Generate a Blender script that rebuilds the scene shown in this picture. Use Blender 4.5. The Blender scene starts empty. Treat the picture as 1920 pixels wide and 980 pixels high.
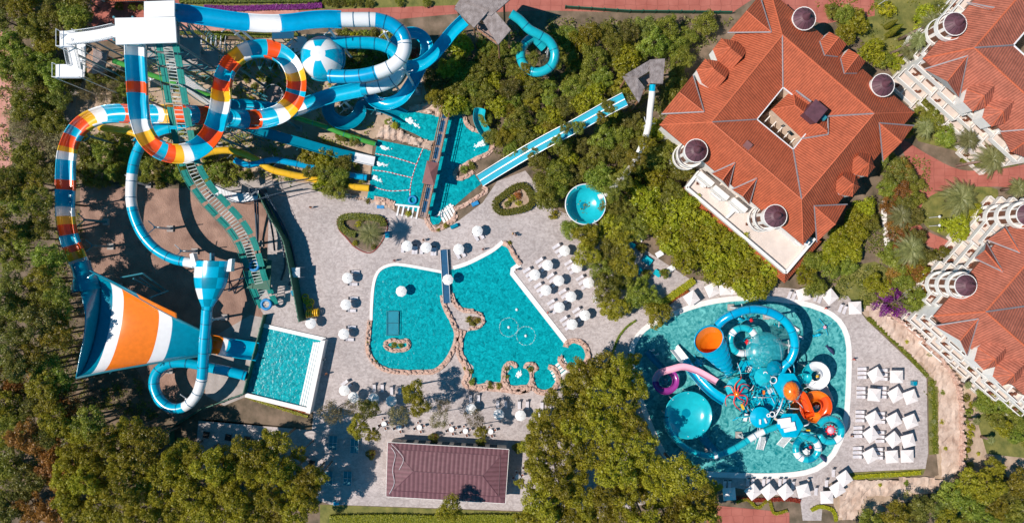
import bpy, math, random
from mathutils import Vector, Matrix, noise
from mathutils.geometry import tessellate_polygon
random.seed(7)
R = math.radians
sc = bpy.context.scene
COL = sc.collection
# ---------------------------------------------------------------- camera, sky, sun, exposure
S = 9.0          # pixels of the photograph per metre on the ground
H = 144.0        # height of the drone
cd = bpy.data.cameras.new('camera'); cam = bpy.data.objects.new('camera', cd); COL.objects.link(cam)
cam.location = (0, 0, H); cam.rotation_euler = (0, 0, 0)
cd.sensor_width = 36; cd.lens = 36 * H / (1920 / S); cd.clip_end = 5000
sc.camera = cam
SUN_EL, SUN_AZ = 54.0, 190.0      # direction (mathematical angle) the sun stands in
w = bpy.data.worlds.new('World'); sc.world = w; w.use_nodes = True
nt = w.node_tree; bg = nt.nodes['Background']
sky = nt.nodes.new('ShaderNodeTexSky'); sky.sky_type = 'NISHITA'; sky.sun_disc = False
sky.sun_elevation = R(SUN_EL); sky.sun_rotation = R(90 - SUN_AZ); sky.ozone_density = 6.0; sky.air_density = 1.0; sky.dust_density = 0.1
tn = nt.nodes.new('ShaderNodeMix'); tn.data_type = 'RGBA'; tn.blend_type = 'MULTIPLY'; tn.inputs[0].default_value = 1.0; tn.inputs[7].default_value = (0.18, 1.12, 1.18, 1)
nt.links.new(sky.outputs[0], tn.inputs[6]); nt.links.new(tn.outputs[2], bg.inputs[0]); bg.inputs[1].default_value = 0.07
sd = bpy.data.lights.new('sun', 'SUN'); sun = bpy.data.objects.new('sun', sd); COL.objects.link(sun)
sd.energy = 4.7; sd.angle = R(0.5); sd.color = (1.0, 0.91, 0.83)
dv = Vector((math.cos(R(SUN_AZ)) * math.cos(R(SUN_EL)), math.sin(R(SUN_AZ)) * math.cos(R(SUN_EL)), math.sin(R(SUN_EL))))
sun.rotation_euler = dv.to_track_quat('Z', 'Y').to_euler(); sun.location = dv * 200
vs = sc.view_settings
vs.view_transform = 'Standard'; vs.look = 'None'; vs.exposure = 0.15; vs.gamma = 1; vs.use_curve_mapping = False

# ---------------------------------------------------------------- helpers
def W(px, py, z=0.0):
    k = (H - z) / H
    return Vector(((px - 960) / S * k, (490 - py) / S * k, z))
def tag(o, label=None, cat=None, group=None, kind=None):
    if label: o['label'] = label
    if cat: o['category'] = cat
    if group: o['group'] = group
    if kind: o['kind'] = kind
    return o
def thing(name, label, cat, loc=(0, 0, 0), rz=0.0, group=None):
    o = bpy.data.objects.new(name, None); COL.objects.link(o); o.empty_display_size = 0.3
    o.location = loc; o.rotation_euler = (0, 0, rz)
    return tag(o, label, cat, group)
def dup(root, loc, rz=0.0, sc_=None, label=None, group=None):
    c = root.copy(); COL.objects.link(c); c.location = loc; c.rotation_euler = (0, 0, rz)
    if sc_ is not None: c.scale = sc_ if hasattr(sc_, '__len__') else (sc_,) * 3
    if label: c['label'] = label
    if group: c['group'] = group
    for ch in KIDS.get(root.name, []):
        d = ch.copy(); COL.objects.link(d); d.parent = c
        KIDS.setdefault(c.name, []).append(d)
        for g in KIDS.get(ch.name, []):
            e = g.copy(); COL.objects.link(e); e.parent = d
            KIDS.setdefault(d.name, []).append(e)
    return c
KIDS = {}
class MB:
    def __init__(s): s.v = []; s.f = []; s.m = []; s.uv = []; s.t = []
    def face(s, vs, m=0, uv=None, t=0.5):
        i = len(s.v); s.v += [tuple(v) for v in vs]; s.f.append(tuple(range(i, i + len(vs)))); s.m.append(m)
        s.uv.append(uv); s.t.append(t)
    def add(s, vs, fs, m=0, t=0.5):
        i = len(s.v); s.v += [tuple(v) for v in vs]
        for k, f in enumerate(fs):
            s.f.append(tuple(a + i for a in f)); s.m.append(m[k] if isinstance(m, list) else m); s.uv.append(None); s.t.append(t)
    def box(s, c, sz, rz=0.0, m=0, tilt=0.0):
        ca, sa = math.cos(rz), math.sin(rz); ct, st = math.cos(tilt), math.sin(tilt)
        vs = []
        for dz in (-.5, .5):
            for dx, dy in ((-.5, -.5), (.5, -.5), (.5, .5), (-.5, .5)):
                x, y, z = dx * sz[0], dy * sz[1], dz * sz[2]
                x, z = x * ct - z * st, x * st + z * ct
                vs.append((c[0] + x * ca - y * sa, c[1] + x * sa + y * ca, c[2] + z))
        s.add(vs, [(3, 2, 1, 0), (4, 5, 6, 7), (0, 1, 5, 4), (1, 2, 6, 5), (2, 3, 7, 6), (3, 0, 4, 7)], m)
    def poly(s, pts, m=0, t=0.5):
        pts = [Vector(p) for p in pts]
        tri = tessellate_polygon([pts])
        fs = []
        for a, b, c in tri:
            n = (pts[b] - pts[a]).cross(pts[c] - pts[a])
            fs.append((a, b, c) if n.z > 0 else (a, c, b))
        s.add(pts, fs, m, t)
    def prism(s, pts, z0, z1, mt=0, ms=None):
        ms = mt if ms is None else ms
        s.poly([(p[0], p[1], z1) for p in pts], mt)
        n = len(pts)
        ar = sum(pts[i][0] * pts[(i + 1) % n][1] - pts[(i + 1) % n][0] * pts[i][1] for i in range(n))
        for i in range(n):
            a, b = pts[i], pts[(i + 1) % n]
            if ar < 0: a, b = b, a
            s.face([(a[0], a[1], z0), (b[0], b[1], z0), (b[0], b[1], z1), (a[0], a[1], z1)], ms)
    def tube(s, pts, r, seg=8, m=0, caps=True):
        pts = [Vector(p) for p in pts]; n = len(pts)
        rr = r if hasattr(r, '__len__') else [r] * n
        vs = []; px = None
        for i, p in enumerate(pts):
            t = (pts[min(i + 1, n - 1)] - pts[max(i - 1, 0)]).normalized()
            if px is None:
                px = t.orthogonal().normalized()
            px = (px - t * px.dot(t)).normalized(); py = t.cross(px)
            for k in range(seg):
                a = 2 * math.pi * k / seg
                vs.append(p + (px * math.cos(a) + py * math.sin(a)) * rr[i])
        fs = []
        for i in range(n - 1):
            for k in range(seg):
                k2 = (k + 1) % seg
                fs.append((i * seg + k, i * seg + k2, (i + 1) * seg + k2, (i + 1) * seg + k))
        if caps:
            fs.append(tuple(range(seg - 1, -1, -1))); fs.append(tuple((n - 1) * seg + k for k in range(seg)))
        s.add(vs, fs, m)
    def lathe(s, c, prof, seg=20, m=0, mf=None, sx=1.0, sy=1.0, rz=0.0, tilt=None):
        vs = []; ms = []; fs = []
        for (r, z) in prof:
            for k in range(seg):
                a = 2 * math.pi * k / seg + rz
                v = Vector((r * sx * math.cos(a), r * sy * math.sin(a), z))
                if tilt is not None: v = tilt @ v
                vs.append(Vector(c) + v)
        for i in range(len(prof) - 1):
            for k in range(seg):
                k2 = (k + 1) % seg
                fs.append((i * seg + k, i * seg + k2, (i + 1) * seg + k2, (i + 1) * seg + k))
                ms.append(mf(i, k) if mf else m)
        s.add(vs, fs, ms)
    def build(s, name, mats, parent=None, smooth=False, tint=False):
        me = bpy.data.meshes.new(name)
        L = Vector((0, 0, 0))
        if parent is not None:
            L = parent.location.copy()
            if parent.parent is not None: L = L + parent.parent.location
        me.from_pydata([(v[0] - L.x, v[1] - L.y, v[2] - L.z) for v in s.v], [], s.f)
        if not isinstance(mats, (list, tuple)): mats = [mats]
        for mt in mats: me.materials.append(mt)
        me.polygons.foreach_set('material_index', s.m)
        if smooth: me.polygons.foreach_set('use_smooth', [True] * len(s.f))
        if any(u is not None for u in s.uv):
            ul = me.uv_layers.new(name='UVMap')
            for p, u in zip(me.polygons, s.uv):
                if u is None: continue
                for k, li in enumerate(p.loop_indices): ul.data[li].uv = u[k]
        if tint:
            at = me.attributes.new('tint', 'FLOAT', 'FACE'); at.data.foreach_set('value', s.t)
        me.update()
        o = bpy.data.objects.new(name, me); COL.objects.link(o)
        if parent is not None:
            o.parent = parent; KIDS.setdefault(parent.name, []).append(o)
        return o
def cr(pts, n=6, closed=False):
    """Catmull-Rom through tuples of any length"""
    P = [tuple(float(c) for c in p) for p in pts]; N = len(P); out = []
    rng = N if closed else N - 1
    for i in range(rng):
        if closed: p0, p1, p2, p3 = P[(i - 1) % N], P[i], P[(i + 1) % N], P[(i + 2) % N]
        else: p0, p1, p2, p3 = P[max(i - 1, 0)], P[i], P[i + 1], P[min(i + 2, N - 1)]
        for k in range(n):
            t = k / n; t2 = t * t; t3 = t2 * t
            out.append(tuple(0.5 * (2 * b + (c - a) * t + (2 * a - 5 * b + 4 * c - d) * t2 + (3 * b - a - 3 * c + d) * t3) for a, b, c, d in zip(p0, p1, p2, p3)))
    if not closed: out.append(P[-1])
    return out
def inpoly(x, y, P):
    c = False; n = len(P); j = n - 1
    for i in range(n):
        if (P[i][1] > y) != (P[j][1] > y) and x < (P[j][0] - P[i][0]) * (y - P[i][1]) / (P[j][1] - P[i][1] + 1e-9) + P[i][0]: c = not c
        j = i
    return c
# ---------------------------------------------------------------- materials
def mat(name, rgb, rough=0.6, var=0.12, scale=1.5, bump=0.0, bscale=None, metal=0.0, rgb2=None, spec=0.5, detail=4, coat=0.0):
    m = bpy.data.materials.new(name); m.use_nodes = True; t = m.node_tree; N = t.nodes; Lk = t.links
    b = N['Principled BSDF']; b.inputs['Roughness'].default_value = rough; b.inputs['Metallic'].default_value = metal
    b.inputs['Specular IOR Level'].default_value = spec
    if coat: b.inputs['Coat Weight'].default_value = coat
    g = N.new('ShaderNodeNewGeometry'); n = N.new('ShaderNodeTexNoise'); n.inputs['Scale'].default_value = scale; n.inputs['Detail'].default_value = detail
    Lk.new(g.outputs['Position'], n.inputs['Vector'])
    r = N.new('ShaderNodeValToRGB'); r.color_ramp.elements[0].position = 0.3; r.color_ramp.elements[1].position = 0.7
    c2 = rgb2 if rgb2 else tuple(min(1, c * (1 + var)) for c in rgb)
    c1 = rgb if rgb2 else tuple(c * (1 - var) for c in rgb)
    r.color_ramp.elements[0].color = (*c1, 1); r.color_ramp.elements[1].color = (*c2, 1)
    Lk.new(n.outputs[0], r.inputs[0]); Lk.new(r.outputs[0], b.inputs['Base Color'])
    if bump:
        n2 = N.new('ShaderNodeTexNoise'); n2.inputs['Scale'].default_value = bscale or scale * 3; n2.inputs['Detail'].default_value = 3
        Lk.new(g.outputs['Position'], n2.inputs['Vector'])
        bp = N.new('ShaderNodeBump'); bp.inputs['Strength'].default_value = bump; bp.inputs['Distance'].default_value = 0.3
        Lk.new(n2.outputs[0], bp.inputs['Height']); Lk.new(bp.outputs[0], b.inputs['Normal'])
    return m
def mat_water(name, dim, pale, scale=0.8, bump=0.6, cell=1.1, clo=0.30, chi=0.62):
    m = bpy.data.materials.new(name); m.use_nodes = True; t = m.node_tree; N = t.nodes; Lk = t.links
    b = N['Principled BSDF']; b.inputs['Roughness'].default_value = 0.2; b.inputs['IOR'].default_value = 1.33; b.inputs['Specular IOR Level'].default_value = 0.22
    g = N.new('ShaderNodeNewGeometry')
    n0 = N.new('ShaderNodeTexNoise'); n0.inputs['Scale'].default_value = scale; n0.inputs['Detail'].default_value = 5; n0.inputs['Roughness'].default_value = 0.62
    n0.inputs['Distortion'].default_value = 1.2
    Lk.new(g.outputs['Position'], n0.inputs['Vector'])
    r = N.new('ShaderNodeValToRGB'); e = r.color_ramp.elements
    e[0].position = clo; e[0].color = (*dim, 1); e[1].position = chi; e[1].color = (*pale, 1)  # caustic light painted into the water colour as pale and dark noise
    Lk.new(n0.outputs[0], r.inputs[0]); Lk.new(r.outputs[0], b.inputs['Base Color'])
    n1 = N.new('ShaderNodeTexNoise'); n1.inputs['Scale'].default_value = cell; n1.inputs['Detail'].default_value = 4; n1.inputs['Distortion'].default_value = 0.8
    Lk.new(g.outputs['Position'], n1.inputs['Vector'])
    bp = N.new('ShaderNodeBump'); bp.inputs['Strength'].default_value = bump; bp.inputs['Distance'].default_value = 0.35
    Lk.new(n1.outputs[0], bp.inputs['Height']); Lk.new(bp.outputs[0], b.inputs['Normal'])
    return m
def mat_tiles(name, rgb, period=0.5, var=0.18, rough=0.7, old=0.0):
    m = bpy.data.materials.new(name); m.use_nodes = True; t = m.node_tree; N = t.nodes; Lk = t.links
    b = N['Principled BSDF']; b.inputs['Roughness'].default_value = rough; b.inputs['Specular IOR Level'].default_value = 0.3
    uv = N.new('ShaderNodeUVMap'); uv.uv_map = 'UVMap'
    wv = N.new('ShaderNodeTexWave'); wv.wave_type = 'BANDS'; wv.bands_direction = 'X'; wv.inputs['Scale'].default_value = 0.314 / period
    Lk.new(uv.outputs[0], wv.inputs['Vector'])
    g = N.new('ShaderNodeNewGeometry'); n = N.new('ShaderNodeTexNoise'); n.inputs['Scale'].default_value = 0.5; n.inputs['Detail'].default_value = 8; n.inputs['Roughness'].default_value = 0.7
    Lk.new(g.outputs['Position'], n.inputs['Vector'])
    r = N.new('ShaderNodeValToRGB'); e = r.color_ramp.elements; e[0].position = 0.3; e[1].position = 0.72
    e[0].color = (*[c * (1 - var - old) for c in rgb], 1); e[1].color = (*[min(1, c * (1 + var)) for c in rgb], 1)
    Lk.new(n.outputs[0], r.inputs[0])
    br = N.new('ShaderNodeTexBrick'); br.inputs['Scale'].default_value = 1.0; br.inputs['Mortar Size'].default_value = 0.0
    br.inputs['Brick Width'].default_value = period; br.inputs['Row Height'].default_value = 0.42
    br.inputs['Color1'].default_value = (0.82, 0.82, 0.82, 1); br.inputs['Color2'].default_value = (1.12, 1.12, 1.12, 1)
    Lk.new(uv.outputs[0], br.inputs['Vector'])
    mx = N.new('ShaderNodeMix'); mx.data_type = 'RGBA'; mx.blend_type = 'MULTIPLY'; mx.inputs[0].default_value = 0.6
    Lk.new(r.outputs[0], mx.inputs[6]); Lk.new(br.outputs[0], mx.inputs[7])
    # shade in the grooves between the tile columns, painted into the colour
    r2 = N.new('ShaderNodeValToRGB'); r2.color_ramp.elements[0].color = (0.55, 0.5, 0.5, 1); r2.color_ramp.elements[1].position = 0.55; r2.color_ramp.elements[1].color = (1, 1, 1, 1)
    Lk.new(wv.outputs[1], r2.inputs[0])
    mx2 = N.new('ShaderNodeMix'); mx2.data_type = 'RGBA'; mx2.blend_type = 'MULTIPLY'; mx2.inputs[0].default_value = 0.6
    Lk.new(mx.outputs[2], mx2.inputs[6]); Lk.new(r2.outputs[0], mx2.inputs[7])
    Lk.new(mx2.outputs[2], b.inputs['Base Color'])
    bp = N.new('ShaderNodeBump'); bp.inputs['Strength'].default_value = 0.7; bp.inputs['Distance'].default_value = 0.1
    Lk.new(wv.outputs[1], bp.inputs['Height']); Lk.new(bp.outputs[0], b.inputs['Normal'])
    return m
def mat_paving(name):
    m = bpy.data.materials.new(name); m.use_nodes = True; t = m.node_tree; N = t.nodes; Lk = t.links
    b = N['Principled BSDF']; b.inputs['Roughness'].default_value = 0.8; b.inputs['Specular IOR Level'].default_value = 0.25
    g = N.new('ShaderNodeNewGeometry')
    n0 = N.new('ShaderNodeTexNoise'); n0.inputs['Scale'].default_value = 0.9; n0.inputs['Detail'].default_value = 3; n0.inputs['Distortion'].default_value = 2.5
    Lk.new(g.outputs['Position'], n0.inputs['Vector'])
    vo = N.new('ShaderNodeTexVoronoi'); vo.inputs['Scale'].default_value = 1.3; vo.inputs['Randomness'].default_value = 1.0
    mp = N.new('ShaderNodeMapping'); mp.inputs['Scale'].default_value = (1, 2.2, 1); mp.inputs['Rotation'].default_value = (0, 0, 0.6)
    Lk.new(g.outputs['Position'], mp.inputs['Vector']); Lk.new(mp.outputs[0], vo.inputs['Vector'])
    sp = N.new('ShaderNodeSeparateColor'); Lk.new(vo.outputs['Color'], sp.inputs[0])
    ad = N.new('ShaderNodeMath'); ad.operation = 'MULTIPLY_ADD'; ad.inputs[1].default_value = 0.22; Lk.new(sp.outputs[0], ad.inputs[0]); Lk.new(n0.outputs[0], ad.inputs[2])
    r = N.new('ShaderNodeValToRGB'); e = r.color_ramp.elements; e[0].position = 0.42; e[1].position = 0.78
    e[0].color = (0.355, 0.305, 0.293, 1); e[1].color = (0.51, 0.452, 0.436, 1); Lk.new(ad.outputs[0], r.inputs[0])
    n1 = N.new('ShaderNodeTexNoise'); n1.inputs['Scale'].default_value = 0.07; n1.inputs['Detail'].default_value = 4; Lk.new(g.outputs['Position'], n1.inputs['Vector'])
    mr = N.new('ShaderNodeMapRange'); mr.inputs[1].default_value = 0.3; mr.inputs[2].default_value = 0.7; mr.inputs[3].default_value = 0.85; mr.inputs[4].default_value = 1.1; Lk.new(n1.outputs[0], mr.inputs[0])
    mx = N.new('ShaderNodeMix'); mx.data_type = 'RGBA'; mx.blend_type = 'MULTIPLY'; mx.inputs[0].default_value = 1
    Lk.new(r.outputs[0], mx.inputs[6]); Lk.new(mr.outputs[0], mx.inputs[7]); Lk.new(mx.outputs[2], b.inputs['Base Color'])
    return m
def mat_brick(name, c1, c2, mortar):
    m = bpy.data.materials.new(name); m.use_nodes = True; t = m.node_tree; N = t.nodes; Lk = t.links
    b = N['Principled BSDF']; b.inputs['Roughness'].default_value = 0.85; b.inputs['Specular IOR Level'].default_value = 0.25
    g = N.new('ShaderNodeNewGeometry')
    n = N.new('ShaderNodeTexNoise'); n.inputs['Scale'].default_value = 0.35; n.inputs['Detail'].default_value = 6; Lk.new(g.outputs['Position'], n.inputs['Vector'])
    r = N.new('ShaderNodeValToRGB'); e = r.color_ramp.elements; e[0].position = 0.3; e[1].position = 0.7; e[0].color = (*c1, 1); e[1].color = (*c2, 1); Lk.new(n.outputs[0], r.inputs[0])
    # dark hexagon-and-diamond inlay lines
    mp = N.new('ShaderNodeMapping'); mp.inputs['Scale'].default_value = (0.45, 0.65, 1); Lk.new(g.outputs['Position'], mp.inputs['Vector'])
    vo = N.new('ShaderNodeTexVoronoi'); vo.feature = 'DISTANCE_TO_EDGE'; vo.inputs['Scale'].default_value = 1.0; vo.inputs['Randomness'].default_value = 0.25
    Lk.new(mp.outputs[0], vo.inputs['Vector'])
    r2 = N.new('ShaderNodeValToRGB'); e = r2.color_ramp.elements; e[0].position = 0.02; e[1].position = 0.05; e[0].color = (*mortar, 1); e[1].color = (1, 1, 1, 1); Lk.new(vo.outputs[0], r2.inputs[0])
    mx = N.new('ShaderNodeMix'); mx.data_type = 'RGBA'; mx.blend_type = 'MULTIPLY'; mx.inputs[0].default_value = 0.38
    Lk.new(r.outputs[0], mx.inputs[6]); Lk.new(r2.outputs[0], mx.inputs[7]); Lk.new(mx.outputs[2], b.inputs['Base Color'])
    return m
def mat_leaf(name, dark, light, hue=0.03, trans=0.42):
    m = bpy.data.materials.new(name); m.use_nodes = True; t = m.node_tree; N = t.nodes; Lk = t.links
    N.remove(N['Principled BSDF']); out = N['Material Output']
    at = N.new('ShaderNodeAttribute'); at.attribute_name = 'tint'
    r = N.new('ShaderNodeValToRGB'); e = r.color_ramp.elements; e[0].position = 0.1; e[1].position = 0.9
    e[0].color = (*dark, 1); e[1].color = (*light, 1); Lk.new(at.outputs['Fac'], r.inputs[0])
    oi = N.new('ShaderNodeObjectInfo'); mr = N.new('ShaderNodeMapRange'); mr.inputs[3].default_value = 0.5 - hue; mr.inputs[4].default_value = 0.5 + hue; Lk.new(oi.outputs['Random'], mr.inputs[0])
    mr2 = N.new('ShaderNodeMapRange'); mr2.inputs[3].default_value = 0.75; mr2.inputs[4].default_value = 1.25; Lk.new(oi.outputs['Random'], mr2.inputs[0])
    hs = N.new('ShaderNodeHueSaturation'); Lk.new(mr.outputs[0], hs.inputs['Hue']); Lk.new(mr2.outputs[0], hs.inputs['Value']); Lk.new(r.outputs[0], hs.inputs['Color'])
    d = N.new('ShaderNodeBsdfDiffuse'); tr = N.new('ShaderNodeBsdfTranslucent'); gl = N.new('ShaderNodeBsdfGlossy'); gl.inputs['Roughness'].default_value = 0.45
    Lk.new(hs.outputs[0], d.inputs[0]); Lk.new(hs.outputs[0], tr.inputs[0])
    mx = N.new('ShaderNodeMixShader'); mx.inputs[0].default_value = trans; Lk.new(d.outputs[0], mx.inputs[1]); Lk.new(tr.outputs[0], mx.inputs[2])
    mx2 = N.new('ShaderNodeMixShader'); mx2.inputs[0].default_value = 0.03; Lk.new(mx.outputs[0], mx2.inputs[1]); Lk.new(gl.outputs[0], mx2.inputs[2])
    Lk.new(mx2.outputs[0], out.inputs[0])
    return m
M = {}
M['soil'] = mat('soil', (0.075, 0.06, 0.035), 0.95, scale=0.35, rgb2=(0.24, 0.17, 0.12), bump=0.5, detail=8)
M['sand'] = mat('sand', (0.21, 0.125, 0.095), 0.95, scale=0.35, rgb2=(0.37, 0.23, 0.175), bump=0.5, bscale=3, detail=12)
M['tan'] = mat('tan_soil', (0.33, 0.23, 0.16), 0.95, scale=0.5, rgb2=(0.50, 0.38, 0.28), bump=0.4, detail=8)
M['grass'] = mat('grass', (0.09, 0.105, 0.02), 0.9, scale=0.6, rgb2=(0.22, 0.20, 0.05), bump=0.4, detail=8)
M['paving'] = mat_paving('paving')
M['brick'] = mat_brick('red_brick_paving', (0.34, 0.10, 0.075), (0.44, 0.15, 0.115), (0.45, 0.4, 0.42))
M['brickpink'] = mat_brick('pink_brick_paving', (0.45, 0.20, 0.15), (0.58, 0.30, 0.25), (0.6, 0.55, 0.55))
M['white'] = mat('white_plaster', (0.80, 0.77, 0.73), 0.7, var=0.05, scale=0.8)
M['coping'] = mat('white_stone', (0.78, 0.75, 0.72), 0.6, var=0.06, scale=2)
M['cream'] = mat('cream_plaster', (0.70, 0.56, 0.44), 0.8, var=0.1, scale=1)
M['terrace'] = mat('terrace_floor', (0.62, 0.53, 0.47), 0.8, var=0.07, scale=0.7)
M['water'] = mat_water('pool_water', (0.0, 0.13, 0.165), (0.004, 0.43, 0.48), scale=1.3, bump=0.25, cell=1.5, clo=.28, chi=.68)
M['water2'] = mat_water('kids_water', (0.01, 0.19, 0.21), (0.17, 0.55, 0.54), scale=1.0, bump=.2, clo=0.36, chi=0.70)
M['water3'] = mat_water('shallow_water', (0.01, 0.26, 0.28), (0.04, 0.48, 0.48), scale=0.9)
M['foam'] = mat('foam', (0.75, 0.85, 0.85), 0.5, var=0.1, scale=2, bump=0.4)
M['rock'] = mat('sandstone', (0.42, 0.25, 0.19), 0.9, scale=1.6, rgb2=(0.66, 0.47, 0.38), bump=0.8, bscale=2.5, detail=6)
M['rockpale'] = mat('pale_rock', (0.42, 0.29, 0.22), 0.9, scale=0.5, rgb2=(0.64, 0.50, 0.41), bump=0.7, bscale=1.2, detail=8)
M['tile'] = mat_tiles('terracotta_tiles', (0.455, 0.108, 0.048), 0.45, var=.2)
M['tileold'] = mat_tiles('weathered_tiles', (0.46, 0.145, 0.09), 0.5, var=0.22, old=0.12)
M['seam'] = mat_tiles('standing_seam', (0.185, 0.085, 0.098), 0.9, var=0.06, rough=0.6)
M['lead'] = mat('lead_grey', (0.25, 0.22, 0.23), 0.6)
M['ridge'] = mat('ridge_tile', (0.56, 0.13, 0.055), 0.7, var=0.2, scale=3)
M['turret'] = mat('turret_maroon', (0.115, 0.045, 0.06), 0.55, var=0.2, scale=1.2)
M['maroon'] = mat('maroon_metal', (0.22, 0.09, 0.085), 0.6, var=0.1)
M['glass'] = mat('dark_glass', (0.02, 0.04, 0.05), 0.1)
M['window'] = mat('brown_window', (0.17, 0.08, 0.05), 0.4)
M['dark'] = mat('dark_recess', (0.02, 0.016, 0.014), 0.8)
M['thatch'] = mat('grey_thatch', (0.19, 0.155, 0.145), 0.95, scale=1.2, rgb2=(0.36, 0.31, 0.30), bump=0.7, bscale=6, detail=8)
M['thatchtan'] = mat('tan_thatch', (0.42, 0.25, 0.17), 0.95, var=0.2, bump=0.5)
M['timber'] = mat('timber', (0.34, 0.17, 0.09), 0.8, var=0.3, scale=2)
M['deck'] = mat('deck_boards', (0.30, 0.22, 0.20), 0.8, var=0.25, scale=3)
fg = dict(rough=0.22, scale=1.2, coat=0.4)
M['blue'] = mat('blue_fibreglass', (0.0, 0.33, 0.58), var=0.08, **fg)
M['teal'] = mat('teal_fibreglass', (0.0, 0.22, 0.33), var=0.1, **fg)
M['cyan'] = mat('cyan_fibreglass', (0.01, 0.42, 0.50), var=0.08, **fg)
M['azure'] = mat('azure_fibreglass', (0.0, 0.40, 0.60), var=0.08, **fg)
M['joint'] = mat('joint_blue', (0.0, 0.12, 0.22), 0.4)
M['wht'] = mat('white_fibreglass', (0.80, 0.80, 0.80), var=0.03, **fg)
M['orange'] = mat('orange_red_fibreglass', (0.78, 0.085, 0.01), var=0.08, **fg)
M['orng'] = mat('orange_fibreglass', (0.85, 0.20, 0.01), var=0.08, **fg)
M['yellow'] = mat('yellow_fibreglass', (0.82, 0.46, 0.02), var=0.07, **fg)
M['green'] = mat('green_fibreglass', (0.07, 0.33, 0.05), var=0.1, **fg)
M['greenpanel'] = mat('green_panel', (0.01, 0.22, 0.18), 0.4, var=0.15)
M['greenfence'] = mat('green_fence', (0.01, 0.10, 0.06), 0.6)
M['purple'] = mat('purple_fibreglass', (0.30, 0.04, 0.26), var=0.1, **fg)
M['pink'] = mat('pink_fibreglass', (0.80, 0.42, 0.52), var=0.05, **fg)
M['red'] = mat('red_fibreglass', (0.70, 0.02, 0.03), var=0.08, **fg)
M['steel'] = mat('teal_steel', (0.03, 0.20, 0.25), 0.4, var=0.1)
M['steelwhite'] = mat('white_steel', (0.68, 0.70, 0.72), 0.4, var=0.05)
M['steeldark'] = mat('dark_steel', (0.02, 0.05, 0.08), 0.4)
M['concrete'] = mat('concrete', (0.36, 0.32, 0.30), 0.9, var=0.15, scale=0.8, bump=0.2)
M['canvas'] = mat('white_canvas', (0.82, 0.81, 0.79), 0.8, var=0.03, spec=0.2)
M['canvaspink'] = mat('ecru_canvas', (0.80, 0.73, 0.70), 0.8, var=0.03, spec=0.2)
M['sling'] = mat('grey_sling', (0.60, 0.57, 0.60), 0.7, var=0.1)
M['shade_roof'] = mat('shade_and_roof_dark', (0.06, 0.06, 0.07), 0.7)  # painted backrest shade on the loungers, also the hut roof colour
M['frame'] = mat('pale_frame', (0.72, 0.71, 0.71), 0.5)
M['plastic'] = mat('white_plastic', (0.80, 0.80, 0.80), 0.4, var=0.02)
M['wicker'] = mat('brown_wicker', (0.18, 0.06, 0.03), 0.7)
M['pot'] = mat('brown_planter', (0.22, 0.05, 0.035), 0.7)
M['bluemat'] = mat('blue_carpet', (0.005, 0.08, 0.18), 0.8)
M['blueplastic'] = mat('blue_plastic', (0.0, 0.22, 0.5), 0.5)
M['skin'] = mat('skin', (0.50, 0.27, 0.18), 0.6)
M['hair'] = mat('hair', (0.03, 0.015, 0.01), 0.6)
M['navy'] = mat('navy_cloth', (0.02, 0.03, 0.10), 0.8)
M['bark'] = mat('bark', (0.16, 0.11, 0.08), 0.9, var=0.3, scale=4)
M['palmbark'] = mat('palm_bark', (0.30, 0.20, 0.16), 0.9, var=0.3, scale=4)
M['l_green'] = mat_leaf('leaf_green', (0.125, 0.165, 0.012), (0.42, 0.42, 0.06))
M['l_olive'] = mat_leaf('leaf_olive', (0.20, 0.19, 0.010), (0.45, 0.385, 0.032), hue=0.015)
M['l_yellow'] = mat_leaf('leaf_yellow', (0.20, 0.225, 0.006), (0.47, 0.44, 0.03), hue=0.02)
M['l_brown'] = mat_leaf('leaf_brown', (0.24, 0.12, 0.025), (0.50, 0.26, 0.045), hue=0.02)
M['l_grey'] = mat_leaf('leaf_grey', (0.17, 0.14, 0.06), (0.36, 0.30, 0.15), hue=0.02)
M['l_dark'] = mat_leaf('leaf_dark', (0.10, 0.125, 0.02), (0.33, 0.31, 0.055), hue=0.03)
M['l_palm'] = mat_leaf('leaf_palm', (0.15, 0.17, 0.05), (0.36, 0.35, 0.13), hue=0.02)
M['lane'] = mat('matte_lane_blue', (0.0, 0.33, 0.46), 0.55, var=.08, spec=.2)
M['wet'] = mat('wet_teal_frame', (0.0, 0.22, 0.30), 0.3)
M['l_flower'] = mat_leaf('leaf_flower', (0.16, 0.02, 0.18), (0.42, 0.06, 0.40), hue=0.01)
M['l_hedge'] = mat_leaf('leaf_hedge', (0.11, 0.14, 0.01), (0.32, 0.31, 0.03), hue=0.02)
M['l_lime'] = mat_leaf('leaf_lime', (0.26, 0.28, 0.01), (0.55, 0.48, 0.02), hue=0.01)
M['l_red'] = mat_leaf('leaf_red', (0.30, 0.05, 0.02), (0.50, 0.14, 0.03), hue=0.02)
# ---------------------------------------------------------------- setting: ground sheets
def sheet(name, px, z, m, smooth=0, closed=True, kind='structure'):
    if smooth: px = cr(px, smooth, True)
    b = MB(); b.poly([W(p[0], p[1], 0) + Vector((0, 0, z)) for p in px])
    return tag(b.build(name, M[m]), kind=kind)
b = MB(); b.face([(-700, -700, 0), (700, -700, 0), (700, 700, 0), (-700, 700, 0)])
tag(b.build('ground', M['soil']), kind='structure')
sheet('sand_area', [(150, 350), (235, 345), (300, 355), (400, 350), (480, 372), (520, 420), (545, 520), (560, 640), (480, 640), (470, 740), (380, 770), (330, 790), (285, 745), (262, 700), (230, 660), (200, 560), (150, 480)], 0.012, 'sand')
sheet('soil_bed', [(120, 150), (300, 80), (420, 80), (620, 60), (780, 90), (800, 180), (830, 200), (700, 260), (690, 375), (590, 350), (440, 330), (300, 330), (230, 340), (150, 330), (110, 260)], 0.008, 'tan')
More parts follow.
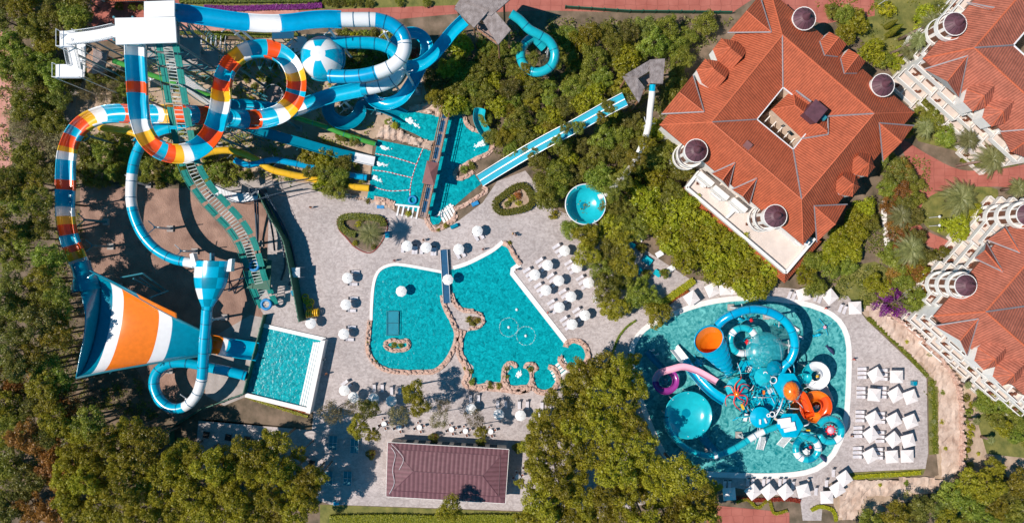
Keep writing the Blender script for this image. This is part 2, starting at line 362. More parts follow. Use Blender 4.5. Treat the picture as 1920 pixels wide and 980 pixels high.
sheet('soil_slope', [(1590, 540), (1640, 560), (1700, 570), (1740, 590), (1860, 760), (1925, 830), (1925, 900), (1790, 905), (1650, 960), (1570, 975), (1560, 930), (1760, 890), (1740, 700), (1620, 590)], 0.012, 'tan')
sheet('garden_soil', [(375, 790), (460, 735), (585, 768), (582, 803), (380, 785)], 0.02, 'soil')
PLAZA = [(505, 368), (560, 352), (600, 347), (640, 360), (700, 372), (745, 400), (800, 412), (830, 432), (862, 412), (905, 380), (932, 340), (985, 320), (1005, 345), (1012, 380), (1060, 400), (1150, 430), (1292, 522), (1340, 530), (1480, 540), (1590, 555), (1625, 600), (1737, 706), (1740, 850), (1735, 878), (1600, 884), (1570, 900), (1545, 910), (1540, 975), (1505, 975), (1500, 935), (1330, 905), (1060, 990), (1010, 958), (620, 945), (560, 925), (365, 880), (372, 788), (585, 806), (588, 770), (462, 740), (490, 690), (500, 600), (478, 560), (500, 530)]
sheet('plaza', PLAZA, 0.024, 'paving')
sheet('landing_court', [(385, 640), (470, 590), (515, 600), (480, 735), (420, 760), (385, 740)], 0.028, 'concrete')
sheet('road', [(0, -30), (-30, 60), (20, 60), (28, 120), (15, 260), (30, 300), (0, 330), (-60, 330), (-60, -30)], 0.016, 'brickpink')
sheet('road', [(172, -20), (172, 80), (330, 62), (330, 30), (430, 36), (640, 46), (860, 26), (1010, 20), (1100, 22), (1370, 26), (1440, -20)], 0.016, 'brick')
sheet('road', [(330, 22), (330, 62), (400, 60), (560, 58), (560, 18)], 0.026, 'brickpink')
sheet('road', [(1430, -30), (1430, 20), (1545, 45), (1640, 30), (1640, -30)], 0.016, 'brick')
sheet('road', cr([(1690, 262), (1740, 290), (1800, 318), (1870, 318), (1960, 305), (1960, 352), (1870, 350), (1790, 352), (1742, 372), (1722, 400), (1730, 428), (1775, 450), (1790, 468), (1760, 470), (1722, 448), (1700, 420), (1712, 370), (1728, 340), (1700, 300)], 4, True), 0.02, 'brick')
sheet('lawn', [(1630, -20), (1790, -20), (1750, 60), (1690, 130), (1700, 180), (1660, 120), (1600, 60), (1625, 20)], 0.01, 'grass')
sheet('lawn', [(1722, 265), (1800, 285), (1880, 300), (1960, 300), (1960, 200), (1700, 230)], 0.012, 'grass')
sheet('lawn', cr([(1728, 385), (1755, 362), (1800, 352), (1870, 355), (1850, 400), (1790, 440), (1760, 438), (1733, 420)], 4, True), 0.024, 'grass')
sheet('lawn', [(1560, 545), (1590, 500), (1640, 490), (1700, 520), (1690, 580), (1640, 590)], 0.016, 'grass')
sheet('lawn', [(1620, 592), (1640, 598), (1735, 700), (1758, 715), (1760, 850), (1742, 852), (1740, 705)], 0.03, 'grass')
sheet('lawn', [(1590, 886), (1735, 878), (1730, 890), (1600, 902)], 0.03, 'grass')
sheet('lawn', [(1830, 780), (1920, 740), (1940, 860), (1850, 850)], 0.016, 'grass')
sheet('lawn', [(600, 945), (1010, 960), (1010, 995), (600, 995)], 0.03, 'grass')
sheet('lawn', [(340, -10), (860, -10), (860, 10), (560, 20), (340, 14)], 0.02, 'grass')
sheet('path', cr([(1652, 382), (1662, 380), (1664, 430), (1676, 490), (1682, 520), (1672, 520), (1660, 470), (1655, 430)], 4, True), 0.03, 'coping')
sheet('path', [(120, 155), (155, 150), (158, 165), (145, 170), (140, 220), (118, 250), (112, 240), (122, 190)], 0.03, 'concrete')
sheet('path', [(400, 330), (600, 345), (600, 352), (500, 372), (400, 352)], 0.03, 'concrete')
sheet('red_path', [(1325, 945), (1480, 960), (1480, 1000), (1325, 1000)], 0.034, 'brick')
def rocky(name, px, z, amp, step=9, m='rockpale', seed=1, label=None):
    """a sheet of broken rock, real relief on a grid"""
    xs = [p[0] for p in px]; ys = [p[1] for p in px]; b = MB(); H_ = {}
    def hh(x, y):
        v = noise.voronoi(Vector((x * .05, y * .06, seed)))[0]
        return z + amp * (v[1] - v[0]) + amp * .6 * noise.noise(Vector((x * .12, y * .12, seed)))
    x = min(xs)
    while x < max(xs):
        y = min(ys)
        while y < max(ys):
            if inpoly(x + step / 2, y + step / 2, px):
                q = []
                for a, c in ((x, y + step), (x + step, y + step), (x + step, y), (x, y)):
                    jx = a + noise.noise(Vector((a * .3, c * .3, 5))) * step * .6; jy = c + noise.noise(Vector((a * .3, c * .3, 9))) * step * .6
                    q.append(W(jx, jy, 0) + Vector((0, 0, max(0.02, hh(a, c)))))
                b.face(q)
            y += step
        x += step
    return tag(b.build(name, M[m]), kind='structure')
rocky('rocky_streambed', cr([(1622, 575), (1650, 568), (1662, 590), (1700, 615), (1745, 660), (1780, 700), (1795, 740), (1797, 800), (1795, 870), (1798, 900), (1780, 905), (1762, 890), (1760, 850), (1758, 790), (1757, 730), (1735, 690), (1690, 650), (1640, 605)], 3, True), 0.5, 0.45, 5)
rocky('rocky_streambed', [(1590, 900), (1730, 893), (1790, 900), (1760, 920), (1620, 930), (1600, 975), (1575, 975), (1572, 930)], 0.3, 0.5, 5, seed=3)
rocky('rock_outcrop', [(735, 226), (745, 240), (770, 256), (813, 266), (808, 283), (760, 268), (706, 258), (712, 240)], 0.3, 1.1, 3, seed=5)
rocky('rock_outcrop', [(590, 348), (640, 360), (690, 372), (740, 384), (738, 394), (690, 378), (640, 368), (590, 356)], 0.1, 0.9, 3, seed=6)
rocky('rock_outcrop', [(765, 200), (812, 190), (836, 205), (826, 222), (800, 212), (770, 208)], 0.1, 0.9, 3, seed=7)

# ---------------------------------------------------------------- pools
def water(name, px, m, label, z=0.05, smooth=0):
    if smooth: px = cr(px, smooth, True)
    b = MB(); b.poly([W(p[0], p[1], 0) + Vector((0, 0, z)) for p in px])
    return tag(b.build(name, M[m]), kind='structure')
def rim(name, px, wd, m, label, cat, z0=0.0, z1=0.18, smooth=4, closed=False):
    """a kerb of constant width along a line"""
    p = cr(px, smooth, closed) if smooth else px
    P = [W(q[0], q[1], 0).xy for q in p]; n = len(P); b = MB(); Lf = []; Rt = []
    for i in range(n):
        a = P[(i - 1) % n] if closed else P[max(i - 1, 0)]; c = P[(i + 1) % n] if closed else P[min(i + 1, n - 1)]
        d = (c - a).normalized(); nn = Vector((-d.y, d.x)); Lf.append(P[i] + nn * wd / 2); Rt.append(P[i] - nn * wd / 2)
    for i in range(n if closed else n - 1):
        j = (i + 1) % n
        for (q, r_) in (((Lf[i], Lf[j], Rt[j], Rt[i]), 0),):
            vs = [(*v, z0) for v in q] + [(*v, z1) for v in q]
            b.add(vs, [(7, 6, 5, 4), (0, 1, 5, 4), (3, 7, 6, 2)] + ([(0, 4, 7, 3)] if i == 0 and not closed else []) + ([(1, 2, 6, 5)] if i == n - 2 and not closed else []))
    return tag(b.build(name, M[m]), label, cat)
def boulder(b, c, rx, ry, rz_, m=0, rot=0.0, seg=7):
    vs = []; fs = []
    for i, (rr, z) in enumerate(((1.0, 0), (1.02, .45), (.72, .92))):
        for k in range(seg):
            a = 2 * math.pi * k / seg + rot; q = 1 + random.uniform(-.16, .16)
            x = rr * rx * q * math.cos(a - rot); y = rr * ry * q * math.sin(a - rot)
            vs.append((c[0] + x * math.cos(rot) - y * math.sin(rot), c[1] + x * math.sin(rot) + y * math.cos(rot), c[2] + z * rz_ * random.uniform(.85, 1.1)))
    for i in range(2):
        for k in range(seg):
            k2 = (k + 1) % seg; fs.append((i * seg + k, i * seg + k2, (i + 1) * seg + k2, (i + 1) * seg + k))
    vs.append((c[0], c[1], c[2] + rz_ * 1.0)); 
    for k in range(seg): fs.append((2 * seg + k, 2 * seg + (k + 1) % seg, 3 * seg))
    b.add(vs, fs, m)
def rockrim(px, wd, label, smooth=5, closed=False, hgt=0.55):
    p = cr(px, smooth, closed) + ([px[0]] if closed else []); P = [W(q[0], q[1], 0) for q in p]; b = MB(); acc = 0
    # a base ribbon with stones set on it
    n = len(P)
    Lf = []; Rt = []
    for i in range(n):
        d = (P[min(i + 1, n - 1)] - P[max(i - 1, 0)]).normalized(); nn = Vector((-d.y, d.x, 0)); ww = wd / 2 * random.uniform(.85, 1.1)
        Lf.append(P[i] + nn * ww); Rt.append(P[i] - nn * ww)
    for i in range(n - 1):
        q = (Lf[i], Rt[i], Rt[i + 1], Lf[i + 1])
        vs = [(v.x, v.y, 0.0) for v in q] + [(v.x, v.y, hgt * .6) for v in q]
        b.add(vs, [(4, 5, 6, 7), (3, 7, 6, 2), (0, 1, 5, 4), (0, 4, 7, 3), (1, 2, 6, 5)])
        seg = P[i + 1] - P[i]; L = seg.length; acc += L
        while acc > 0.55:
            acc -= 0.55; nn = Vector((-seg.y, seg.x, 0)).normalized(); t = random.random()
            c = P[i] + seg * t + nn * random.uniform(-.3, .3) * wd
            boulder(b, (c.x, c.y, hgt * .35), random.uniform(.35, .62) * min(1, .35 + .6 * wd), random.uniform(.25, .4) * min(1, .4 + .5 * wd), random.uniform(.7, 1.05) * hgt, rot=math.atan2(seg.y, seg.x) + random.uniform(-.5, .5))
    return tag(b.build('rock_edging', M['rock']), label, 'rock edging')
MAIN = (cr([(831, 512), (800, 506), (760, 499), (735, 498), (714, 508), (703, 530), (699, 570), (697, 605), (694, 640), (700, 668), (715, 685), (745, 692), (790, 692), (815, 690), (832, 675), (846, 650), (851, 625), (842, 600), (830, 575), (826, 556)], 4)
        + [(840, 545)] + cr([(848, 545), (852, 562), (866, 582), (890, 586), (900, 592), (903, 602), (893, 612), (876, 622), (868, 640), (868, 660), (878, 678), (888, 688), (880, 700), (878, 712)], 4) + [(893, 716)]
        + [(900, 728), (912, 712), (925, 715), (938, 716), (942, 696)] + [(950, 683), (962, 690), (1000, 690), (1022, 690), (1036, 705), (1045, 712), (1066, 690), (1050, 668), (1062, 645)]
        + [(962, 512), (974, 494)] + cr([(974, 494), (962, 472), (944, 455), (925, 470), (900, 484), (875, 496), (852, 503)], 4))
water('pool_water', MAIN, 'water', '', 0.06)
def disc(name, cx, cy, r, m, z):
    water(name, [(cx + r * math.cos(a * math.pi / 18), cy + r * math.sin(a * math.pi / 18)) for a in range(36)], m, '', z)
disc('spa_water', 972, 706, 21, 'water', 0.075); disc('spa_water', 1021, 709, 21, 'water', 0.075); disc('spa_water', 1075, 664, 22, 'water', 0.075)
rim('pool_coping', [(831, 510), (800, 504), (760, 497), (735, 496), (712, 506), (701, 530), (697, 570), (696, 600)], 0.6, 'coping', 'white coping curving round the top left corner of the free-form pool', 'pool coping')
rim('pool_coping', [(943, 453), (925, 468), (900, 482), (875, 494), (850, 502)], 0.8, 'coping', 'white coping along the arc of the pool east of the blue bridge', 'pool coping')
rim('pool_coping', [(975, 495), (961, 505), (960, 512), (1062, 642)], 1.0, 'coping', 'long straight white coping between the pool and the parasol field', 'pool coping', smooth=0)
rockrim([(943, 456), (955, 462), (964, 480), (976, 496)], 1.1, 'sandstone rocks edging the pointed top corner of the pool')
rockrim([(694, 600), (691, 630), (690, 655), (700, 676), (718, 690), (745, 696), (790, 697), (815, 695), (836, 678), (850, 655), (857, 625), (846, 598), (834, 575), (829, 553)], 1.0, 'sandstone rocks around the lower shore of the left pool')
rockrim([(846, 550), (852, 566), (866, 580), (888, 583)], 1.0, 'sandstone rocks from the blue bridge down to the planted islet')
rockrim([(868, 618), (862, 640), (862, 662), (872, 682), (878, 700), (872, 718), (890, 726), (915, 724)], 1.5, 'sandstone rocks along the west bay of the large pool')
rockrim([(914, 724), (940, 727), (965, 729), (990, 728)], 1.7, 'planted sandstone rocks beside the left spa tub')
rockrim([(888, 584), (902, 590), (906, 603), (897, 613), (880, 616)], 0.7, 'rock ring around the planted islet by the path')
rockrim([(943, 722), (944, 706), (946, 690), (953, 681), (962, 681), (968, 687)], 1.0, 'rock hook west of the left spa tub')
rockrim([(984, 690), (988, 682), (1000, 682), (1006, 690), (998, 696), (997, 708), (998, 720)], .8, 'rock hook between the two round spa tubs')
rockrim([(948, 706), (951, 722), (963, 732), (977, 733), (990, 728), (997, 718)], 1.1, 'sandstone curb below the left spa tub')
rockrim([(998, 716), (1004, 730), (1020, 735), (1037, 729), (1046, 714), (1045, 700), (1038, 690), (1028, 687)], 1.1, 'sandstone curb around the right one of the two paired spa tubs')
rockrim([(1060, 650), (1063, 643), (1075, 638), (1090, 642), (1100, 655), (1101, 672), (1092, 686), (1076, 691), (1060, 687), (1051, 676), (1051, 668)], 1.1, 'sandstone curb around the spa tub by the parasol field')
rockrim([(722, 645), (735, 637), (750, 640), (764, 638), (766, 650), (752, 656), (732, 655)], 0.9, 'kidney shaped rock planter in the left pool', closed=True)
for px_, d in (((1045, 712), 0), ((1051, 706), 1), ((1057, 700), 2)): pass
b = MB()
for k in range(4):
    a = W(1040 - k * 3, 712 - k * 6); c = W(1068 - k * 3, 690 - k * 6); mid = (a + c) / 2; d = c - a
    b.box((mid.x, mid.y, 0.14 - k * 0.02), (d.length, 0.5, 0.08), math.atan2(d.y, d.x))
tag(b.build('pool_steps', M['coping']), 'white steps into the large pool beside the spa tubs', 'steps')
rockrim([(1652, 572), (1668, 590), (1700, 614), (1745, 656), (1780, 698), (1795, 740), (1799, 800), (1798, 890)], .7, 'low rock wall along the right bank of the rocky streambed', hgt=1.5)
sheet('planting_bed', [(889, 592), (898, 595), (901, 603), (893, 609), (880, 611), (878, 600)], .05, 'soil')
# wave landing pool
water('pool_water', [(492, 610), (610, 637), (583, 764), (462, 738)], 'water', '', 0.06)
rim('pool_coping', [(492, 609), (611, 636)], 0.8, 'coping', 'white coping along the top of the square landing pool', 'pool coping', smooth=0, z1=.35)
rim('pool_coping', [(462, 739), (582, 768)], 0.9, 'coping', 'white wall along the bottom of the square landing pool', 'pool coping', smooth=0, z1=.6)
rim('pool_coping', [(612, 635), (584, 769)], 0.9, 'coping', 'raised white wall on the right of the square landing pool', 'pool coping', smooth=0, z1=2.6)
b = MB()
for k in range(5):
    a = W(606 - k * 4.2, 640 + k * .3); c = W(580 - k * 4.2, 762 - k * 1.0); d = c - a; mid = (a + c) / 2
    b.box((mid.x, mid.y, 0.16 - k * 0.022), (d.length, 0.36, 0.06), math.atan2(d.y, d.x))
tag(b.build('pool_steps', M['wht']), 'fine white steps along the right side of the square landing pool', 'steps')
# lane pool and splash pools
water('pool_water', [(708, 262), (808, 282), (783, 398), (770, 392), (688, 372)], 'water', '', 0.06)
water('pool_water', cr([(742, 206), (765, 208), (800, 214), (828, 222), (820, 262), (800, 262), (775, 250), (748, 238), (735, 225)], 3, True), 'water', '', 0.062)
water('pool_water', [(845, 206), (872, 210), (874, 240), (905, 250), (918, 268), (915, 285), (880, 305), (862, 316), (853, 330), (870, 335), (888, 325), (902, 345), (880, 362), (850, 388), (822, 420), (806, 422), (796, 400), (812, 330), (830, 270)], 'water', '', 0.064)
rockrim([(870, 205), (872, 225), (882, 240), (905, 250), (918, 262), (924, 275), (915, 288), (895, 297), (875, 308), (858, 318), (853, 328), (862, 335), (876, 330), (888, 322)], 0.9, 'pale rocks around the right splash pool under the trees', hgt=.45)
rockrim([(905, 350), (912, 358), (895, 370), (870, 385), (852, 392)], 0.9, 'rock curb beside the blue mat below the splash pool', hgt=.4)
rockrim([(800, 402), (803, 418), (815, 430), (832, 424), (850, 412), (855, 402)], 1.1, 'rock curb round the bottom tip of the splash pool', hgt=.4)
rockrim([(702, 372), (722, 376), (740, 382)], 1.0, 'rock curb at the lower left of the lane pool')
b = MB()
for k in range(5):
    p = W(748 + k * 9 - 5, 394 + k * 1.5); b.box((p.x + .4, p.y, .12), (.35, 2.4, .08), R(-12))
p = W(764, 386); b.box((p.x, p.y, .2), (5.2, .35, .12), R(-6))
tag(b.build('pool_steps', M['wht']), 'white barred entry steps at the foot of the lane pool', 'steps')
b = MB()
for k in range(5):
    a = W(820 + k * 5, 404 - k * 3.5); b.box((a.x + 1, a.y - .4, .1 + k * .02), (.5, 2.8, .06), R(28))
a = W(832, 400); b.box((W(833, 396).x, W(833, 396).y, .24), (4.6, .3, .15), R(32))
tag(b.build('pool_steps', M['coping']), 'white steps in the bottom tip of the splash pool', 'steps')
def laneline(pts, label):
    b = MB(); P = [W(x, y, .12) for x, y in cr(pts, 8)]
    for i in range(len(P) - 1):
        b.tube([P[i], P[i + 1]], 0.09, 5, i % 2)
    tag(b.build('lane_rope', [M['wht'], M['red']]), label, 'lane rope')
laneline([(704, 288), (730, 293), (755, 300), (780, 308)], 'topmost red and white lane rope across the lane pool')
laneline([(699, 319), (725, 322), (750, 328), (772, 333)], 'middle red and white lane rope across the lane pool')
laneline([(692, 345), (712, 354), (735, 358), (768, 356)], 'lowest red and white lane rope across the lane pool')
laneline([(793, 279), (781, 308), (773, 333), (769, 356), (769, 380)], 'upright red and white rope closing off the three lanes')
def splash(px, py, L, ang, label, sc_=1.0):
    b = MB(); random.seed(int(px))
    for k in range(26):
        t = random.random(); p = W(px, py) + Vector((math.cos(ang), math.sin(ang), 0)) * t * L + Vector((random.gauss(0, .22 * sc_), random.gauss(0, .22 * sc_), .07))
        boulder(b, p, random.uniform(.1, .42) * (1.1 - t) * sc_ + .06, random.uniform(.08, .25) * (1.1 - t) * sc_ + .05, .14, rot=ang)
    q = W(px, py) + Vector((math.cos(ang), math.sin(ang), 0)) * L * .45; boulder(b, (q.x, q.y, .065), L * .5, .16 * sc_, .06, rot=ang)
    tag(b.build('splash', M['foam'], None, True), label, 'water splash', kind=None)
splash(716, 276, 1.9, R(-15), 'white splash in front of the green tube end')
splash(708, 306, 2.3, R(-15), 'white splash in front of the wide straight slide end')
splash(700, 334, 1.9, R(-20), 'white splash in front of the blue tube end')
splash(768, 226, 2.6, R(-35), 'white splash under the open blue chute in the upper pool', 1.3)
splash(908, 268, 2.4, R(200), 'white splash by the dark tube mouth in the right pool', 1.3)
splash(972, 702, 0.9, R(60), 'white bubbling splash in the left spa tub', 1.1)
# bowl pool
disc('bowl_water', 1098, 383, 37, 'azure', 0.9) if False else None
# kids pool
KP = cr([(1184, 662), (1190, 640), (1206, 618), (1235, 600), (1290, 577), (1340, 564), (1400, 558), (1460, 561), (1520, 572), (1560, 590), (1582, 615), (1591, 650), (1591, 700), (1589, 750), (1583, 800), (1562, 850), (1530, 878), (1490, 888), (1440, 891), (1380, 890), (1310, 886), (1275, 876), (1245, 850), (1225, 810), (1205, 760), (1188, 710)], 4, True)
water('pool_water', KP, 'water2', '', 0.06)
o = rim('pool_coping', [(p[0], p[1]) for p in KP[::2]], 1.1, 'coping', 'white coping all round the children slide pool', 'pool coping', smooth=0, closed=True, z1=.2)
# ---------------------------------------------------------------- slides
def sweep(b, pts, r, prof='tube', bands=None, n=8, joint=None, jm=None, step=None, bank=None, open_a=98, seg=12):
    """pts: (px, py, z[, radius factor]); px at the picture position of a point at height z"""
    P4 = [tuple(p) + ((1.0,) if len(p) == 3 else ()) for p in pts]
    S4 = cr(P4, n); P = [W(p[0], p[1], p[2]) for p in S4]; N_ = len(P)
    mats = [0] * N_
    if bands:
        j = 0; k = 0
        ends = []
        for (mi, (ex, ey)) in bands:
            best = None
            for i in range(j, min(N_, j + max(40, N_ // 2))):
                d = (S4[i][0] - ex) ** 2 + (S4[i][1] - ey) ** 2
                if best is None or d < best[0]: best = (d, i)
                elif d > 3600 + best[0] and i - best[1] > 10: break
            e = best[1]
            for i in range(j, e): mats[i] = mi
            j = max(j, e); last = mi
        for i in range(j, N_): mats[i] = last
    if prof == 'tube': A = [(math.cos(2 * math.pi * k / seg), math.sin(2 * math.pi * k / seg)) for k in range(seg)]; closed = True
    elif prof == 'half':
        o = [(math.sin(R(a)), -math.cos(R(a))) for a in [(-open_a + 2 * open_a * k / 12) for k in range(13)]]
        A = [(x, y) for x, y in o] + [(x * 1.09, y * 1.09) for x, y in reversed(o)]; closed = True
    elif prof == 'flat':
        A = [(-1, .42), (-.88, .42), (-.86, 0), (.86, 0), (.88, .42), (1, .42), (1, -.15), (-1, -.15)]; closed = True
    elif prof == 'twin':
        A = [(-1, .3), (-.92, .3), (-.90, 0), (-.10, 0), (-.08, .2), (.08, .2), (.10, 0), (.90, 0), (.92, .3), (1, .3), (1, -.15), (-1, -.15)]; closed = True
    m = len(A); vs = []; fs = []; ms = []; frames = []
    for i, p in enumerate(P):
        t = (P[min(i + 1, N_ - 1)] - P[max(i - 1, 0)]).normalized()
        side = t.cross(Vector((0, 0, 1)))
        side = side.normalized() if side.length > 1e-4 else Vector((1, 0, 0))
        up = side.cross(t)
        if bank:
            a = P[max(i - 4, 0)]; c = P[min(i + 4, N_ - 1)]
            k = (c - p).cross(p - a).z / max(1e-6, (c - p).length * (p - a).length)
            q = max(-.75, min(.75, -k * bank))
            side, up = side * math.cos(q) - up * math.sin(q), up * math.cos(q) + side * math.sin(q)
        frames.append((side, up)); rr = r * S4[i][3]
        for (x, y) in A: vs.append(p + side * x * rr + up * y * rr)
    for i in range(N_ - 1):
        for k in range(m):
            k2 = (k + 1) % m; fs.append((i * m + k, (i + 1) * m + k, (i + 1) * m + k2, i * m + k2))
            if prof == 'twin': ms.append(1 if k in (0, 1, 3, 4, 5, 7, 8, 9, 10, 11) else mats[i])
            elif prof == 'flat': ms.append(mats[i])
            else: ms.append(mats[i])
    b.add(vs, fs, ms)
    if joint:
        acc = 0
        for i in range(1, N_):
            acc += (P[i] - P[i - 1]).length
            if acc > joint:
                acc = 0; side, up = frames[i]; rr = r * S4[i][3] * 1.045; t = (P[i] - P[i - 1]).normalized() * 0.07
                v2 = []
                for d in (-1, 1):
                    for (x, y) in A: v2.append(P[i] + t * d + side * x * rr + up * y * rr)
                b.add(v2, [(k, m + k, m + (k + 1) % m, (k + 1) % m) for k in range(m)], jm)
    return P
def supports(root, pts, m='steelwhite', r=0.22, arm=1.4, drop=1.3, foot=True):
    for (px, py, z) in pts:
        p = W(px, py, z); b = MB(); zt = z - drop
        b.tube([(p.x, p.y, 0), (p.x, p.y, zt - .9)], [r * 1.25, r], 8)
        for a in (0, 2.1, 4.2):
            b.tube([(p.x, p.y, zt - 1.4), (p.x + arm * math.cos(a), p.y + arm * math.sin(a), zt)], r * .45, 6)
        col_ = b.build('support_column', M[m], root)
        if foot: b = MB(); b.box((p.x, p.y, .2), (1.3, 1.3, .4)); b.build('footing', M['concrete'], col_)
def slide(name, label, pts, r, mats, parts='chute', sup=(), supm='steelwhite', cat='water slide', arm=1.4, drop=None, **kw):
    p = W(pts[-1][0], pts[-1][1], 0); root = thing(name, label, cat, (p.x, p.y, 0))
    b = MB(); sweep(b, pts, r, **kw); b.build(parts, [M[x] for x in mats], root, smooth=(kw.get('prof', 'tube') in ('tube', 'half')))
    supports(root, sup, supm, arm=arm, drop=drop if drop else r)
    return root
# the large striped raft slide
Wt, Bl, Rd, Yl = 0, 1, 2, 3
M1 = [(253, 78, 24.6), (254, 110, 23.8), (257, 160, 22.4), (259, 200, 21.2), (265, 238, 20.2), (282, 268, 19.4), (308, 284, 18.8), (340, 288, 18.4), (372, 277, 18.0), (396, 252, 17.6), (408, 220, 17.2), (414, 190, 16.9), (416, 158, 16.6), (425, 128, 16.3), (448, 102, 16), (480, 91, 15.7), (515, 95, 15.4), (543, 116, 15.1), (556, 150, 14.8), (551, 185, 14.4), (530, 210, 14.0), (498, 222, 13.6), (462, 224, 13.1), (425, 221, 12.9), (385, 217, 12.8), (340, 214, 12.7), (300, 214, 12.6), (255, 214, 12.5), (210, 213, 12.4), (175, 220, 12.3), (147, 238, 12.2), (130, 264, 12.0), (123, 300, 11.8), (122, 350, 11.3), (121, 400, 10.7), (127, 440, 10.1), (140, 475, 9.6), (151, 500, 9.1)]
B1 = [(Wt, (254, 103)), (Bl, (256, 155)), (Rd, (258, 178)), (Bl, (262, 222)), (Wt, (270, 244)), (Yl, (283, 262)), (Rd, (297, 275)), (Bl, (310, 284)), (Rd, (322, 287)), (Yl, (340, 288)), (Wt, (355, 285)), (Bl, (385, 264)), (Rd, (400, 242)), (Bl, (411, 210)), (Wt, (415, 188)), (Yl, (416, 165)), (Rd, (419, 145)), (Bl, (427, 127)), (Rd, (437, 112)), (Yl, (450, 101)), (Wt, (466, 94)), (Bl, (499, 91)), (Rd, (518, 97)), (Bl, (540, 113)), (Wt, (551, 134)), (Yl, (555, 152)), (Rd, (554, 166)), (Bl, (551, 178)), (Rd, (544, 194)), (Yl, (532, 208)), (Wt, (514, 218)), (Bl, (484, 223)), (Rd, (462, 224)), (Bl, (403, 218)), (Yl, (391, 217)), (Rd, (366, 216)), (Bl, (346, 214)), (Rd, (322, 214)), (Yl, (300, 214)), (Wt, (288, 214)), (Bl, (244, 214)), (Rd, (228, 214)), (Bl, (192, 215)), (Wt, (172, 221)), (Yl, (155, 231)), (Rd, (142, 244)), (Bl, (133, 258)), (Rd, (127, 275)), (Yl, (124, 287)), (Wt, (123, 300)), (Bl, (122, 334)), (Rd, (122, 355)), (Bl, (121, 386)), (Wt, (122, 405)), (Yl, (125, 423)), (Rd, (128, 441)), (Bl, (134, 457)), (Rd, (141, 472)), (Yl, (147, 485)), (Wt, (152, 497))]
striped = slide('striped_raft_slide', 'huge open raft slide striped white blue red and yellow, looping from tower to orange funnel', M1, 1.64, ('wht', 'azure', 'orange', 'yellow'), sup=[(150, 250, 12), (140, 410, 10.6), (155, 460, 9.6), (235, 214, 12.5), (437, 120, 16), (548, 140, 15), (520, 215, 13.6), (300, 282, 18.8), (258, 180, 21.5), (395, 250, 17.6)], supm='steel', drop=2.0, prof='half', bands=B1, bank=1.3, open_a=100)
def truss(root, A, B, wd=1.0, n=8, m='steel'):
    A, B = W(*A), W(*B); d = B - A; nn = Vector((-d.y, d.x, 0)).normalized() * wd / 2; b = MB()
    for s in (-1, 1): b.tube([A + nn * s, B + nn * s], .11, 5)
    for k in range(n):
        p, q = A.lerp(B, k / n), A.lerp(B, (k + 1) / n); s = 1 if k % 2 else -1; b.tube([p + nn * s, q - nn * s], .06, 4); b.tube([p - nn, p + nn], .06, 4)
    b.build('support_truss', M[m], root)
for A, B_, wd in (((403, 232, 12), (470, 295, .2), 1.6), ((425, 238, 12), (492, 270, .2), 1.4), ((478, 235, 12.5), (520, 245, .2), 1.2), ((422, 150, 14), (385, 175, .2), 1.0), ((350, 40, 22), (392, 120, .2), 1.6), ((372, 46, 22), (405, 78, .2), 1.2), ((452, 160, 6), (500, 185, 5.5), .7)):
    truss(striped, A, B_, wd)
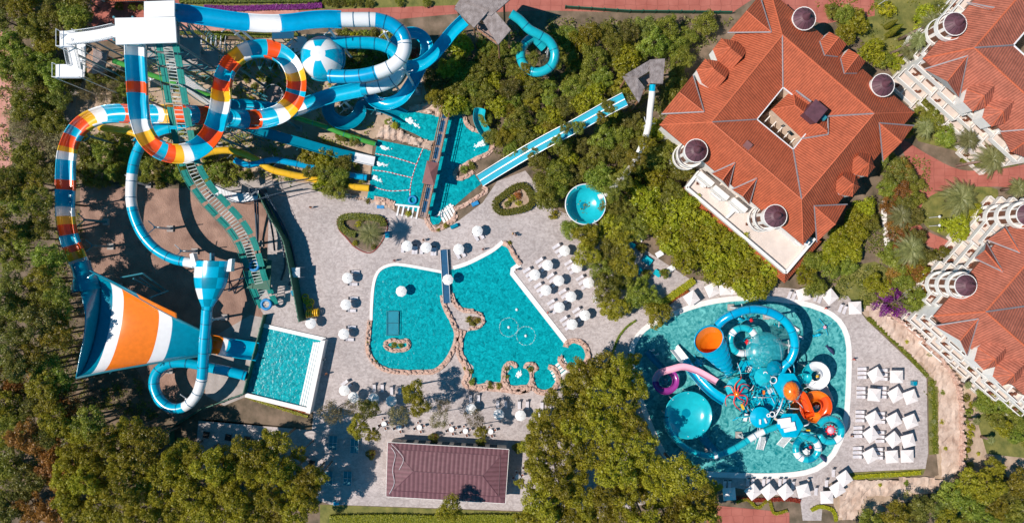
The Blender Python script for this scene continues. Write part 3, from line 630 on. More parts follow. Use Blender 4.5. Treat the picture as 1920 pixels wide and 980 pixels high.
# giant funnel
def funnel():
    c = W(260, 610, 0); root = thing('half_pipe_funnel', 'giant open half funnel striped blue, white and orange at lower left', 'water slide', (c.x, c.y, 0))
    NT = 44; NA = 18; b = MB(); vs = []; fs = []; ms = []
    top = cr([(178, 512, 11.5), (230, 540, 10.8), (300, 580, 8.6), (350, 606, 6.6), (395, 628, 4.2)], 11)
    bot = cr([(143, 708, 11.5), (200, 696, 10.8), (280, 682, 8.6), (340, 672, 6.6), (395, 664, 4.2)], 11)
    n = len(top)
    def arc(i, a):
        A = W(*top[i]); Bq = W(*bot[i]); c = (A + Bq) / 2; h = (A - Bq) / 2; d = h.length * .40
        return c + h * math.sin(a) - Vector((0, 0, 1)) * d * math.cos(a)
    for i in range(n):
        for k in range(NA + 1): vs.append(arc(i, -math.pi / 2 + math.pi * k / NA))
    cols = []
    for i in range(n - 1):
        x = (top[i][0] + bot[i][0]) / 2 + (bot[i][0] - top[i][0]) * 0.0
        m = 0 if x < 183 else 1 if x < 208 else 2 if x < 282 else 1 if x < 309 else 0
        for k in range(NA):
            fs.append((i * (NA + 1) + k, i * (NA + 1) + k + 1, (i + 1) * (NA + 1) + k + 1, (i + 1) * (NA + 1) + k)); ms.append(m)
    # the wide back wall that closes the mouth
    nb = len(vs); 
    bw = cr([(143, 708, 11.5), (150, 670, 11.5), (158, 630, 11.5), (160, 590, 11.5), (152, 555, 11.3), (148, 528, 11)], 3)[:]
    L = len(bw); A0 = W(*top[0]); B0 = W(*bot[0]); c0 = (A0 + B0) / 2; h0 = (A0 - B0) / 2
    for j in range(9):
        t = j / 8; dd = h0.length * .4 * (1 - t) ** 1.3
        for k in range(L):
            a = -math.pi / 2 + math.pi * k / (L - 1); m0 = c0 + h0 * math.sin(a); vs.append(m0.lerp(W(*bw[k]), t) - Vector((0, 0, 1)) * dd * math.cos(a))
    for j in range(8):
        for k in range(L - 1): q = nb + j * L + k; fs.append((q, q + 1, q + L + 1, q + L)); ms.append(0)
    b.add(vs, fs, ms); o = b.build('bowl_shell', [M['teal'], M['wht'], M['orng']], root, True)
    md = o.modifiers.new('thick', 'SOLIDIFY'); md.thickness = 0.16; md.offset = -1
    # raised wall above the far rim
    b = MB(); vs = []; fs = []; ms = []
    for i in range(0, 30):
        A = W(*top[i]); Bq = W(*bot[i]); c = (A + Bq) / 2; h = (A - Bq) / 2
        for a in (90, 99, 108, 117): 
            vs.append(c + h * math.sin(R(a)) * (1 if a < 95 else 1.0) - Vector((0, 0, 1)) * h.length * .4 * math.cos(R(a)) + h.normalized() * (1.7 * (a - 90) / 27))
    for i in range(29):
        m = 0 if i < 16 else 1
        for k in range(3): fs.append((i * 4 + k, i * 4 + k + 1, (i + 1) * 4 + k + 1, (i + 1) * 4 + k)); ms.append(m)
    b.add(vs, fs, ms); o = b.build('rim_wall', [M['teal'], M['orng']], root, True); md = o.modifiers.new('thick', 'SOLIDIFY'); md.thickness = 0.14
    for line in (top, bot):
        b = MB(); b.tube([W(*q) for q in line], 0.2, 6); b.build('rim_rail', M['steel'], root)
    b = MB(); a1 = W(258, 540, 10); 
    for (p, q) in (((226, 520, 10.5), (268, 512, 10.5)), ((268, 512, 10.5), (312, 545, 2)), ((250, 522, 10), (300, 548, 1)), ((280, 558, 8.5), (315, 545, 5)), ((262, 520, 8), (306, 550, 1)), ((315, 545, 5), (300, 552, .2)), ((280, 558, 8.5), (282, 570, 7.8))):
        b.tube([W(*p), W(*q)], 0.16, 6)
    b.build('support_truss', M['steel'], root)
    supports(root, [(205, 690, 9), (300, 676, 7), (160, 700, 10), (170, 540, 10)], 'steel')
funnel()
slide('funnel_exit_chute', 'wide open blue chute with orange and white bands leaving the giant funnel', [(385, 645, 3.6, 1.1), (400, 645, 3.4), (425, 650, 2.9), (450, 654, 2.4), (470, 657, 1.9), (483, 659, 1.7)], 1.75, ('orng', 'wht', 'azure'), sup=[(440, 652, 2.4)], prof='half', bands=[(0, (414, 648)), (1, (423, 650)), (2, (483, 659))], drop=1.6, open_a=96, n=14)
slide('funnel_entry_tube', 'closed teal tube joining the striped slide to the giant funnel', [(150, 492, 9.3), (156, 512, 9.2), (160, 528, 9.2, 1.25), (163, 545, 9.2, 1.5)], 1.85, ('teal',), prof='tube', n=8)
# upper blue raft slide
sl = slide('blue_raft_slide', 'open blue raft slide with white sections running from the tower over the brick road', [(322, 23, 25), (350, 26, 24.8), (390, 32, 24.3), (430, 38, 23.8), (465, 42, 23.3), (500, 44, 22.9), (540, 43, 22.5), (580, 38, 22.1), (615, 36, 21.8), (640, 37, 21.4)], 1.42, ('blue', 'wht'), prof='half', bands=[(0, (463, 42)), (1, (527, 44)), (0, (640, 37))], sup=[(415, 40, 23.7), (440, 46, 23.5), (610, 46, 21.5)], drop=1.8, open_a=96)
slide('blue_tube_slide', 'closed blue and white tube bending from the raft slide into the striped ball', [(634, 37, 21.4), (660, 37, 21.1), (690, 37, 20.8), (708, 38, 20.5), (733, 46, 20.1), (753, 63, 19.7), (759, 85, 19.4), (752, 108, 19.0), (735, 124, 18.6), (710, 135, 18.2), (680, 142, 17.8), (650, 144, 17.4), (618, 143, 17)], 1.28, ('blue', 'wht', 'joint'), joint=2.6, jm=2, bands=[(0, (640, 37)), (1, (704, 37)), (0, (758, 78)), (1, (708, 136)), (0, (618, 143))], sup=[(716, 52, 20.5), (758, 128, 18)], n=9)
slide('blue_tube_slide', 'closed blue tube leaving the striped ball and turning back under itself', [(622, 80, 13.5), (650, 80, 13.2), (680, 80, 12.9), (710, 83, 12.6), (733, 92, 12.3), (747, 108, 12), (750, 128, 11.7), (742, 146, 11.4), (722, 158, 11.1), (698, 165, 10.8), (678, 168, 10.6)], 1.2, ('azure', 'wht', 'joint'), joint=2.4, jm=2, bands=[(0, (748, 140)), (1, (690, 166)), (0, (678, 168))], sup=[(735, 150, 11), (675, 170, 10.5)])
# ball
def ball():
    c = W(605, 110, 13.4); root = thing('striped_ball_bowl', 'big domed ball with blue and white wedges between two tubes', 'water slide', (c.x, c.y, 0))
    prof = [(4.05 * math.cos(a), c.z + 3.4 * math.sin(a)) for a in [R(x) for x in range(-60, 91, 10)]]; prof[-1] = (0.02, prof[-1][1])
    b = MB(); b.lathe((c.x, c.y, 0), prof, 32, mf=lambda i, k: 1 if i >= 13 else (1 if ((k + 2) // 4) % 2 else 0))
    b.build('dome', [M['azure'], M['wht']], root, True)
    b = MB(); b.lathe((c.x, c.y, 0), [(4.1, c.z - .15), (4.35, c.z - .1), (4.35, c.z + .1), (4.1, c.z + .15)], 32); b.build('rim_ring', M['teal'], root, True)
    supports(root, [(590, 120, 12), (618, 100, 12)], 'steel')
ball()
slide('open_blue_chute', 'open blue chute with white end curving from the ball tube toward the striped loop', [(680, 167, 10.5), (655, 172, 10.2), (620, 180, 9.8), (585, 192, 9.4), (560, 202, 9.1), (530, 208, 8.9), (490, 204, 8.7), (450, 200, 8.6), (410, 206, 8.6), (370, 218, 8.6), (330, 232, 8.6), (300, 240, 8.7), (277, 252, 8.7), (262, 272, 8.7)], 1.35, ('azure', 'wht'), bands=[(0, (568, 198)), (1, (552, 204)), (0, (262, 272))], prof='half', sup=[(640, 185, 9.5), (520, 215, 8.5)], open_a=100)
slide('teal_tube_slide', 'closed teal and white tube bowing over the sand to the tulip shaped funnel', [(270, 262, 8.8), (260, 280, 8.8), (252, 303, 8.8), (247, 335, 8.8), (246, 375, 8.8), (253, 408, 8.7), (268, 440, 8.6), (292, 467, 8.5), (322, 484, 8.4), (350, 491, 8.3), (378, 496, 8.2)], 1.0, ('azure', 'wht', 'joint'), joint=2.7, jm=2, bands=[(0, (247, 328)), (1, (246, 388)), (0, (345, 490)), (1, (378, 496))], sup=[(236, 338, 8.5), (280, 425, 8.5), (330, 470, 8.3)])
def tulip():
    c = W(394, 530, 0); root = thing('tulip_funnel', 'upright tulip shaped funnel chequered teal and white with white fins', 'water slide', (c.x, c.y, 0))
    pts = [(399, 489, 9.2, .96), (398, 500, 9.0, 1.0), (396, 520, 8.8, .99), (394, 540, 8.6, .85), (391, 560, 8.4, .58), (389, 574, 8.2, .36), (388, 584, 8.1, .30)]
    S4 = cr(pts, 4); vs = []; fs = []; ms = []; NA = 20
    for (x, y, z, q) in S4:
        p = W(x, y, z)
        for k in range(NA):
            a = 2 * math.pi * k / NA; vs.append(p + Vector((3.35 * q * math.cos(a), 0, 2.0 * q * math.sin(a))))
    for i in range(len(S4) - 1):
        for k in range(NA):
            fs.append((i * NA + k, i * NA + (k + 1) % NA, (i + 1) * NA + (k + 1) % NA, (i + 1) * NA + k))
            col = (0 if (k // 3) % 3 else 1) if True else 0
            row = i // 4
            ms.append(1 if (row in (1, 3) and 6 <= k <= 9) else (2 if (k // 3 + row) % 2 else 0))
    b = MB(); b.add(vs, fs, ms); b.add(vs[:NA], [tuple(range(NA))], 0); b.build('funnel_shell', [M['azure'], M['wht'], M['teal']], root, True)
    for (x, y, dx) in ((366, 487, -.35), (430, 497, .55), (397, 482, 0)):
        p = W(x, y, 9.6); b = MB(); b.prism([(p.x - .5 + dx, p.y + 1.1), (p.x + .2 + dx, p.y + 1.3), (p.x + .55, p.y - 1.2), (p.x - .35, p.y - 1.2)] if dx else [(p.x - .15, p.y + .8), (p.x + .15, p.y + .8), (p.x + .2, p.y - 1.6), (p.x - .2, p.y - 1.6)], 8.6, 10.2)
        b.build('fin', M['wht' if dx else 'teal'], root)
    b = MB()
    for (p, q) in (((425, 510, 8), (458, 500, 7)), ((422, 530, 8), (458, 520, 7)), ((425, 510, 8), (440, 550, .2)), ((458, 500, 7), (440, 550, .2)), ((430, 500, 7), (430, 545, 0.2)), ((458, 520, 7), (428, 545, .2)), ((415, 545, 7.5), (455, 535, 6))):
        b.tube([W(*p), W(*q)], 0.14, 6)
    b.build('support_truss', M['steeldark'], root)
tulip()
slide('teal_tube_slide', 'closed teal and white tube from the tulip funnel through a loop into the landing pool', [(388, 580, 8.0), (386, 610, 7.6), (383, 645, 7.2), (381, 680, 6.8), (378, 712, 6.4), (367, 742, 6.0), (346, 762, 5.6), (320, 764, 5.2), (299, 748, 4.9), (289, 722, 4.6), (294, 698, 4.3), (313, 683, 4.0), (340, 679, 3.6), (370, 683, 3.1), (400, 690, 2.6), (430, 696, 2.1), (462, 704, 1.6)], 1.05, ('azure', 'wht', 'joint'), joint=2.6, jm=2, bands=[(0, (380, 708)), (1, (346, 763)), (0, (462, 704))], sup=[(392, 600, 7.5), (340, 752, 5.3), (300, 700, 4.3)], n=9)
# winding open chute behind, from thatched hut
slide('winding_teal_chute', 'open teal chute winding in rings from the thatched hut down to the upper pool', [(871, 38, 12), (850, 58, 11.6), (830, 82, 11.2), (810, 105, 10.8), (788, 121, 10.4), (764, 125, 10.1), (744, 114, 9.8), (737, 94, 9.5), (745, 74, 9.2), (764, 62, 8.9), (785, 64, 8.6), (799, 80, 8.3), (799, 104, 8.0), (786, 130, 7.6), (770, 160, 7.0), (750, 185, 6.4), (722, 195, 5.9), (698, 186, 5.4), (690, 172, 5.1), (670, 168, 4.8)], 1.15, ('azure',), prof='half', sup=[(776, 140, 7.8), (700, 200, 5.0)], supm='steel', bank=1.0)
slide('winding_teal_chute', 'lower open teal ring chute ending with a splash in the upper pool', [(700, 165, 5.2), (660, 162, 4.9), (632, 170, 4.6), (616, 188, 4.3), (617, 212, 4.0), (634, 228, 3.7), (656, 229, 3.4), (673, 214, 3.1), (676, 195, 2.8), (700, 195, 2.3), (730, 204, 1.7), (760, 219, 1.0)], 1.25, ('teal',), prof='half', bank=1.0, sup=[(640, 200, 4)])
slide('green_tube_slide', 'long closed green tube running down to the lane pool', [(212, 114, 11), (245, 126, 10.3), (275, 138, 9.7), (320, 153, 8.8), (360, 168, 8.0), (400, 182, 7.2), (450, 192, 6.3), (500, 204, 5.4), (560, 222, 4.3), (610, 238, 3.4), (640, 250, 2.6), (680, 263, 1.6), (704, 270, 1.0)], 0.52, ('green', 'greenpanel'), joint=3.0, jm=1, sup=[(275, 145, 9.5), (400, 186, 7)])
slide('straight_speed_slide', 'wide straight pale teal speed slide ending white in the lane pool', [(425, 222, 8.6), (460, 236, 7.4), (500, 250, 6.2), (560, 267, 4.6), (620, 284, 3.0), (670, 296, 1.6), (702, 303, 0.8)], 1.0, ('teal', 'wht'), prof='flat', bands=[(0, (680, 298)), (1, (702, 303))], sup=[(480, 244, 6.5), (560, 268, 4.4)], supm='steel')
slide('yellow_tube_slide', 'closed yellow tube weaving among shrubs to the lane pool', [(186, 238, 6.5), (215, 243, 6.2), (250, 249, 5.9), (290, 270, 5.6), (330, 290, 5.2), (370, 292, 4.9), (400, 284, 4.6), (430, 282, 4.3), (460, 290, 3.9), (485, 303, 3.5), (510, 318, 3.1), (545, 327, 2.6), (580, 334, 2.1), (620, 344, 1.6), (660, 350, 1.2), (692, 353, 0.95)], 0.72, ('yellow', 'orng'), joint=3.0, jm=0, sup=[(250, 250, 5.8), (430, 284, 4.2)])
slide('blue_body_slide', 'narrow closed blue tube crossing the yellow one toward the lane pool', [(440, 300, 4.2), (465, 309, 3.9), (490, 304, 3.6), (515, 300, 3.3), (545, 305, 2.9), (580, 312, 2.4), (620, 321, 1.8), (655, 328, 1.3), (688, 333, 0.95)], 0.66, ('blue', 'joint'), joint=3.0, jm=1, sup=[(515, 301, 3.2)])
slide('twin_lane_slide', 'straight twin lane slide in cyan and white under the tree canopy', [(900, 339, 0.8), (940, 314, 2.0), (985, 287, 3.6), (1030, 262, 5.2), (1080, 236, 7.0), (1130, 208, 8.8), (1172, 186, 10.2)], 1.36, ('lane', 'wht'), prof='twin', sup=[(985, 290, 3.2), (1080, 240, 6.5)], n=6)
slide('tan_tube_slide', 'pale tan tube dropping from the V shaped thatched hut into the trees', [(1224, 158, 11), (1222, 180, 10.2), (1219, 205, 9.2), (1216, 235, 8.0), (1208, 262, 6.6), (1196, 290, 5.4), (1178, 320, 4.6), (1140, 360, 3.6), (1122, 370, 3.3)], 0.62, ('azure', 'white'), bands=[(0, (1223, 172)), (1, (1122, 370))], sup=[(1216, 230, 8)])
slide('spiral_teal_tube', 'closed teal tube spiralling through trees beside the large thatched hut', [(958, 26, 12), (975, 38, 11.5), (992, 55, 11), (1012, 66, 10.5), (1030, 78, 10), (1040, 98, 9.5), (1036, 120, 9), (1020, 133, 8.6), (1000, 135, 8.2), (982, 122, 7.8), (976, 102, 7.4), (984, 82, 7.0), (1000, 72, 6.5), (1020, 90, 5.5)], .92, ('cyan', 'joint'), joint=3.4, jm=1, sup=[(1030, 84, 9.5), (985, 110, 7.5)])
slide('teal_exit_chute', 'open teal chute under leaves beside the paved ramp of the right splash pool', [(900, 205, 4.0), (898, 222, 3.2), (905, 240, 2.4), (916, 256, 1.6), (922, 266, 1.2)], 1.1, ('cyan',), prof='half')
b = MB(); p = W(915, 262, .8); b.box((p.x, p.y, .9), (1.9, 1.5, 1.3), R(30)); tag(b.build('tunnel_mouth', M['greenfence']), 'dark boxed tunnel mouth spilling water into the right splash pool', 'tunnel mouth')
# bowl
def bowl(name, label, cx, cy, rpx, z0, z1, cols, posts=6):
    c = W(cx, cy, 0); cz = W(cx, cy, z1); root = thing(name, label, 'bowl slide', (cz.x, cz.y, 0)); r = rpx / S * (H - z1) / H
    prof = [(r * .12, z0 + .0), (r * .3, z0 + .15), (r * .6, z0 + .5), (r * .85, z0 + 1.0), (r, z1), (r * 1.05, z1), (r * 1.03, z1 - .3), (r * .9, z0 + .8), (r * .3, z0 - .1)]
    b = MB(); b.lathe((cz.x, cz.y, 0), prof, 40, mf=lambda i, k: 0 if i < 4 else (1 if i < 6 else 2)); b.build('bowl_shell', [M[x] for x in cols], root, True)
    b = MB(); b.lathe((cz.x, cz.y, 0), [(.02, z0 + .06), (r * .2, z0 + .08)], 20); b.build('drain', M['teal'], root)
    for k in range(posts):
        a = 2 * math.pi * k / posts; b = MB(); b.tube([(cz.x + r * .95 * math.cos(a), cz.y + r * .95 * math.sin(a), 0), (cz.x + r * .95 * math.cos(a), cz.y + r * .95 * math.sin(a), z1 - .3)], .12, 6); b.build('post', M['steelwhite'], root)
    return root
bowl('bowl_slide', 'round turquoise bowl with a white rim set among trees', 1098, 383, 37, .6, 4.2, ('cyan', 'wht', 'wht'))
# ---------------------------------------------------------------- tower, stairs, conveyor
def tower():
    c = W(285, 55, 0); k = W(285, 55, 27); root = thing('slide_tower', 'tall steel slide tower with two bright white rectangular roofs', 'tower', (k.x, k.y, 0))
    for (a, q) in ((((215, 34), (328, 32), (331, 80), (217, 84)), 27.5), (((270, 3), (327, 1), (327, 31), (270, 33)), 27.2)):
        b = MB(); P = [W(x, y, q) for x, y in a]; b.prism([(p.x, p.y) for p in P], q - .35, q); b.build('roof', M['wht'], root)
    b = MB()
    for zz in (24, 16, 8):
        P = [W(x, y, 26) for x, y in ((219, 36), (326, 36), (326, 78), (219, 78))]; 
        xs = [p.x for p in P]; ys = [p.y for p in P]
        b = MB(); b.box(((min(xs) + max(xs)) / 2, (min(ys) + max(ys)) / 2, zz), (max(xs) - min(xs), max(ys) - min(ys), .18)); b.build('platform', M['concrete'], root)
    b = MB(); xs = [W(x, 0, 26).x for x in (219, 254, 290, 326)]; ys = [W(0, y, 26).y for y in (36, 78)]
    for x in xs:
        for y in ys: b.tube([(x, y, 0), (x, y, 27)], .2, 6)
    for zz in range(4, 27, 4):
        for y in ys: b.tube([(xs[0], y, zz), (xs[-1], y, zz)], .1, 5)
        for i in range(3):
            b.tube([(xs[i], ys[1], zz - 4), (xs[i + 1], ys[1], zz)], .07, 5); b.tube([(xs[i], ys[0], zz), (xs[i + 1], ys[0], zz - 4)], .07, 5)
    # lattice frame beyond the roof edge on the right
    for k2 in range(7):
        x = xs[-1] + 2 + k2 * 1.9
        for y in (ys[1] + .5, ys[1] + 5.0): b.tube([(x, y, 0), (x, y, 9 - k2 * .7)], .09, 5)
        b.tube([(x, ys[1] + .5, 9 - k2 * .7), (x, ys[1] + 5, 9 - k2 * .7)], .08, 5)
        if k2 < 6:
            b.tube([(x, ys[1] + .5, 9 - k2 * .7), (x + 1.9, ys[1] + 5, 8.3 - k2 * .7)], .08, 5); b.tube([(x, ys[1] + 5, 9 - k2 * .7), (x + 1.9, ys[1] + .5, 8.3 - k2 * .7)], .08, 5)
    for (p, q) in (((328, 34, 24), (392, 125, .3)), ((330, 60, 20), (352, 110, .3)), ((328, 80, 22), (376, 130, .3)), ((232, 84, 20), (300, 150, .3)), ((330, 20, 24), (376, 60, .3))):
        b.tube([W(*p), W(*q)], .17, 6)
    b.build('frame', M['steel'], root)
    b = MB(); random.seed(3)
    for k2 in range(10):
        a = W(333 + k2 * 9, 100, 6); b.tube([(a.x, a.y - 3, 6), (a.x, a.y + 3.5, 6)], .07, 5); b.tube([(a.x, a.y - 3, 6), (a.x + 1, a.y + 3.5, 6)], .06, 5)
    for y in (92, 104, 116): b.tube([W(333, y, 6), W(420, y, 6)], .08, 5)
    b.build('service_frame', M['steelwhite'], root)
tower()
def stairs():
    c = W(125, 100, 0); k = W(125, 100, 15); root = thing('access_stairs', 'white switchback stairs with railings climbing to the slide tower', 'stairs', (k.x, k.y, 0))
    runs = [((217, 60, 24), (178, 68, 21.5), (130, 74, 19), 11), ((130, 70, 19), (137, 100, 16.5), (143, 128, 14.5), 12), ((150, 85, 12), (152, 110, 9.5), (150, 140, 7), 8)]
    for ri, (a, m_, e, wpx) in enumerate(runs):
        pts = cr([a, m_, e], 14); P = [W(*q) for q in pts]; b = MB(); rb = MB()
        for i in range(len(P) - 1):
            d = P[i + 1] - P[i]; ang = math.atan2(d.y, d.x); mid = (P[i] + P[i + 1]) / 2
            b.box((mid.x, mid.y, mid.z), (Vector((d.x, d.y)).length + .05, 2.1, .12), ang)
            nn = Vector((-math.sin(ang), math.cos(ang), 0))
            for s in (-1, 1):
                q = mid + nn * s * 1.1; rb.tube([q, q + Vector((0, 0, 1.1))], .035, 4)
                if i: q0 = (P[i - 1] + P[i]) / 2 + nn * s * 1.1; rb.tube([q0 + Vector((0, 0, 1.1)), q + Vector((0, 0, 1.1))], .05, 4)
        b.build('stair_flight', M['wht'], root); rb.build('railing', M['steelwhite'], root)
    b = MB()
    for (x, y, z, sx, sy) in ((127, 74, 19, 2.8, 3.0), (130, 134, 14.3, 5.0, 2.6), (150, 92, 10, 2.2, 5)):
        p = W(x, y, z); b.box((p.x, p.y, z), (sx, sy, .2))
        for s in (-1, 1):
            for t in (-1, 1): b.tube([(p.x + s * sx / 2, p.y + t * sy / 2, 0), (p.x + s * sx / 2, p.y + t * sy / 2, z + 1.1)], .09, 5)
        for (u, v) in (((-1, -1), (1, -1)), ((-1, 1), (-1, -1))): b.tube([(p.x + u[0] * sx / 2, p.y + u[1] * sy / 2, z + 1.1), (p.x + v[0] * sx / 2, p.y + v[1] * sy / 2, z + 1.1)], .06, 5)
    b.build('landing', M['wht'], root)
    b = MB()
    for (x, y, z) in ((165, 72, 20), (190, 68, 22), (140, 100, 16)):
        p = W(x, y, z); b.tube([(p.x, p.y, 0), (p.x, p.y, z)], .14, 6); b.tube([(p.x, p.y, z * .4), (p.x + 3, p.y - 2, 0)], .09, 5)
    b.build('frame', M['steel'], root)
stairs()
M['slat'] = mat('weathered_slats', (0.12, 0.22, 0.20), 0.6, scale=.6, rgb2=(0.55, 0.58, 0.56))
def conveyor():
    pts = cr([(314, 84, 24.5), (319, 110, 23.2), (325, 145, 21.5), (332, 190, 19.3), (341, 240, 17), (350, 285, 15), (364, 325, 13.2), (388, 362, 11.5), (415, 392, 10.2), (441, 420, 9.0), (461, 452, 7.8), (473, 486, 6.5), (482, 520, 5.0), (494, 550, 3.4), (506, 578, 2.0)], 6)
    P = [W(*q) for q in pts]; root = thing('raft_conveyor', 'curving raft conveyor with green side panels and white sleepers descending from the tower', 'conveyor', (P[-1].x, P[-1].y, 0))
    # resample at 0.9 m
    Q = [P[0]]; 
    for i in range(len(P) - 1):
        d = P[i + 1] - P[i]; n = max(1, int(d.length / .45))
        for k in range(n): Q.append(P[i] + d * (k + 1) / n)
    GP = {}; s_ = MB(); r_ = MB()
    for i in range(0, len(Q) - 2, 1):
        d = Q[i + 1] - Q[i]; ang = math.atan2(d.y, d.x); nn = Vector((-math.sin(ang), math.cos(ang), 0)); tl = -math.atan2(-d.z, Vector((d.x, d.y)).length)
        if i % 5 != 4:
            for s in (-1, 1):
                q = Q[i] + nn * s * 1.5; g = GP.setdefault((i // 5, s), MB()); g.box((q.x, q.y, q.z + (.1 if (i // 5 + (s > 0)) % 2 else 0)), (d.length * 1.12, 1.15, .1), ang, tilt=tl)
        s_.box((Q[i].x, Q[i].y, Q[i].z), (.17, 1.7, .08), ang)
    for s in (-.8, .8, 1.95, -1.95):
        L = []
        for i in range(0, len(Q) - 1, 3):
            d = Q[i + 1] - Q[i]; ang = math.atan2(d.y, d.x); L.append(Q[i] + Vector((-math.sin(ang), math.cos(ang), 0)) * s + Vector((0, 0, .1 if abs(s) < 1 else 1.0)))
        (r_ if abs(s) > 1 else s_).tube(L if abs(s) > 1 else [q - Vector((0, 0, .1)) for q in L], .05, 4)
        if abs(s) > 1:
            for q in L[::2]: r_.tube([q, q - Vector((0, 0, 1))], .035, 4)
    [g.build('side_panel', M['greenpanel'], root) for g in GP.values()]; s_.build('slatted_track', M['slat'], root); r_.build('guard_rail', M['greenpanel'], root)
    supports(root, [(326, 150, 21), (342, 245, 16.5), (390, 365, 11), (462, 455, 7.5)], 'steel', drop=.5)
    b = MB(); k = W(480, 512, 5); b.prism([(k.x - 2.8, k.y - 3), (k.x + 2.6, k.y - 3.4), (k.x + 2.9, k.y + 2.6), (k.x - 1.2, k.y + 3.4)], 4.2, 4.5); b.build('landing', M['greenfence'], root)
conveyor()
def ring_float(px, py, z, label, m='blueplastic', r=.75):
    p = W(px, py, z); b = MB(); L = [(p.x + r * math.cos(a), p.y + r * math.sin(a), z + .2) for a in [2 * math.pi * k / 18 for k in range(19)]]; b.tube(L, r * .33, 8, caps=False)
    tag(b.build('swim_ring', M[m], None, True), label, 'swim ring')
ring_float(477, 498, 5.6, 'blue double raft ring halfway down the conveyor', r=.9)
ring_float(500, 570, 2.6, 'bright blue raft ring at the foot of the conveyor', r=.95)
ring_float(774, 375, .1, 'blue swim ring floating in the corner of the lane pool')
def service_stairs():
    root = thing('service_stairs', 'white slatted service stairs beside the upper conveyor', 'stairs', W(370, 175, 0)); b = MB(); A = [W(*q) for q in cr([(338, 148, 10), (362, 166, 8.5), (385, 182, 7), (404, 192, 6)], 8)]
    for i in range(len(A) - 1):
        d = A[i + 1] - A[i]; an = math.atan2(d.y, d.x)
        for t in (0, .5): q = A[i].lerp(A[i + 1], t); b.box((q.x, q.y, q.z), (.16, 2.2, .06), an)
    b.build('step', M['steelwhite'], root); b = MB()
    for off in (-1.2, 1.2):
        b.tube([q + Vector((.5 * off, off, 1.0)) for q in A], .06, 5); b.tube([q + Vector((.5 * off, off, 0)) for q in A], .08, 5)
    for q in A[::6]: b.tube([q, (q.x, q.y, 0)], .12, 5)
    b.build('frame', M['steel'], root)
service_stairs()
# side scaffold stairs and water pipes
def ladderway():
    root = thing('scaffold_walkway', 'dark scaffold walkway with slatted steps crossing above the sand pit', 'walkway', W(480, 360, 0))
    b = MB(); A = [W(*q) for q in cr([(402, 356, 5), (440, 370, 4.6), (475, 368, 4.5), (520, 355, 5), (580, 345, 5.4)], 8)]
    for off in (-1.0, 1.0):
        b.tube([q + Vector((0, off, 1.0)) for q in A], .07, 5); b.tube([q + Vector((0, off, 0)) for q in A], .09, 5)
    for i, q in enumerate(A):
        for off in (-1, 1): b.tube([q + Vector((0, off, 0)), q + Vector((0, off, 1))], .04, 4)
        if i % 8 == 0: b.tube([q, (q.x, q.y, 0)], .12, 5); b.tube([q + Vector((0, -1, 0)), (q.x + 1, q.y - 1, 0)], .08, 5)
    b.build('frame', M['steeldark'], root)
    b = MB()
    for i in range(len(A) - 1):
        for t in (0, .5):
            q = A[i].lerp(A[i + 1], t)
            if i < 18: b.box((q.x, q.y, q.z), (.22, 1.9, .06), R(-8))
    b.build('step', M['steelwhite'], root)
ladderway()
def pipes():
    root = thing('water_pipes', 'bundle of dark steel water pipes fanning out from a pump stand', 'pipes', W(485, 400, 0))
    for i, (a, m_, e) in enumerate((((477, 362), (481, 430), (483, 475)), ((482, 362), (484, 420), (482, 470)), ((488, 362), (508, 420), (515, 470)), ((492, 362), (522, 430), (533, 480)), ((497, 362), (535, 440), (548, 490)), ((500, 362), (540, 440), (553, 492)))):
        P = [W(a[0], a[1], 3.6), W(m_[0], m_[1], 1.6), W(e[0], e[1], .8)]
        if i > 2: P += [W(e[0] + 1, e[1] + 20, .5), W(e[0] - 6, e[1] + 45, .4)]
        b = MB(); b.tube([Vector(q) for q in cr([tuple(p) for p in P], 6)], .2, 7); b.build('pipe', M['steeldark'], root, True)
    b = MB(); p = W(480, 362, 3); b.box((p.x, p.y, 2), (2.4, 2.0, 4)); b.box((p.x, p.y, 4.4), (1.6, 1.4, .8)); b.build('pump_stand', M['steeldark'], root)
pipes()
def fence(px, h, label, m='greenfence', th=.18, posts=2.5, cat='fence', name='green_fence'):
    P = [W(x, y, 0) for x, y in px]; root = thing(name, label, cat, tuple(P[0])); b = MB(); acc = 0
    for i in range(len(P) - 1):
        d = P[i + 1] - P[i]; mid = (P[i] + P[i + 1]) / 2; b.box((mid.x, mid.y, h / 2), (d.length, th, h), math.atan2(d.y, d.x))
    b.build('panel', M[m], root)
    for i in range(len(P) - 1):
        d = P[i + 1] - P[i]; n = max(1, int(d.length / posts))
        for k in range(n): q = P[i] + d * k / n; b = MB(); b.box((q.x, q.y, h / 2 + .1), (.22, .3, h + .2)); b.build('post', M[m], root)
fence(cr([(500, 368), (520, 410), (543, 450), (553, 490), (562, 540), (573, 600)], 5), 4.6, 'tall green screen fence curving between the sand pit and the plaza')
fence([(1060, 16), (1180, 24), (1370, 26)], 1.4, 'low green fence along the brick road above the woods')
fence([(500, 590), (462, 735), (380, 765), (325, 800), (330, 850)], 2.0, 'green fence around the slide landing court')
fence([(1790, 905), (1795, 975)], 1.8, 'short green fence below the rocky streambed')
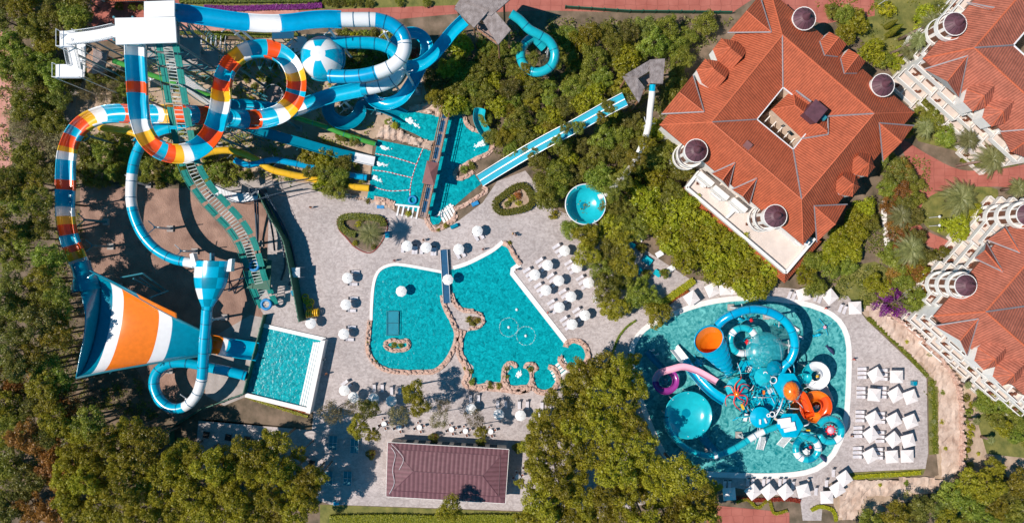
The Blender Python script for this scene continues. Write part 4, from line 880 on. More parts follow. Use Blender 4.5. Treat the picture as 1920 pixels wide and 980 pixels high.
# ---------------------------------------------------------------- buildings
def roofface(b, pts, m=0):
    P = [W(*p) if not isinstance(p, Vector) else p for p in pts]
    n = (P[1] - P[0]).cross(P[2] - P[0])
    if n.z < 0: P = P[::-1]; n = -n
    n.normalize(); hd = Vector((0, 0, 1)).cross(n)
    hd = hd.normalized() if hd.length > 1e-3 else Vector((1, 0, 0)); sl_ = n.cross(hd)
    b.face(P, m, [(p.dot(hd), p.dot(sl_)) for p in P])
def ridge(b, p, q, r=.16):
    b.tube([W(*p) if not isinstance(p, Vector) else p, W(*q) if not isinstance(q, Vector) else q], r, 5)
def walls(root, quad, z0, z1, m='white', name='wall', inset=.965):
    P = [W(x, y, z1).xy for x, y in quad]; c = sum(P, Vector((0, 0))) / len(P); P = [c + (p - c) * inset for p in P]
    b = MB(); b.prism([tuple(p) for p in P], z0, z1); b.build(name, M[m], root); return P
def hexdormer(root, cx, cy, rpx, z, dirang, tile='tile', k=6, h=2.2):
    """bay roof: half hexagon toward the eave, ridge running back into the main slope"""
    c = W(cx, cy, z + h); r = rpx / S * .95; b = MB(); A = [c.xy + Vector((r * math.cos(dirang + a), r * math.sin(dirang + a))) for a in [R(x) for x in (-90, -30, 30, 90)]]
    back = [c.xy + Vector((r * math.cos(dirang + s * math.pi / 2) - r * 1.1 * math.cos(dirang), r * math.sin(dirang + s * math.pi / 2) - r * 1.1 * math.sin(dirang))) for s in (1, -1)]
    E = [Vector((*a, z)) for a in A]; ap = Vector((c.x, c.y, z + h)); bk = [Vector((*q, z + .1)) for q in back]; apb = Vector((c.x - r * 1.1 * math.cos(dirang), c.y - r * 1.1 * math.sin(dirang), z + h))
    for i in range(3): roofface(b, [E[i], E[i + 1], ap])
    roofface(b, [E[3], bk[0], apb, ap]); roofface(b, [bk[1], E[0], ap, apb])
    b.face([bk[0], bk[1], apb], 0, [(0, 0)] * 3)
    dr_ = b.build('dormer_roof', M[tile], root)
    w_ = MB(); Q = [tuple(c.xy + (a - c.xy) * .93) for a in A] + [tuple(q) for q in back]; w_.prism(Q, z - 3.2, z - .02); w_.build('dormer_wall', M['white'], root)
    rb = MB()
    for e in E: rb.tube([e, ap], .09, 4)
    rb.build('dormer_ridge', M['ridge'], dr_)
def zplane(pl, x, y):
    a, b_, c = [W(*q) for q in pl]; n = (b_ - a).cross(c - a); lo, hi = 5.0, 20.0
    f = lambda z: n.dot(W(x, y, z) - a)
    if f(lo) * f(hi) > 0: return 15.0
    for _ in range(40):
        mid = (lo + hi) / 2
        if f(lo) * f(mid) <= 0: hi = mid
        else: lo = mid
    return lo
def gable(root, front, el, er, back, ze, zr, tile='tile', lead=True, pl=None):
    if pl: zr = zplane(pl, *back) + .12
    """front, eave left, eave right, back end of the ridge, all picture positions"""
    b = MB(); F = W(front[0], front[1], zr); Bk = W(back[0], back[1], zr); L = W(el[0], el[1], ze); R_ = W(er[0], er[1], ze)
    roofface(b, [F, Bk, L]); roofface(b, [F, R_, Bk]); o = b.build('gable_roof', M[tile], root); gr_ = o
    b = MB(); b.face([L, F, R_], 0); d = (F.xy - Bk.xy).normalized() * .25; L2, R2, F2 = [v - Vector((d.x, d.y, 0)) for v in (L, R_, F)]
    b.build('gable_wall', M['white'], root)
    b = MB(); b.tube([Bk + Vector((0, 0, .05)), F + Vector((0, 0, .05))], .14, 5); b.build('ridge_cap', M['ridge'], gr_)
    if lead:
        b = MB(); b.tube([Bk + Vector((0, 0, .1)), L + Vector((0, 0, .1))], .17, 4); b.build('lead_valley', M['lead'], gr_); b = MB(); b.tube([Bk + Vector((0, 0, .1)), R_ + Vector((0, 0, .1))], .12, 4); b.build('lead_valley', M['lead'], gr_)
def turret(root, cx, cy, r, ztop, zb=0, balc=None):
    c = W(cx, cy, ztop); b = MB(); r_ = r / S * .93
    b.lathe((c.x, c.y, 0), [(r_ * 1.0, ztop - .45), (r_ * 1.0, ztop - .35), (r_ * .55, ztop + .55), (r_ * .36, ztop + .75), (r_ * .12, ztop + 2.0), (.02, ztop + 2.7)], 22); tr_ = b.build('turret_roof', M['turret'], root)
    b = MB()
    for k in range(11):
        a = 2 * math.pi * k / 11; b.tube([(c.x + r_ * math.cos(a), c.y + r_ * math.sin(a), ztop - .36), (c.x + r_ * .5 * math.cos(a), c.y + r_ * .5 * math.sin(a), ztop + .62)], .045, 4)
    b.build('turret_seam', M['dark'], tr_)
    b = MB(); rw = r_ * .86; b.lathe((c.x, c.y, 0), [(rw, zb), (rw, ztop - .4)], 22)
    b.lathe((c.x, c.y, 0), [(rw, ztop - .5), (r_ * 1.04, ztop - .45), (r_ * 1.04, ztop - .3), (rw, ztop - .3)], 22); tw_ = b.build('turret_wall', M['white'], root)
    if balc is not None:
        for kz in range(4):
            z = 2.6 + kz * 3.2
            if z > ztop - 2.2: break
            for a0 in (-50, 0, 50):
                a = balc + R(a0); b = MB(); q = Vector((c.x + (rw + .02) * math.cos(a), c.y + (rw + .02) * math.sin(a), z + 1.0)); b.box(q, (.12, 1.0, 1.9), a); b.build('window', M['window'], tw_)
            b = MB(); b.lathe((c.x, c.y, 0), [(rw + .05, z - .3), (rw + .8, z - .3), (rw + .8, z + .75), (rw + .66, z + .75), (rw + .66, z - .1), (rw + .05, z - .1)], 22); b.build('round_balcony', M['white'], root)
def facade(root, p0, p1, zt, floors, bay, depth0=1.2, step=.7, first=0):
    """stepped balconies along the wall p0-p1 (world xy), facing left of the direction p0->p1"""
    d = p1 - p0; L = d.length; u = d / L; n = Vector((u.y, -u.x)); ang = math.atan2(u.y, u.x); nb = int(L / bay); fh = zt / floors
    for f in range(floors):
        z = f * fh + .15; dep = depth0 + step * (floors - 1 - f)
        for k in range(nb):
            pj = dep + (.9 if (k // 2) % 2 else 0); c = p0 + u * (bay * (k + .5)) + n * (pj / 2)
            b = MB(); b.box((c.x, c.y, z), (bay - .1, pj, .22), ang); bf = b; b = MB(); e = p0 + u * (bay * (k + .5)) + n * pj; b.box((e.x, e.y, z + .5), (bay - .05, .16, 1.15), ang)
            for s in (-1, 1):
                q = p0 + u * (bay * (k + .5 + s * .49)) + n * (pj / 2); b.box((q.x, q.y, z + .55), (.16, pj, 1.05 if s > 0 else 1.3), ang)
            bal = b.build('balcony', M['white'], root); bf.build('balcony_floor', M['terrace'], bal)
            b = MB(); q = p0 + u * (bay * (k + .5)) + n * .04; b.box((q.x, q.y, z + 1.35), (bay * .6, .14, 2.1), ang); b.build('window', M['window'], root)
            if (k + f) % 2 == 0:
                b = MB(); q = e - n * .7; b.box((q.x - .3, q.y, z + .45), (.5, .5, .7), ang); b.box((q.x + .5, q.y + .1, z + .4), (.4, .5, .55), ang); b.build('balcony_chair', M['wicker'], bal)
def hotel_main():
    root = thing('hotel', 'large hotel with bright orange tiled roof, courtyard and four maroon turrets', 'hotel', W(1475, 222, 0))
    ze, zr, zi = 10.5, 16.0, 13.5
    O = dict(L=(1237, 234), T=(1445, -16), R=(1714, 211), B=(1506, 459)); G = dict(L=(1334, 229), T=(1467, 66), R=(1639, 213), B=(1503, 374)); I = dict(L=(1419, 224), T=(1468, 164), R=(1536, 219), B=(1487, 280))
    b = MB(); rb = MB(); lb = MB()
    for a, c in (('L', 'T'), ('T', 'R'), ('R', 'B'), ('B', 'L')):
        roofface(b, [(*O[a], ze), (*O[c], ze), (*G[c], zr), (*G[a], zr)]); roofface(b, [(*G[a], zr), (*G[c], zr), (*I[c], zi), (*I[a], zi)])
        ridge(rb, (*G[a], zr), (*G[c], zr)); ridge(rb, (*G[a], zr), (*O[a], ze), .13); lb = MB(); ridge(lb, (*G[a], zr + .03), (*I[a], zi + .03), .16); lb.build('lead_valley', M['lead'], root)
    for a, c in (('L', 'T'), ('T', 'R'), ('R', 'B'), ('B', 'L')):
        P, Q = W(*O[a], ze), W(*O[c], ze); b.face([P, Q, Q - Vector((0, 0, .35)), P - Vector((0, 0, .35))], 0, [(0, 0)] * 4)
    rf = b.build('roof', M['tile'], root); rb.build('ridge_cap', M['ridge'], rf)
    # outer walls as a ring so that the courtyard stays open
    def ringwall(quad, z0, z1, ins, m, name, flip=False):
        P = [W(x, y, z1) for x, y in quad]; c = sum(P, Vector()) / 4; P = [c + (p - c) * ins for p in P]; bb = MB()
        for i in range(4):
            p, q = P[i], P[(i + 1) % 4]; bb.face([(p.x, p.y, z0), (q.x, q.y, z0), (q.x, q.y, z1 - .02), (p.x, p.y, z1 - .02)])
        bb.build(name, M[m], root); return P
    P = ringwall([O[k] for k in 'LTRB'], 0, ze, .965, 'white', 'wall')
    Q = ringwall([I[k] for k in 'LTRB'], 3, zi, 1.0, 'cream', 'courtyard_wall')
    b = MB(); b.poly([(q.x, q.y, 3.0) for q in Q]); b.build('courtyard_floor', M['deck'], root)
    b = MB(); 
    for i in range(4):
        p, q = Q[i], Q[(i + 1) % 4]; b.tube([Vector((p.x, p.y, zi)), Vector((q.x, q.y, zi))], .13, 4)
    b.build('gutter', M['wht'], root)
    for k in range(5):   # beams over the courtyard gap
        a = W(1432 + k * 12, 230 + k * 10, 10); c2 = W(1446 + k * 12, 215 + k * 10, 10); b = MB(); b.tube([a, c2], .12, 4); b.build('beam', M['white'], root)
    # courtyard pavilion
    E = [(1446, 206, 12.8), (1487, 167, 12.8), (1553, 217, 13.1), (1551, 250, 13.7), (1503, 259, 12.8)]; r1, r2 = (1491, 198, 15.5), (1551, 247, 15.5)
    b = MB(); roofface(b, [E[0], r1, r2, E[4]]); roofface(b, [E[0], E[1], r1]); roofface(b, [E[1], (1560, 221, 13.1), r2, r1]); b.build('pavilion_roof', M['tile'], root)
    b = MB(); ridge(b, E[1], r1, .12); ridge(b, r1, r2, .12); ridge(b, E[0], r1, .1); b.build('ridge_cap', M['ridge'], root)
    b = MB(); ridge(b, (1487, 166, 13.5), (1521, 191, 14.9), .22); ridge(b, (1552, 219, 14.9), (1553, 252, 14.9), .15); ridge(b, (1553, 252, 14.9), (1503, 260, 13.5), .15); b.build('lead_valley', M['lead'], root)
    b = MB(); A = [W(1448, 207, 12.7), W(1502, 257, 12.7), W(1536, 219, 12.7), W(1487, 170, 12.7)]; b.prism([(p.x, p.y) for p in A], 3.5, 12.7); b.build('pavilion_wall', M['cream'], root)
    for k in range(4):
        p = W(1455 + k * 12, 213 + k * 11.3, 12); b = MB(); ang = math.atan2(-50, 54); b.box((p.x - .08, p.y - .12, 10.8), (1.7, .3, 1.6), ang + 0.02); b.build('window', M['glass'], root)
    p = W(1529, 209, 17.0); b = MB(); b.box((p.x, p.y, 15.5), (3.1, 2.6, 3), R(50)); b.box((p.x, p.y, 17.1), (3.4, 2.9, .25), R(50)); b.build('plant_box', M['turret'], root)
    b = MB(); p = W(1545, 221, 15.5); b.box((p.x, p.y, 15.3), (.9, .8, .7), R(50)); b.build('roof_unit', M['steel'], rf)
    for (x, y, s) in ((1564, 161, 1.2), (1547, 164, .9)):
        p = W(x, y, 15); b = MB(); b.box((p.x, p.y, 14.85), (s, s, .25), R(50)); b.build('skylight', M['azure' if s > 1 else 'teal'], rf)
    p = W(1401, 273, 15.5); b = MB(); b.box((p.x, p.y, 15.1), (1.1, 1.1, 1.2), R(50)); b.box((p.x, p.y, 15.75), (1.4, 1.4, .15), R(50)); b.build('chimney', M['maroon'], rf)
    # gables
    PNW, PNE, PSE, PSW = [[(*O[a], ze), (*O[c], ze), (*G[a], zr)] for a, c in (('L', 'T'), ('T', 'R'), ('R', 'B'), ('B', 'L'))]
    gable(root, (1273, 173), (1240, 214), (1299, 141), (1320, 210), ze + .2, 15, pl=PNW)
    gable(root, (1399, 21), (1364, 62), (1424, -8), (1446, 61), ze + .2, 15, pl=PNW)
    gable(root, (1690, 267), (1713, 236), (1655, 303), (1648, 231), ze + .2, 15, pl=PSE)
    gable(root, (1566, 421), (1588, 383), (1531, 454), (1526, 386), ze + .2, 15, pl=PSE)
    gable(root, (1354, 338), (1334, 325), (1366, 352), (1378, 305), ze + .3, 15, pl=PSW)
    gable(root, (1392, 368), (1372, 355), (1405, 383), (1419, 334), ze + .3, 15, pl=PSW)
    for fl, fr, ft, bk, bl, br in (((1555, 60), (1588, 83), (1573, 70), (1546, 104), (1537, 78), (1570, 107)), ((1591, 92), (1623, 116), (1610, 103), (1583, 138), (1576, 110), (1606, 138))):
        zb = zplane(PNE, *bl) + .1; zk = zplane(PNE, *bk) + .15; zb = min(zb, zk - 1.2); b = MB()
        roofface(b, [(*fl, zb), (*ft, zk), (*bk, zk), (*bl, zb)]); roofface(b, [(*fr, zb), (*ft, zk), (*bk, zk), (*br, zb)]); b.build('dormer_roof', M['tile'], root)
        b = MB(); F0, F1, F2 = W(*fl, zb), W(*ft, zk), W(*fr, zb); b.face([F0, F1, F2]); b.face([F0, F2, F2 - Vector((0, 0, 2.5)), F0 - Vector((0, 0, 2.5))]); B0 = W(*bl, zb); b.face([F0, B0, B0 - Vector((0, 0, 2.5)), F0 - Vector((0, 0, 2.5))]); B1 = W(*br, zb); b.face([F2, B1, B1 - Vector((0, 0, 2.5)), F2 - Vector((0, 0, 2.5))]); b.build('dormer_wall', M['white'], root)
        b = MB(); ridge(b, (*ft, zk), (*bk, zk), .12); b.build('dormer_ridge', M['ridge'], root); b = MB(); ridge(b, (*bl, zb), (*bk, zk), .14); ridge(b, (*bk, zk), (*br, zb), .14); b.build('lead_valley', M['lead'], root)
    aNW = math.atan2(208, -248) ; 
    hexdormer(root, 1369, 90, 25, 12.8, R(142)); hexdormer(root, 1338, 129, 25, 12.8, R(142))
    hexdormer(root, 1629, 307, 22, 12.2, R(-38)); hexdormer(root, 1600, 345, 22, 12.2, R(-38))
    turret(root, 1509, 34, 21, 14, 0); turret(root, 1657, 159, 21, 14, 0); turret(root, 1306, 282, 21, 14, 0, balc=R(215)); turret(root, 1455, 405, 21, 14, 4.5, balc=R(190))
    # terrace and the tiled skirt round it
    T = [(1286, 352), (1313, 318), (1506, 440), (1524, 446), (1472, 511)]; zt = 4.6
    Pt = [W(x, y, zt) for x, y in T]; b = MB(); b.prism([(p.x, p.y) for p in Pt], 0, zt, 0); b.build('terrace', M['terrace'], root)
    for (a, c) in (((1286, 352), (1472, 511)), ((1472, 511), (1526, 447)), ((1286, 352), (1310, 322)), ((1361, 408), (1388, 382))):
        b = MB(); p, q = W(*a, zt + .5), W(*c, zt + .5); d = q - p; mid = (p + q) / 2; b.box((mid.x, mid.y, zt + .5), (d.length, .55, 1.1), math.atan2(d.y, d.x)); b.build('parapet', M['white'], root)
    b = MB(); roofface(b, [(1283, 351, zt - .1), (1472, 514, zt - .1), (1471, 531, 3.0), (1274, 360, 3.0)]); roofface(b, [(1472, 514, zt - .1), (1526, 447, zt - .1), (1541, 452, 3.0), (1471, 531, 3.0)]); b.build('skirt_roof', M['tile'], root)
    for (x0, y0, dx) in ((1322, 336, 0), (1350, 362, 0), (1384, 385, 0), (1474, 425, 1), (1500, 447, 1)):
        p = W(x0, y0, 7); b = MB(); b.box((p.x, p.y, 6.2), (3.6, 1.0, 3.2), R(-40)); b.box((p.x - .5, p.y - .6, 5.4), (2.4, .3, 1.6), R(-40)); b.build('bay_window', M['white'], root)
    return root
hotel_main()
for i, (x, y, l) in enumerate(((1316, 348, 'dark metal chairs and small table on the upper end of the hotel terrace'), (1408, 424, 'dark metal chairs and small table below the turret on the terrace'))):
    c = W(x, y, 4.6); root = thing('bistro_set', l, 'table and chairs', tuple(c)); b = MB(); b.lathe((c.x, c.y, 4.6), [(.03, 0), (.03, .7), (.45, .7), (.45, .74), (0.01, .74)], 12); b.build('table', M['frame'], root)
    for s in (-1, 1):
        b = MB(); b.box((c.x + s * .95, c.y - s * .35, 5.05), (.5, .5, .08)); b.box((c.x + s * 1.2, c.y - s * .4, 5.3), (.08, .5, .5)); b.build('chair', M['wicker'], root)
def hotel(name_l, V, Lc, dA, dB, gablesl, turrets, hexes, courtyard=None, tile='tileold', fa=True, zt=10.8):
    """hotel whose near corner Lc is in the picture; dA, dB are eave directions in pixels; V is the ridge corner"""
    root = thing('hotel', name_l, 'hotel', tuple(W(V[0], V[1], 0))); ze, zr = zt, 16.0
    A = (Lc[0] + dA[0], Lc[1] + dA[1]); B = (Lc[0] + dB[0], Lc[1] + dB[1]); VA = (V[0] + dA[0] * .92, V[1] + dA[1] * .92); VB = (V[0] + dB[0] * .92, V[1] + dB[1] * .92)
    b = MB(); roofface(b, [(*Lc, ze), (*A, ze), (*VA, zr), (*V, zr)]); roofface(b, [(*Lc, ze), (*B, ze), (*VB, zr), (*V, zr)])
    ci = courtyard; IA = (ci[0] + dA[0] * .85, ci[1] + dA[1] * .85); IB = (ci[0] + dB[0] * .85, ci[1] + dB[1] * .85)
    roofface(b, [(*V, zr), (*VA, zr), (*IA, 13.2), (*ci, 13.2)]); roofface(b, [(*V, zr), (*VB, zr), (*IB, 13.2), (*ci, 13.2)])
    for q in (A, B):
        p0, p1 = W(*Lc, ze), W(*q, ze); b.face([p0, p1, p1 - Vector((0, 0, .35)), p0 - Vector((0, 0, .35))], 0, [(0, 0)] * 4)
    rf = b.build('roof', M[tile], root)
    b = MB(); ridge(b, (*V, zr), (*VA, zr)); ridge(b, (*V, zr), (*VB, zr)); ridge(b, (*V, zr), (*Lc, ze)); b.build('ridge_cap', M['ridge'], rf)
    b = MB(); ridge(b, (*V, zr + .05), (*ci, 13.3), .2); b.build('lead_valley', M['lead'], root)
    b = MB(); ridge(b, (*ci, 13.25), (*IA, 13.25)); ridge(b, (*ci, 13.25), (*IB, 13.25)); b.build('gutter', M['wht'], root)
    P = [W(*q, ze).xy for q in (Lc, A, (A[0] + dB[0], A[1] + dB[1]), B)]; c = sum(P, Vector((0, 0))) / 4; k = .975; P = [c + (p - c) * k for p in P]
    b = MB()
    for i in range(4): p, q = P[i], P[(i + 1) % 4]; b.face([(p.x, p.y, 0), (q.x, q.y, 0), (q.x, q.y, ze - .02), (p.x, p.y, ze - .02)])
    b.build('wall', M['white'], root)
    ic = W(*ci, 13.2); b = MB(); e1 = W(*IA, 13.2); e2 = W(*IB, 13.2)
    b.face([(ic.x, ic.y, 0), (e1.x, e1.y, 0), (e1.x, e1.y, 13.1), (ic.x, ic.y, 13.1)]); b.face([(ic.x, ic.y, 0), (e2.x, e2.y, 0), (e2.x, e2.y, 13.1), (ic.x, ic.y, 13.1)]); b.build('courtyard_wall', M['cream'], root)
    for g in gablesl: gable(root, *g, ze + .15, 14.5, tile, pl=[(*Lc, ze), (*(A if g[0][0] < Lc[0] + dA[0] * .6 + 40 and g[0][1] < Lc[1] - 20 else B), ze), (*V, zr)])
    for h in hexes: hexdormer(root, *h, tile)
    for t in turrets: turret(root, *t[:4], 0, balc=t[4])
    return root, P
r_, P = hotel('cream balconied hotel with weathered tile roof in the top right corner', (1827, 90), (1731, 110), (160, -185), (215, 195), [((1776, 153), (1733, 130), (1798, 183), (1814, 105)), ((1860, 20), (1815, 8), (1812, 5), (1865, 15)), ((1895, 285), (1875, 247), (1935, 300), (1960, 240))], [(1793, 44, 21, 14.5, R(180))], [(1845, 180, 24, 12.4, R(-135)), (1881, 209, 24, 12.4, R(-135))], courtyard=(1900, 85))
facade(r_, P[0], P[3], 10.5, 4, 3.4, .9, .65); facade(r_, P[1], P[0], 10.5, 4, 3.8, .7, .3)
r_, P = hotel('white balconied hotel with weathered tile roof at the lower right edge', (1848, 584), (1751, 592), (190, -222), (235, 205), [((1800, 638), (1752, 610), (1813, 666), (1834, 597)), ((1882, 428), (1850, 450), (1884, 424), (1912, 474)), ((1846, 469), (1827, 484), (1849, 455), (1880, 509))], [(1813, 535, 20, 14.5, R(165)), (1929, 402, 20, 14.5, R(165))], [(1866, 672, 24, 12.4, R(-135)), (1901, 702, 24, 12.4, R(-135))], courtyard=(1925, 573))
facade(r_, P[0], P[3], 10.5, 4, 3.0, .8, .5); facade(r_, P[1], P[0], 10.5, 4, 3.0, .9, .6)
def low_building():
    root = thing('pavilion_building', 'long low building with maroon hipped metal roof below the plaza', 'building', W(840, 885, 0)); z = 4.2
    E = [(727, 829, z), (954, 842, z), (947, 943, z), (724, 930, z)]; r1, r2 = (775, 883, 5.5), (905, 891, 5.5); G = [(740, 842, 4.7), (938, 854, 4.7), (935, 930, 4.7), (738, 919, 4.7)]
    b = MB()
    for i in range(4): roofface(b, [E[i], E[(i + 1) % 4], G[(i + 1) % 4], G[i]])
    roofface(b, [G[0], G[1], r2, r1]); roofface(b, [G[1], G[2], r2]); roofface(b, [G[2], G[3], r1, r2]); roofface(b, [G[3], G[0], r1]); rf = b.build('roof', M['seam'], root)
    b = MB()
    for i in range(4): ridge(b, G[i], G[(i + 1) % 4], .07)
    ridge(b, r1, r2, .09)
    for g, r in ((G[0], r1), (G[3], r1), (G[1], r2), (G[2], r2)): ridge(b, g, r, .06)
    b.build('ridge_cap', M['turret'], rf)
    b = MB(); P = [W(*e) for e in E]
    for i in range(4): b.tube([P[i] + Vector((0, 0, -.1)), P[(i + 1) % 4] + Vector((0, 0, -.1))], .13, 4)
    b.build('gutter', M['white'], root)
    c = sum(P, Vector()) / 4; b = MB(); b.prism([((c + (p - c) * .96).x, (c + (p - c) * .96).y) for p in P], 0, z - .15); b.build('wall', M['cream'], root)
    b = MB(); b.tube([W(*q) for q in cr([(733, 838, 4.75), (741, 852, 5.0), (736, 880, 5.0), (739, 905, 4.95), (730, 925, 4.6)], 6)], .05, 4); b.tube([W(*q) for q in cr([(734, 832, 4.75), (756, 858, 5.3), (748, 880, 5.3)], 6)], .04, 4); b.build('cable', M['steelwhite'], root)
    for k in range(9):
        a = P[0].lerp(P[1], (k + .7) / 10); b = MB(); d = P[1] - P[0]; b.box((a.x, a.y - .25, 1.6), (1.5, .3, 1.9), math.atan2(d.y, d.x)); b.build('window', M['glass'], root)
low_building()
root = thing('gatehouse', 'small building with orange tiled eave at the top edge beside the tower', 'building', W(235, -20, 0))
b = MB(); roofface(b, [(197, 4, 4), (275, 1, 4), (275, -40, 6), (197, -40, 6)]); b.build('roof', M['tile'], root)
b = MB(); p = W(235, -14, 0); b.box((p.x, p.y, 1.9), (9, 4, 3.8)); b.build('wall', M['white'], root)
root = thing('site_hut', 'small grey flat roofed hut half hidden by the grove right of the maroon roof', 'hut', W(1025, 955, 0))
b = MB(); P = [W(x, y, 3) for x, y in ((1012, 934), (1040, 932), (1040, 968), (1009, 965))]; b.prism([(p.x, p.y) for p in P], 2.7, 3.0); b.build('roof', M['shade_roof'], root)
b = MB(); c = sum(P, Vector()) / 4; b.prism([((c + (p - c) * .9).x, (c + (p - c) * .9).y) for p in P], 0, 2.7); b.tube([P[0] + Vector((0, 0, .05)), P[3] + Vector((0, 0, .05))], .12, 4); b.build('wall', M['white'], root)
# ---------------------------------------------------------------- thatched huts, small roofs
def thatched(name, label, slabs, z, posts, deck=None):
    c = W(posts[0][0], posts[0][1], z); root = thing(name, label, 'hut', (c.x, c.y, 0))
    for (P4, dz, mt) in slabs:
        P = [W(x, y, z + dz + (.7 if i in (0, 1) else 0)) for i, (x, y) in enumerate(P4)]; b = MB(); n = len(P)
        b.face(P if (P[1] - P[0]).cross(P[2] - P[0]).z > 0 else P[::-1]); lo = [p - Vector((0, 0, .45)) for p in P]
        for i in range(n): b.face([P[i], P[(i + 1) % n], lo[(i + 1) % n], lo[i]])
        b.face(lo); b.build('thatch_roof', M[mt], root)
    if deck:
        b = MB(); P = [W(x, y, z - 2.6) for x, y in deck]; b.prism([(p.x, p.y) for p in P], z - 2.9, z - 2.6); b.build('deck', M['deck'], root)
        b = MB()
        for i in range(len(P)):
            p, q = P[i], P[(i + 1) % len(P)]
            for h in (.5, 1.1): b.tube([(p.x, p.y, z - 2.6 + h), (q.x, q.y, z - 2.6 + h)], .09, 5)
            n = int((q - p).length / 1.2)
            for k in range(n): m_ = p.lerp(q, k / n); b.tube([(m_.x, m_.y, z - 2.6), (m_.x, m_.y, z - 1.5)], .08, 4)
        b.build('railing', M['timber'], root)
    for (x, y) in posts:
        p = W(x, y, z); b = MB(); b.tube([(p.x, p.y, 0), (p.x, p.y, z - .1)], .2, 6); b.build('post', M['timber'], root)
thatched('thatched_tower_hut', 'big grey thatched hut on timber posts at the start of the blue chutes', [([(880, -26), (960, -4), (921, 30), (853, 12)], .8, 'thatch'), ([(868, 4), (915, 22), (889, 52), (852, 16)], .55, 'thatch'), ([(922, 14), (958, 56), (934, 84), (902, 34)], .2, 'thatch')], 13, [(858, 18), (888, 48), (935, 82), (955, 58), (945, 4), (902, 36)], [(896, 42), (925, 50), (950, 62), (932, 84), (893, 56)])
thatched('thatched_hut', 'V shaped grey thatched hut above the twin lane slide', [([(1172, 140), (1218, 113), (1226, 128), (1192, 150)], .2, 'thatch'), ([(1218, 112), (1247, 110), (1243, 157), (1219, 156)], .25, 'thatch'), ([(1168, 143), (1195, 146), (1209, 164), (1198, 192)], 0, 'thatch')], 12, [(1175, 145), (1242, 115), (1240, 153), (1200, 185), (1222, 153)], [(1196, 150), (1222, 135), (1222, 158), (1208, 165)])
thatched('thatched_hut', 'small thatched hut with tan eaves beside the white access stairs', [([(175, 92), (202, 95), (194, 135), (172, 138)], .3, 'thatch'), ([(172, 90), (200, 96), (196, 104), (176, 100)], .45, 'thatchtan'), ([(162, 104), (176, 92), (174, 138), (163, 136)], .2, 'thatchtan')], 5, [(170, 100), (196, 104), (190, 132), (170, 134)])
root = thing('white_canopy', 'small white roofed platform with spiral stair beside the striped loop', 'canopy', W(531, 62, 0))
b = MB(); P = [W(x, y, 8) for x, y in ((510, 54), (551, 54), (550, 72), (510, 73))]; b.prism([(p.x, p.y) for p in P], 7.7, 8); b.build('roof', M['wht'], root)
b = MB(); [b.tube([(p.x, p.y, 0), (p.x, p.y, 7.7)], .13, 5) for p in P]; b.build('post', M['steel'], root)
b = MB(); c = W(555, 78, 6)
for k in range(16):
    a = k * .42 - 2.4; b.box((c.x + 1.1 * math.cos(a), c.y + 1.1 * math.sin(a), 7.4 - k * .42), (1.7, .5, .08), a)
b.tube([(c.x, c.y, 0), (c.x, c.y, 8.4)], .12, 6); b.build('spiral_stair', M['steelwhite'], root)
def platform_round(x, y, label):
    c = W(x, y, 2); root = thing('round_platform', label, 'platform', (c.x, c.y, 0)); b = MB(); b.lathe((c.x, c.y, 0), [(.05, 2.0), (1.9, 2.0), (1.9, 1.8), (.05, 1.8)], 20); b.build('deck', M['deck'], root)
    b = MB(); L = [(c.x + 1.9 * math.cos(a), c.y + 1.9 * math.sin(a), 3.0) for a in [k * math.pi / 10 for k in range(21)]]; b.tube(L, .05, 4, caps=False)
    for p in L[::2]: b.tube([(p[0], p[1], 0), p], .05, 4)
    b.build('railing', M['steelwhite'], root)
platform_round(515, 178, 'round railed platform inside the striped slide loop')
# footbridge with maroon gazebo
def bridge():
    A, B = W(838, 200, 3), W(793, 408, 3); d = B - A; L = d.length; ang = math.atan2(d.y, d.x); u = d / L; n = Vector((-u.y, u.x, 0)); root = thing('footbridge', 'timber footbridge with brown handrails crossing between the splash pools', 'bridge', ((A + B) / 2).xy.to_3d())
    b = MB(); mid = (A + B) / 2; b.box((mid.x, mid.y, 2.9), (L, 1.5, .15), ang); b.build('deck', M['deck'], root)
    b = MB()
    for k in range(8): q = A + u * (1.3 + k * 2.8); b.box((q.x - n.x * .1, q.y - n.y * .1, 2.99), (2.3, .75, .04), ang)
    b.build('carpet_strip', M['bluemat'], root)
    for s in (-1, 1):
        b = MB()
        for h in (.5, 1.1): b.tube([A + n * s * .85 + Vector((0, 0, h)), B + n * s * .85 + Vector((0, 0, h))], .08, 5)
        for k in range(15): q = A + u * L * k / 14 + n * s * .85; b.tube([q, q + Vector((0, 0, 1.15))], .07, 4)
        b.build('handrail', M['timber'], root)
    for k in range(6):
        q = A + u * L * (k + .5) / 6; b = MB(); b.box((q.x, q.y, 1.4), (.35, 1.5, 2.8), ang); b.build('pier', M['concrete'], root)
    g = W(807, 324, 6.2); root2 = thing('gazebo', 'maroon pyramid roofed gazebo standing on the footbridge', 'gazebo', (g.x, g.y, 2.98)); b = MB(); ca, sa = math.cos(ang), math.sin(ang)
    cs = [Vector((g.x + x * ca - y * sa, g.y + x * sa + y * ca, 5.7)) for x, y in ((-2.3, -1.25), (2.3, -1.25), (2.3, 1.25), (-2.3, 1.25))]; ap = Vector((g.x, g.y, 6.5))
    for i in range(4): roofface(b, [cs[i], cs[(i + 1) % 4], ap])
    b.build('roof', M['maroon'], root2)
    for c in cs: b = MB(); q = c.lerp(Vector((g.x, g.y, 5.7)), .32); b.tube([(q.x, q.y, 2.98), (q.x, q.y, 5.8)], .08, 5); b.build('post', M['timber'], root2)
bridge()
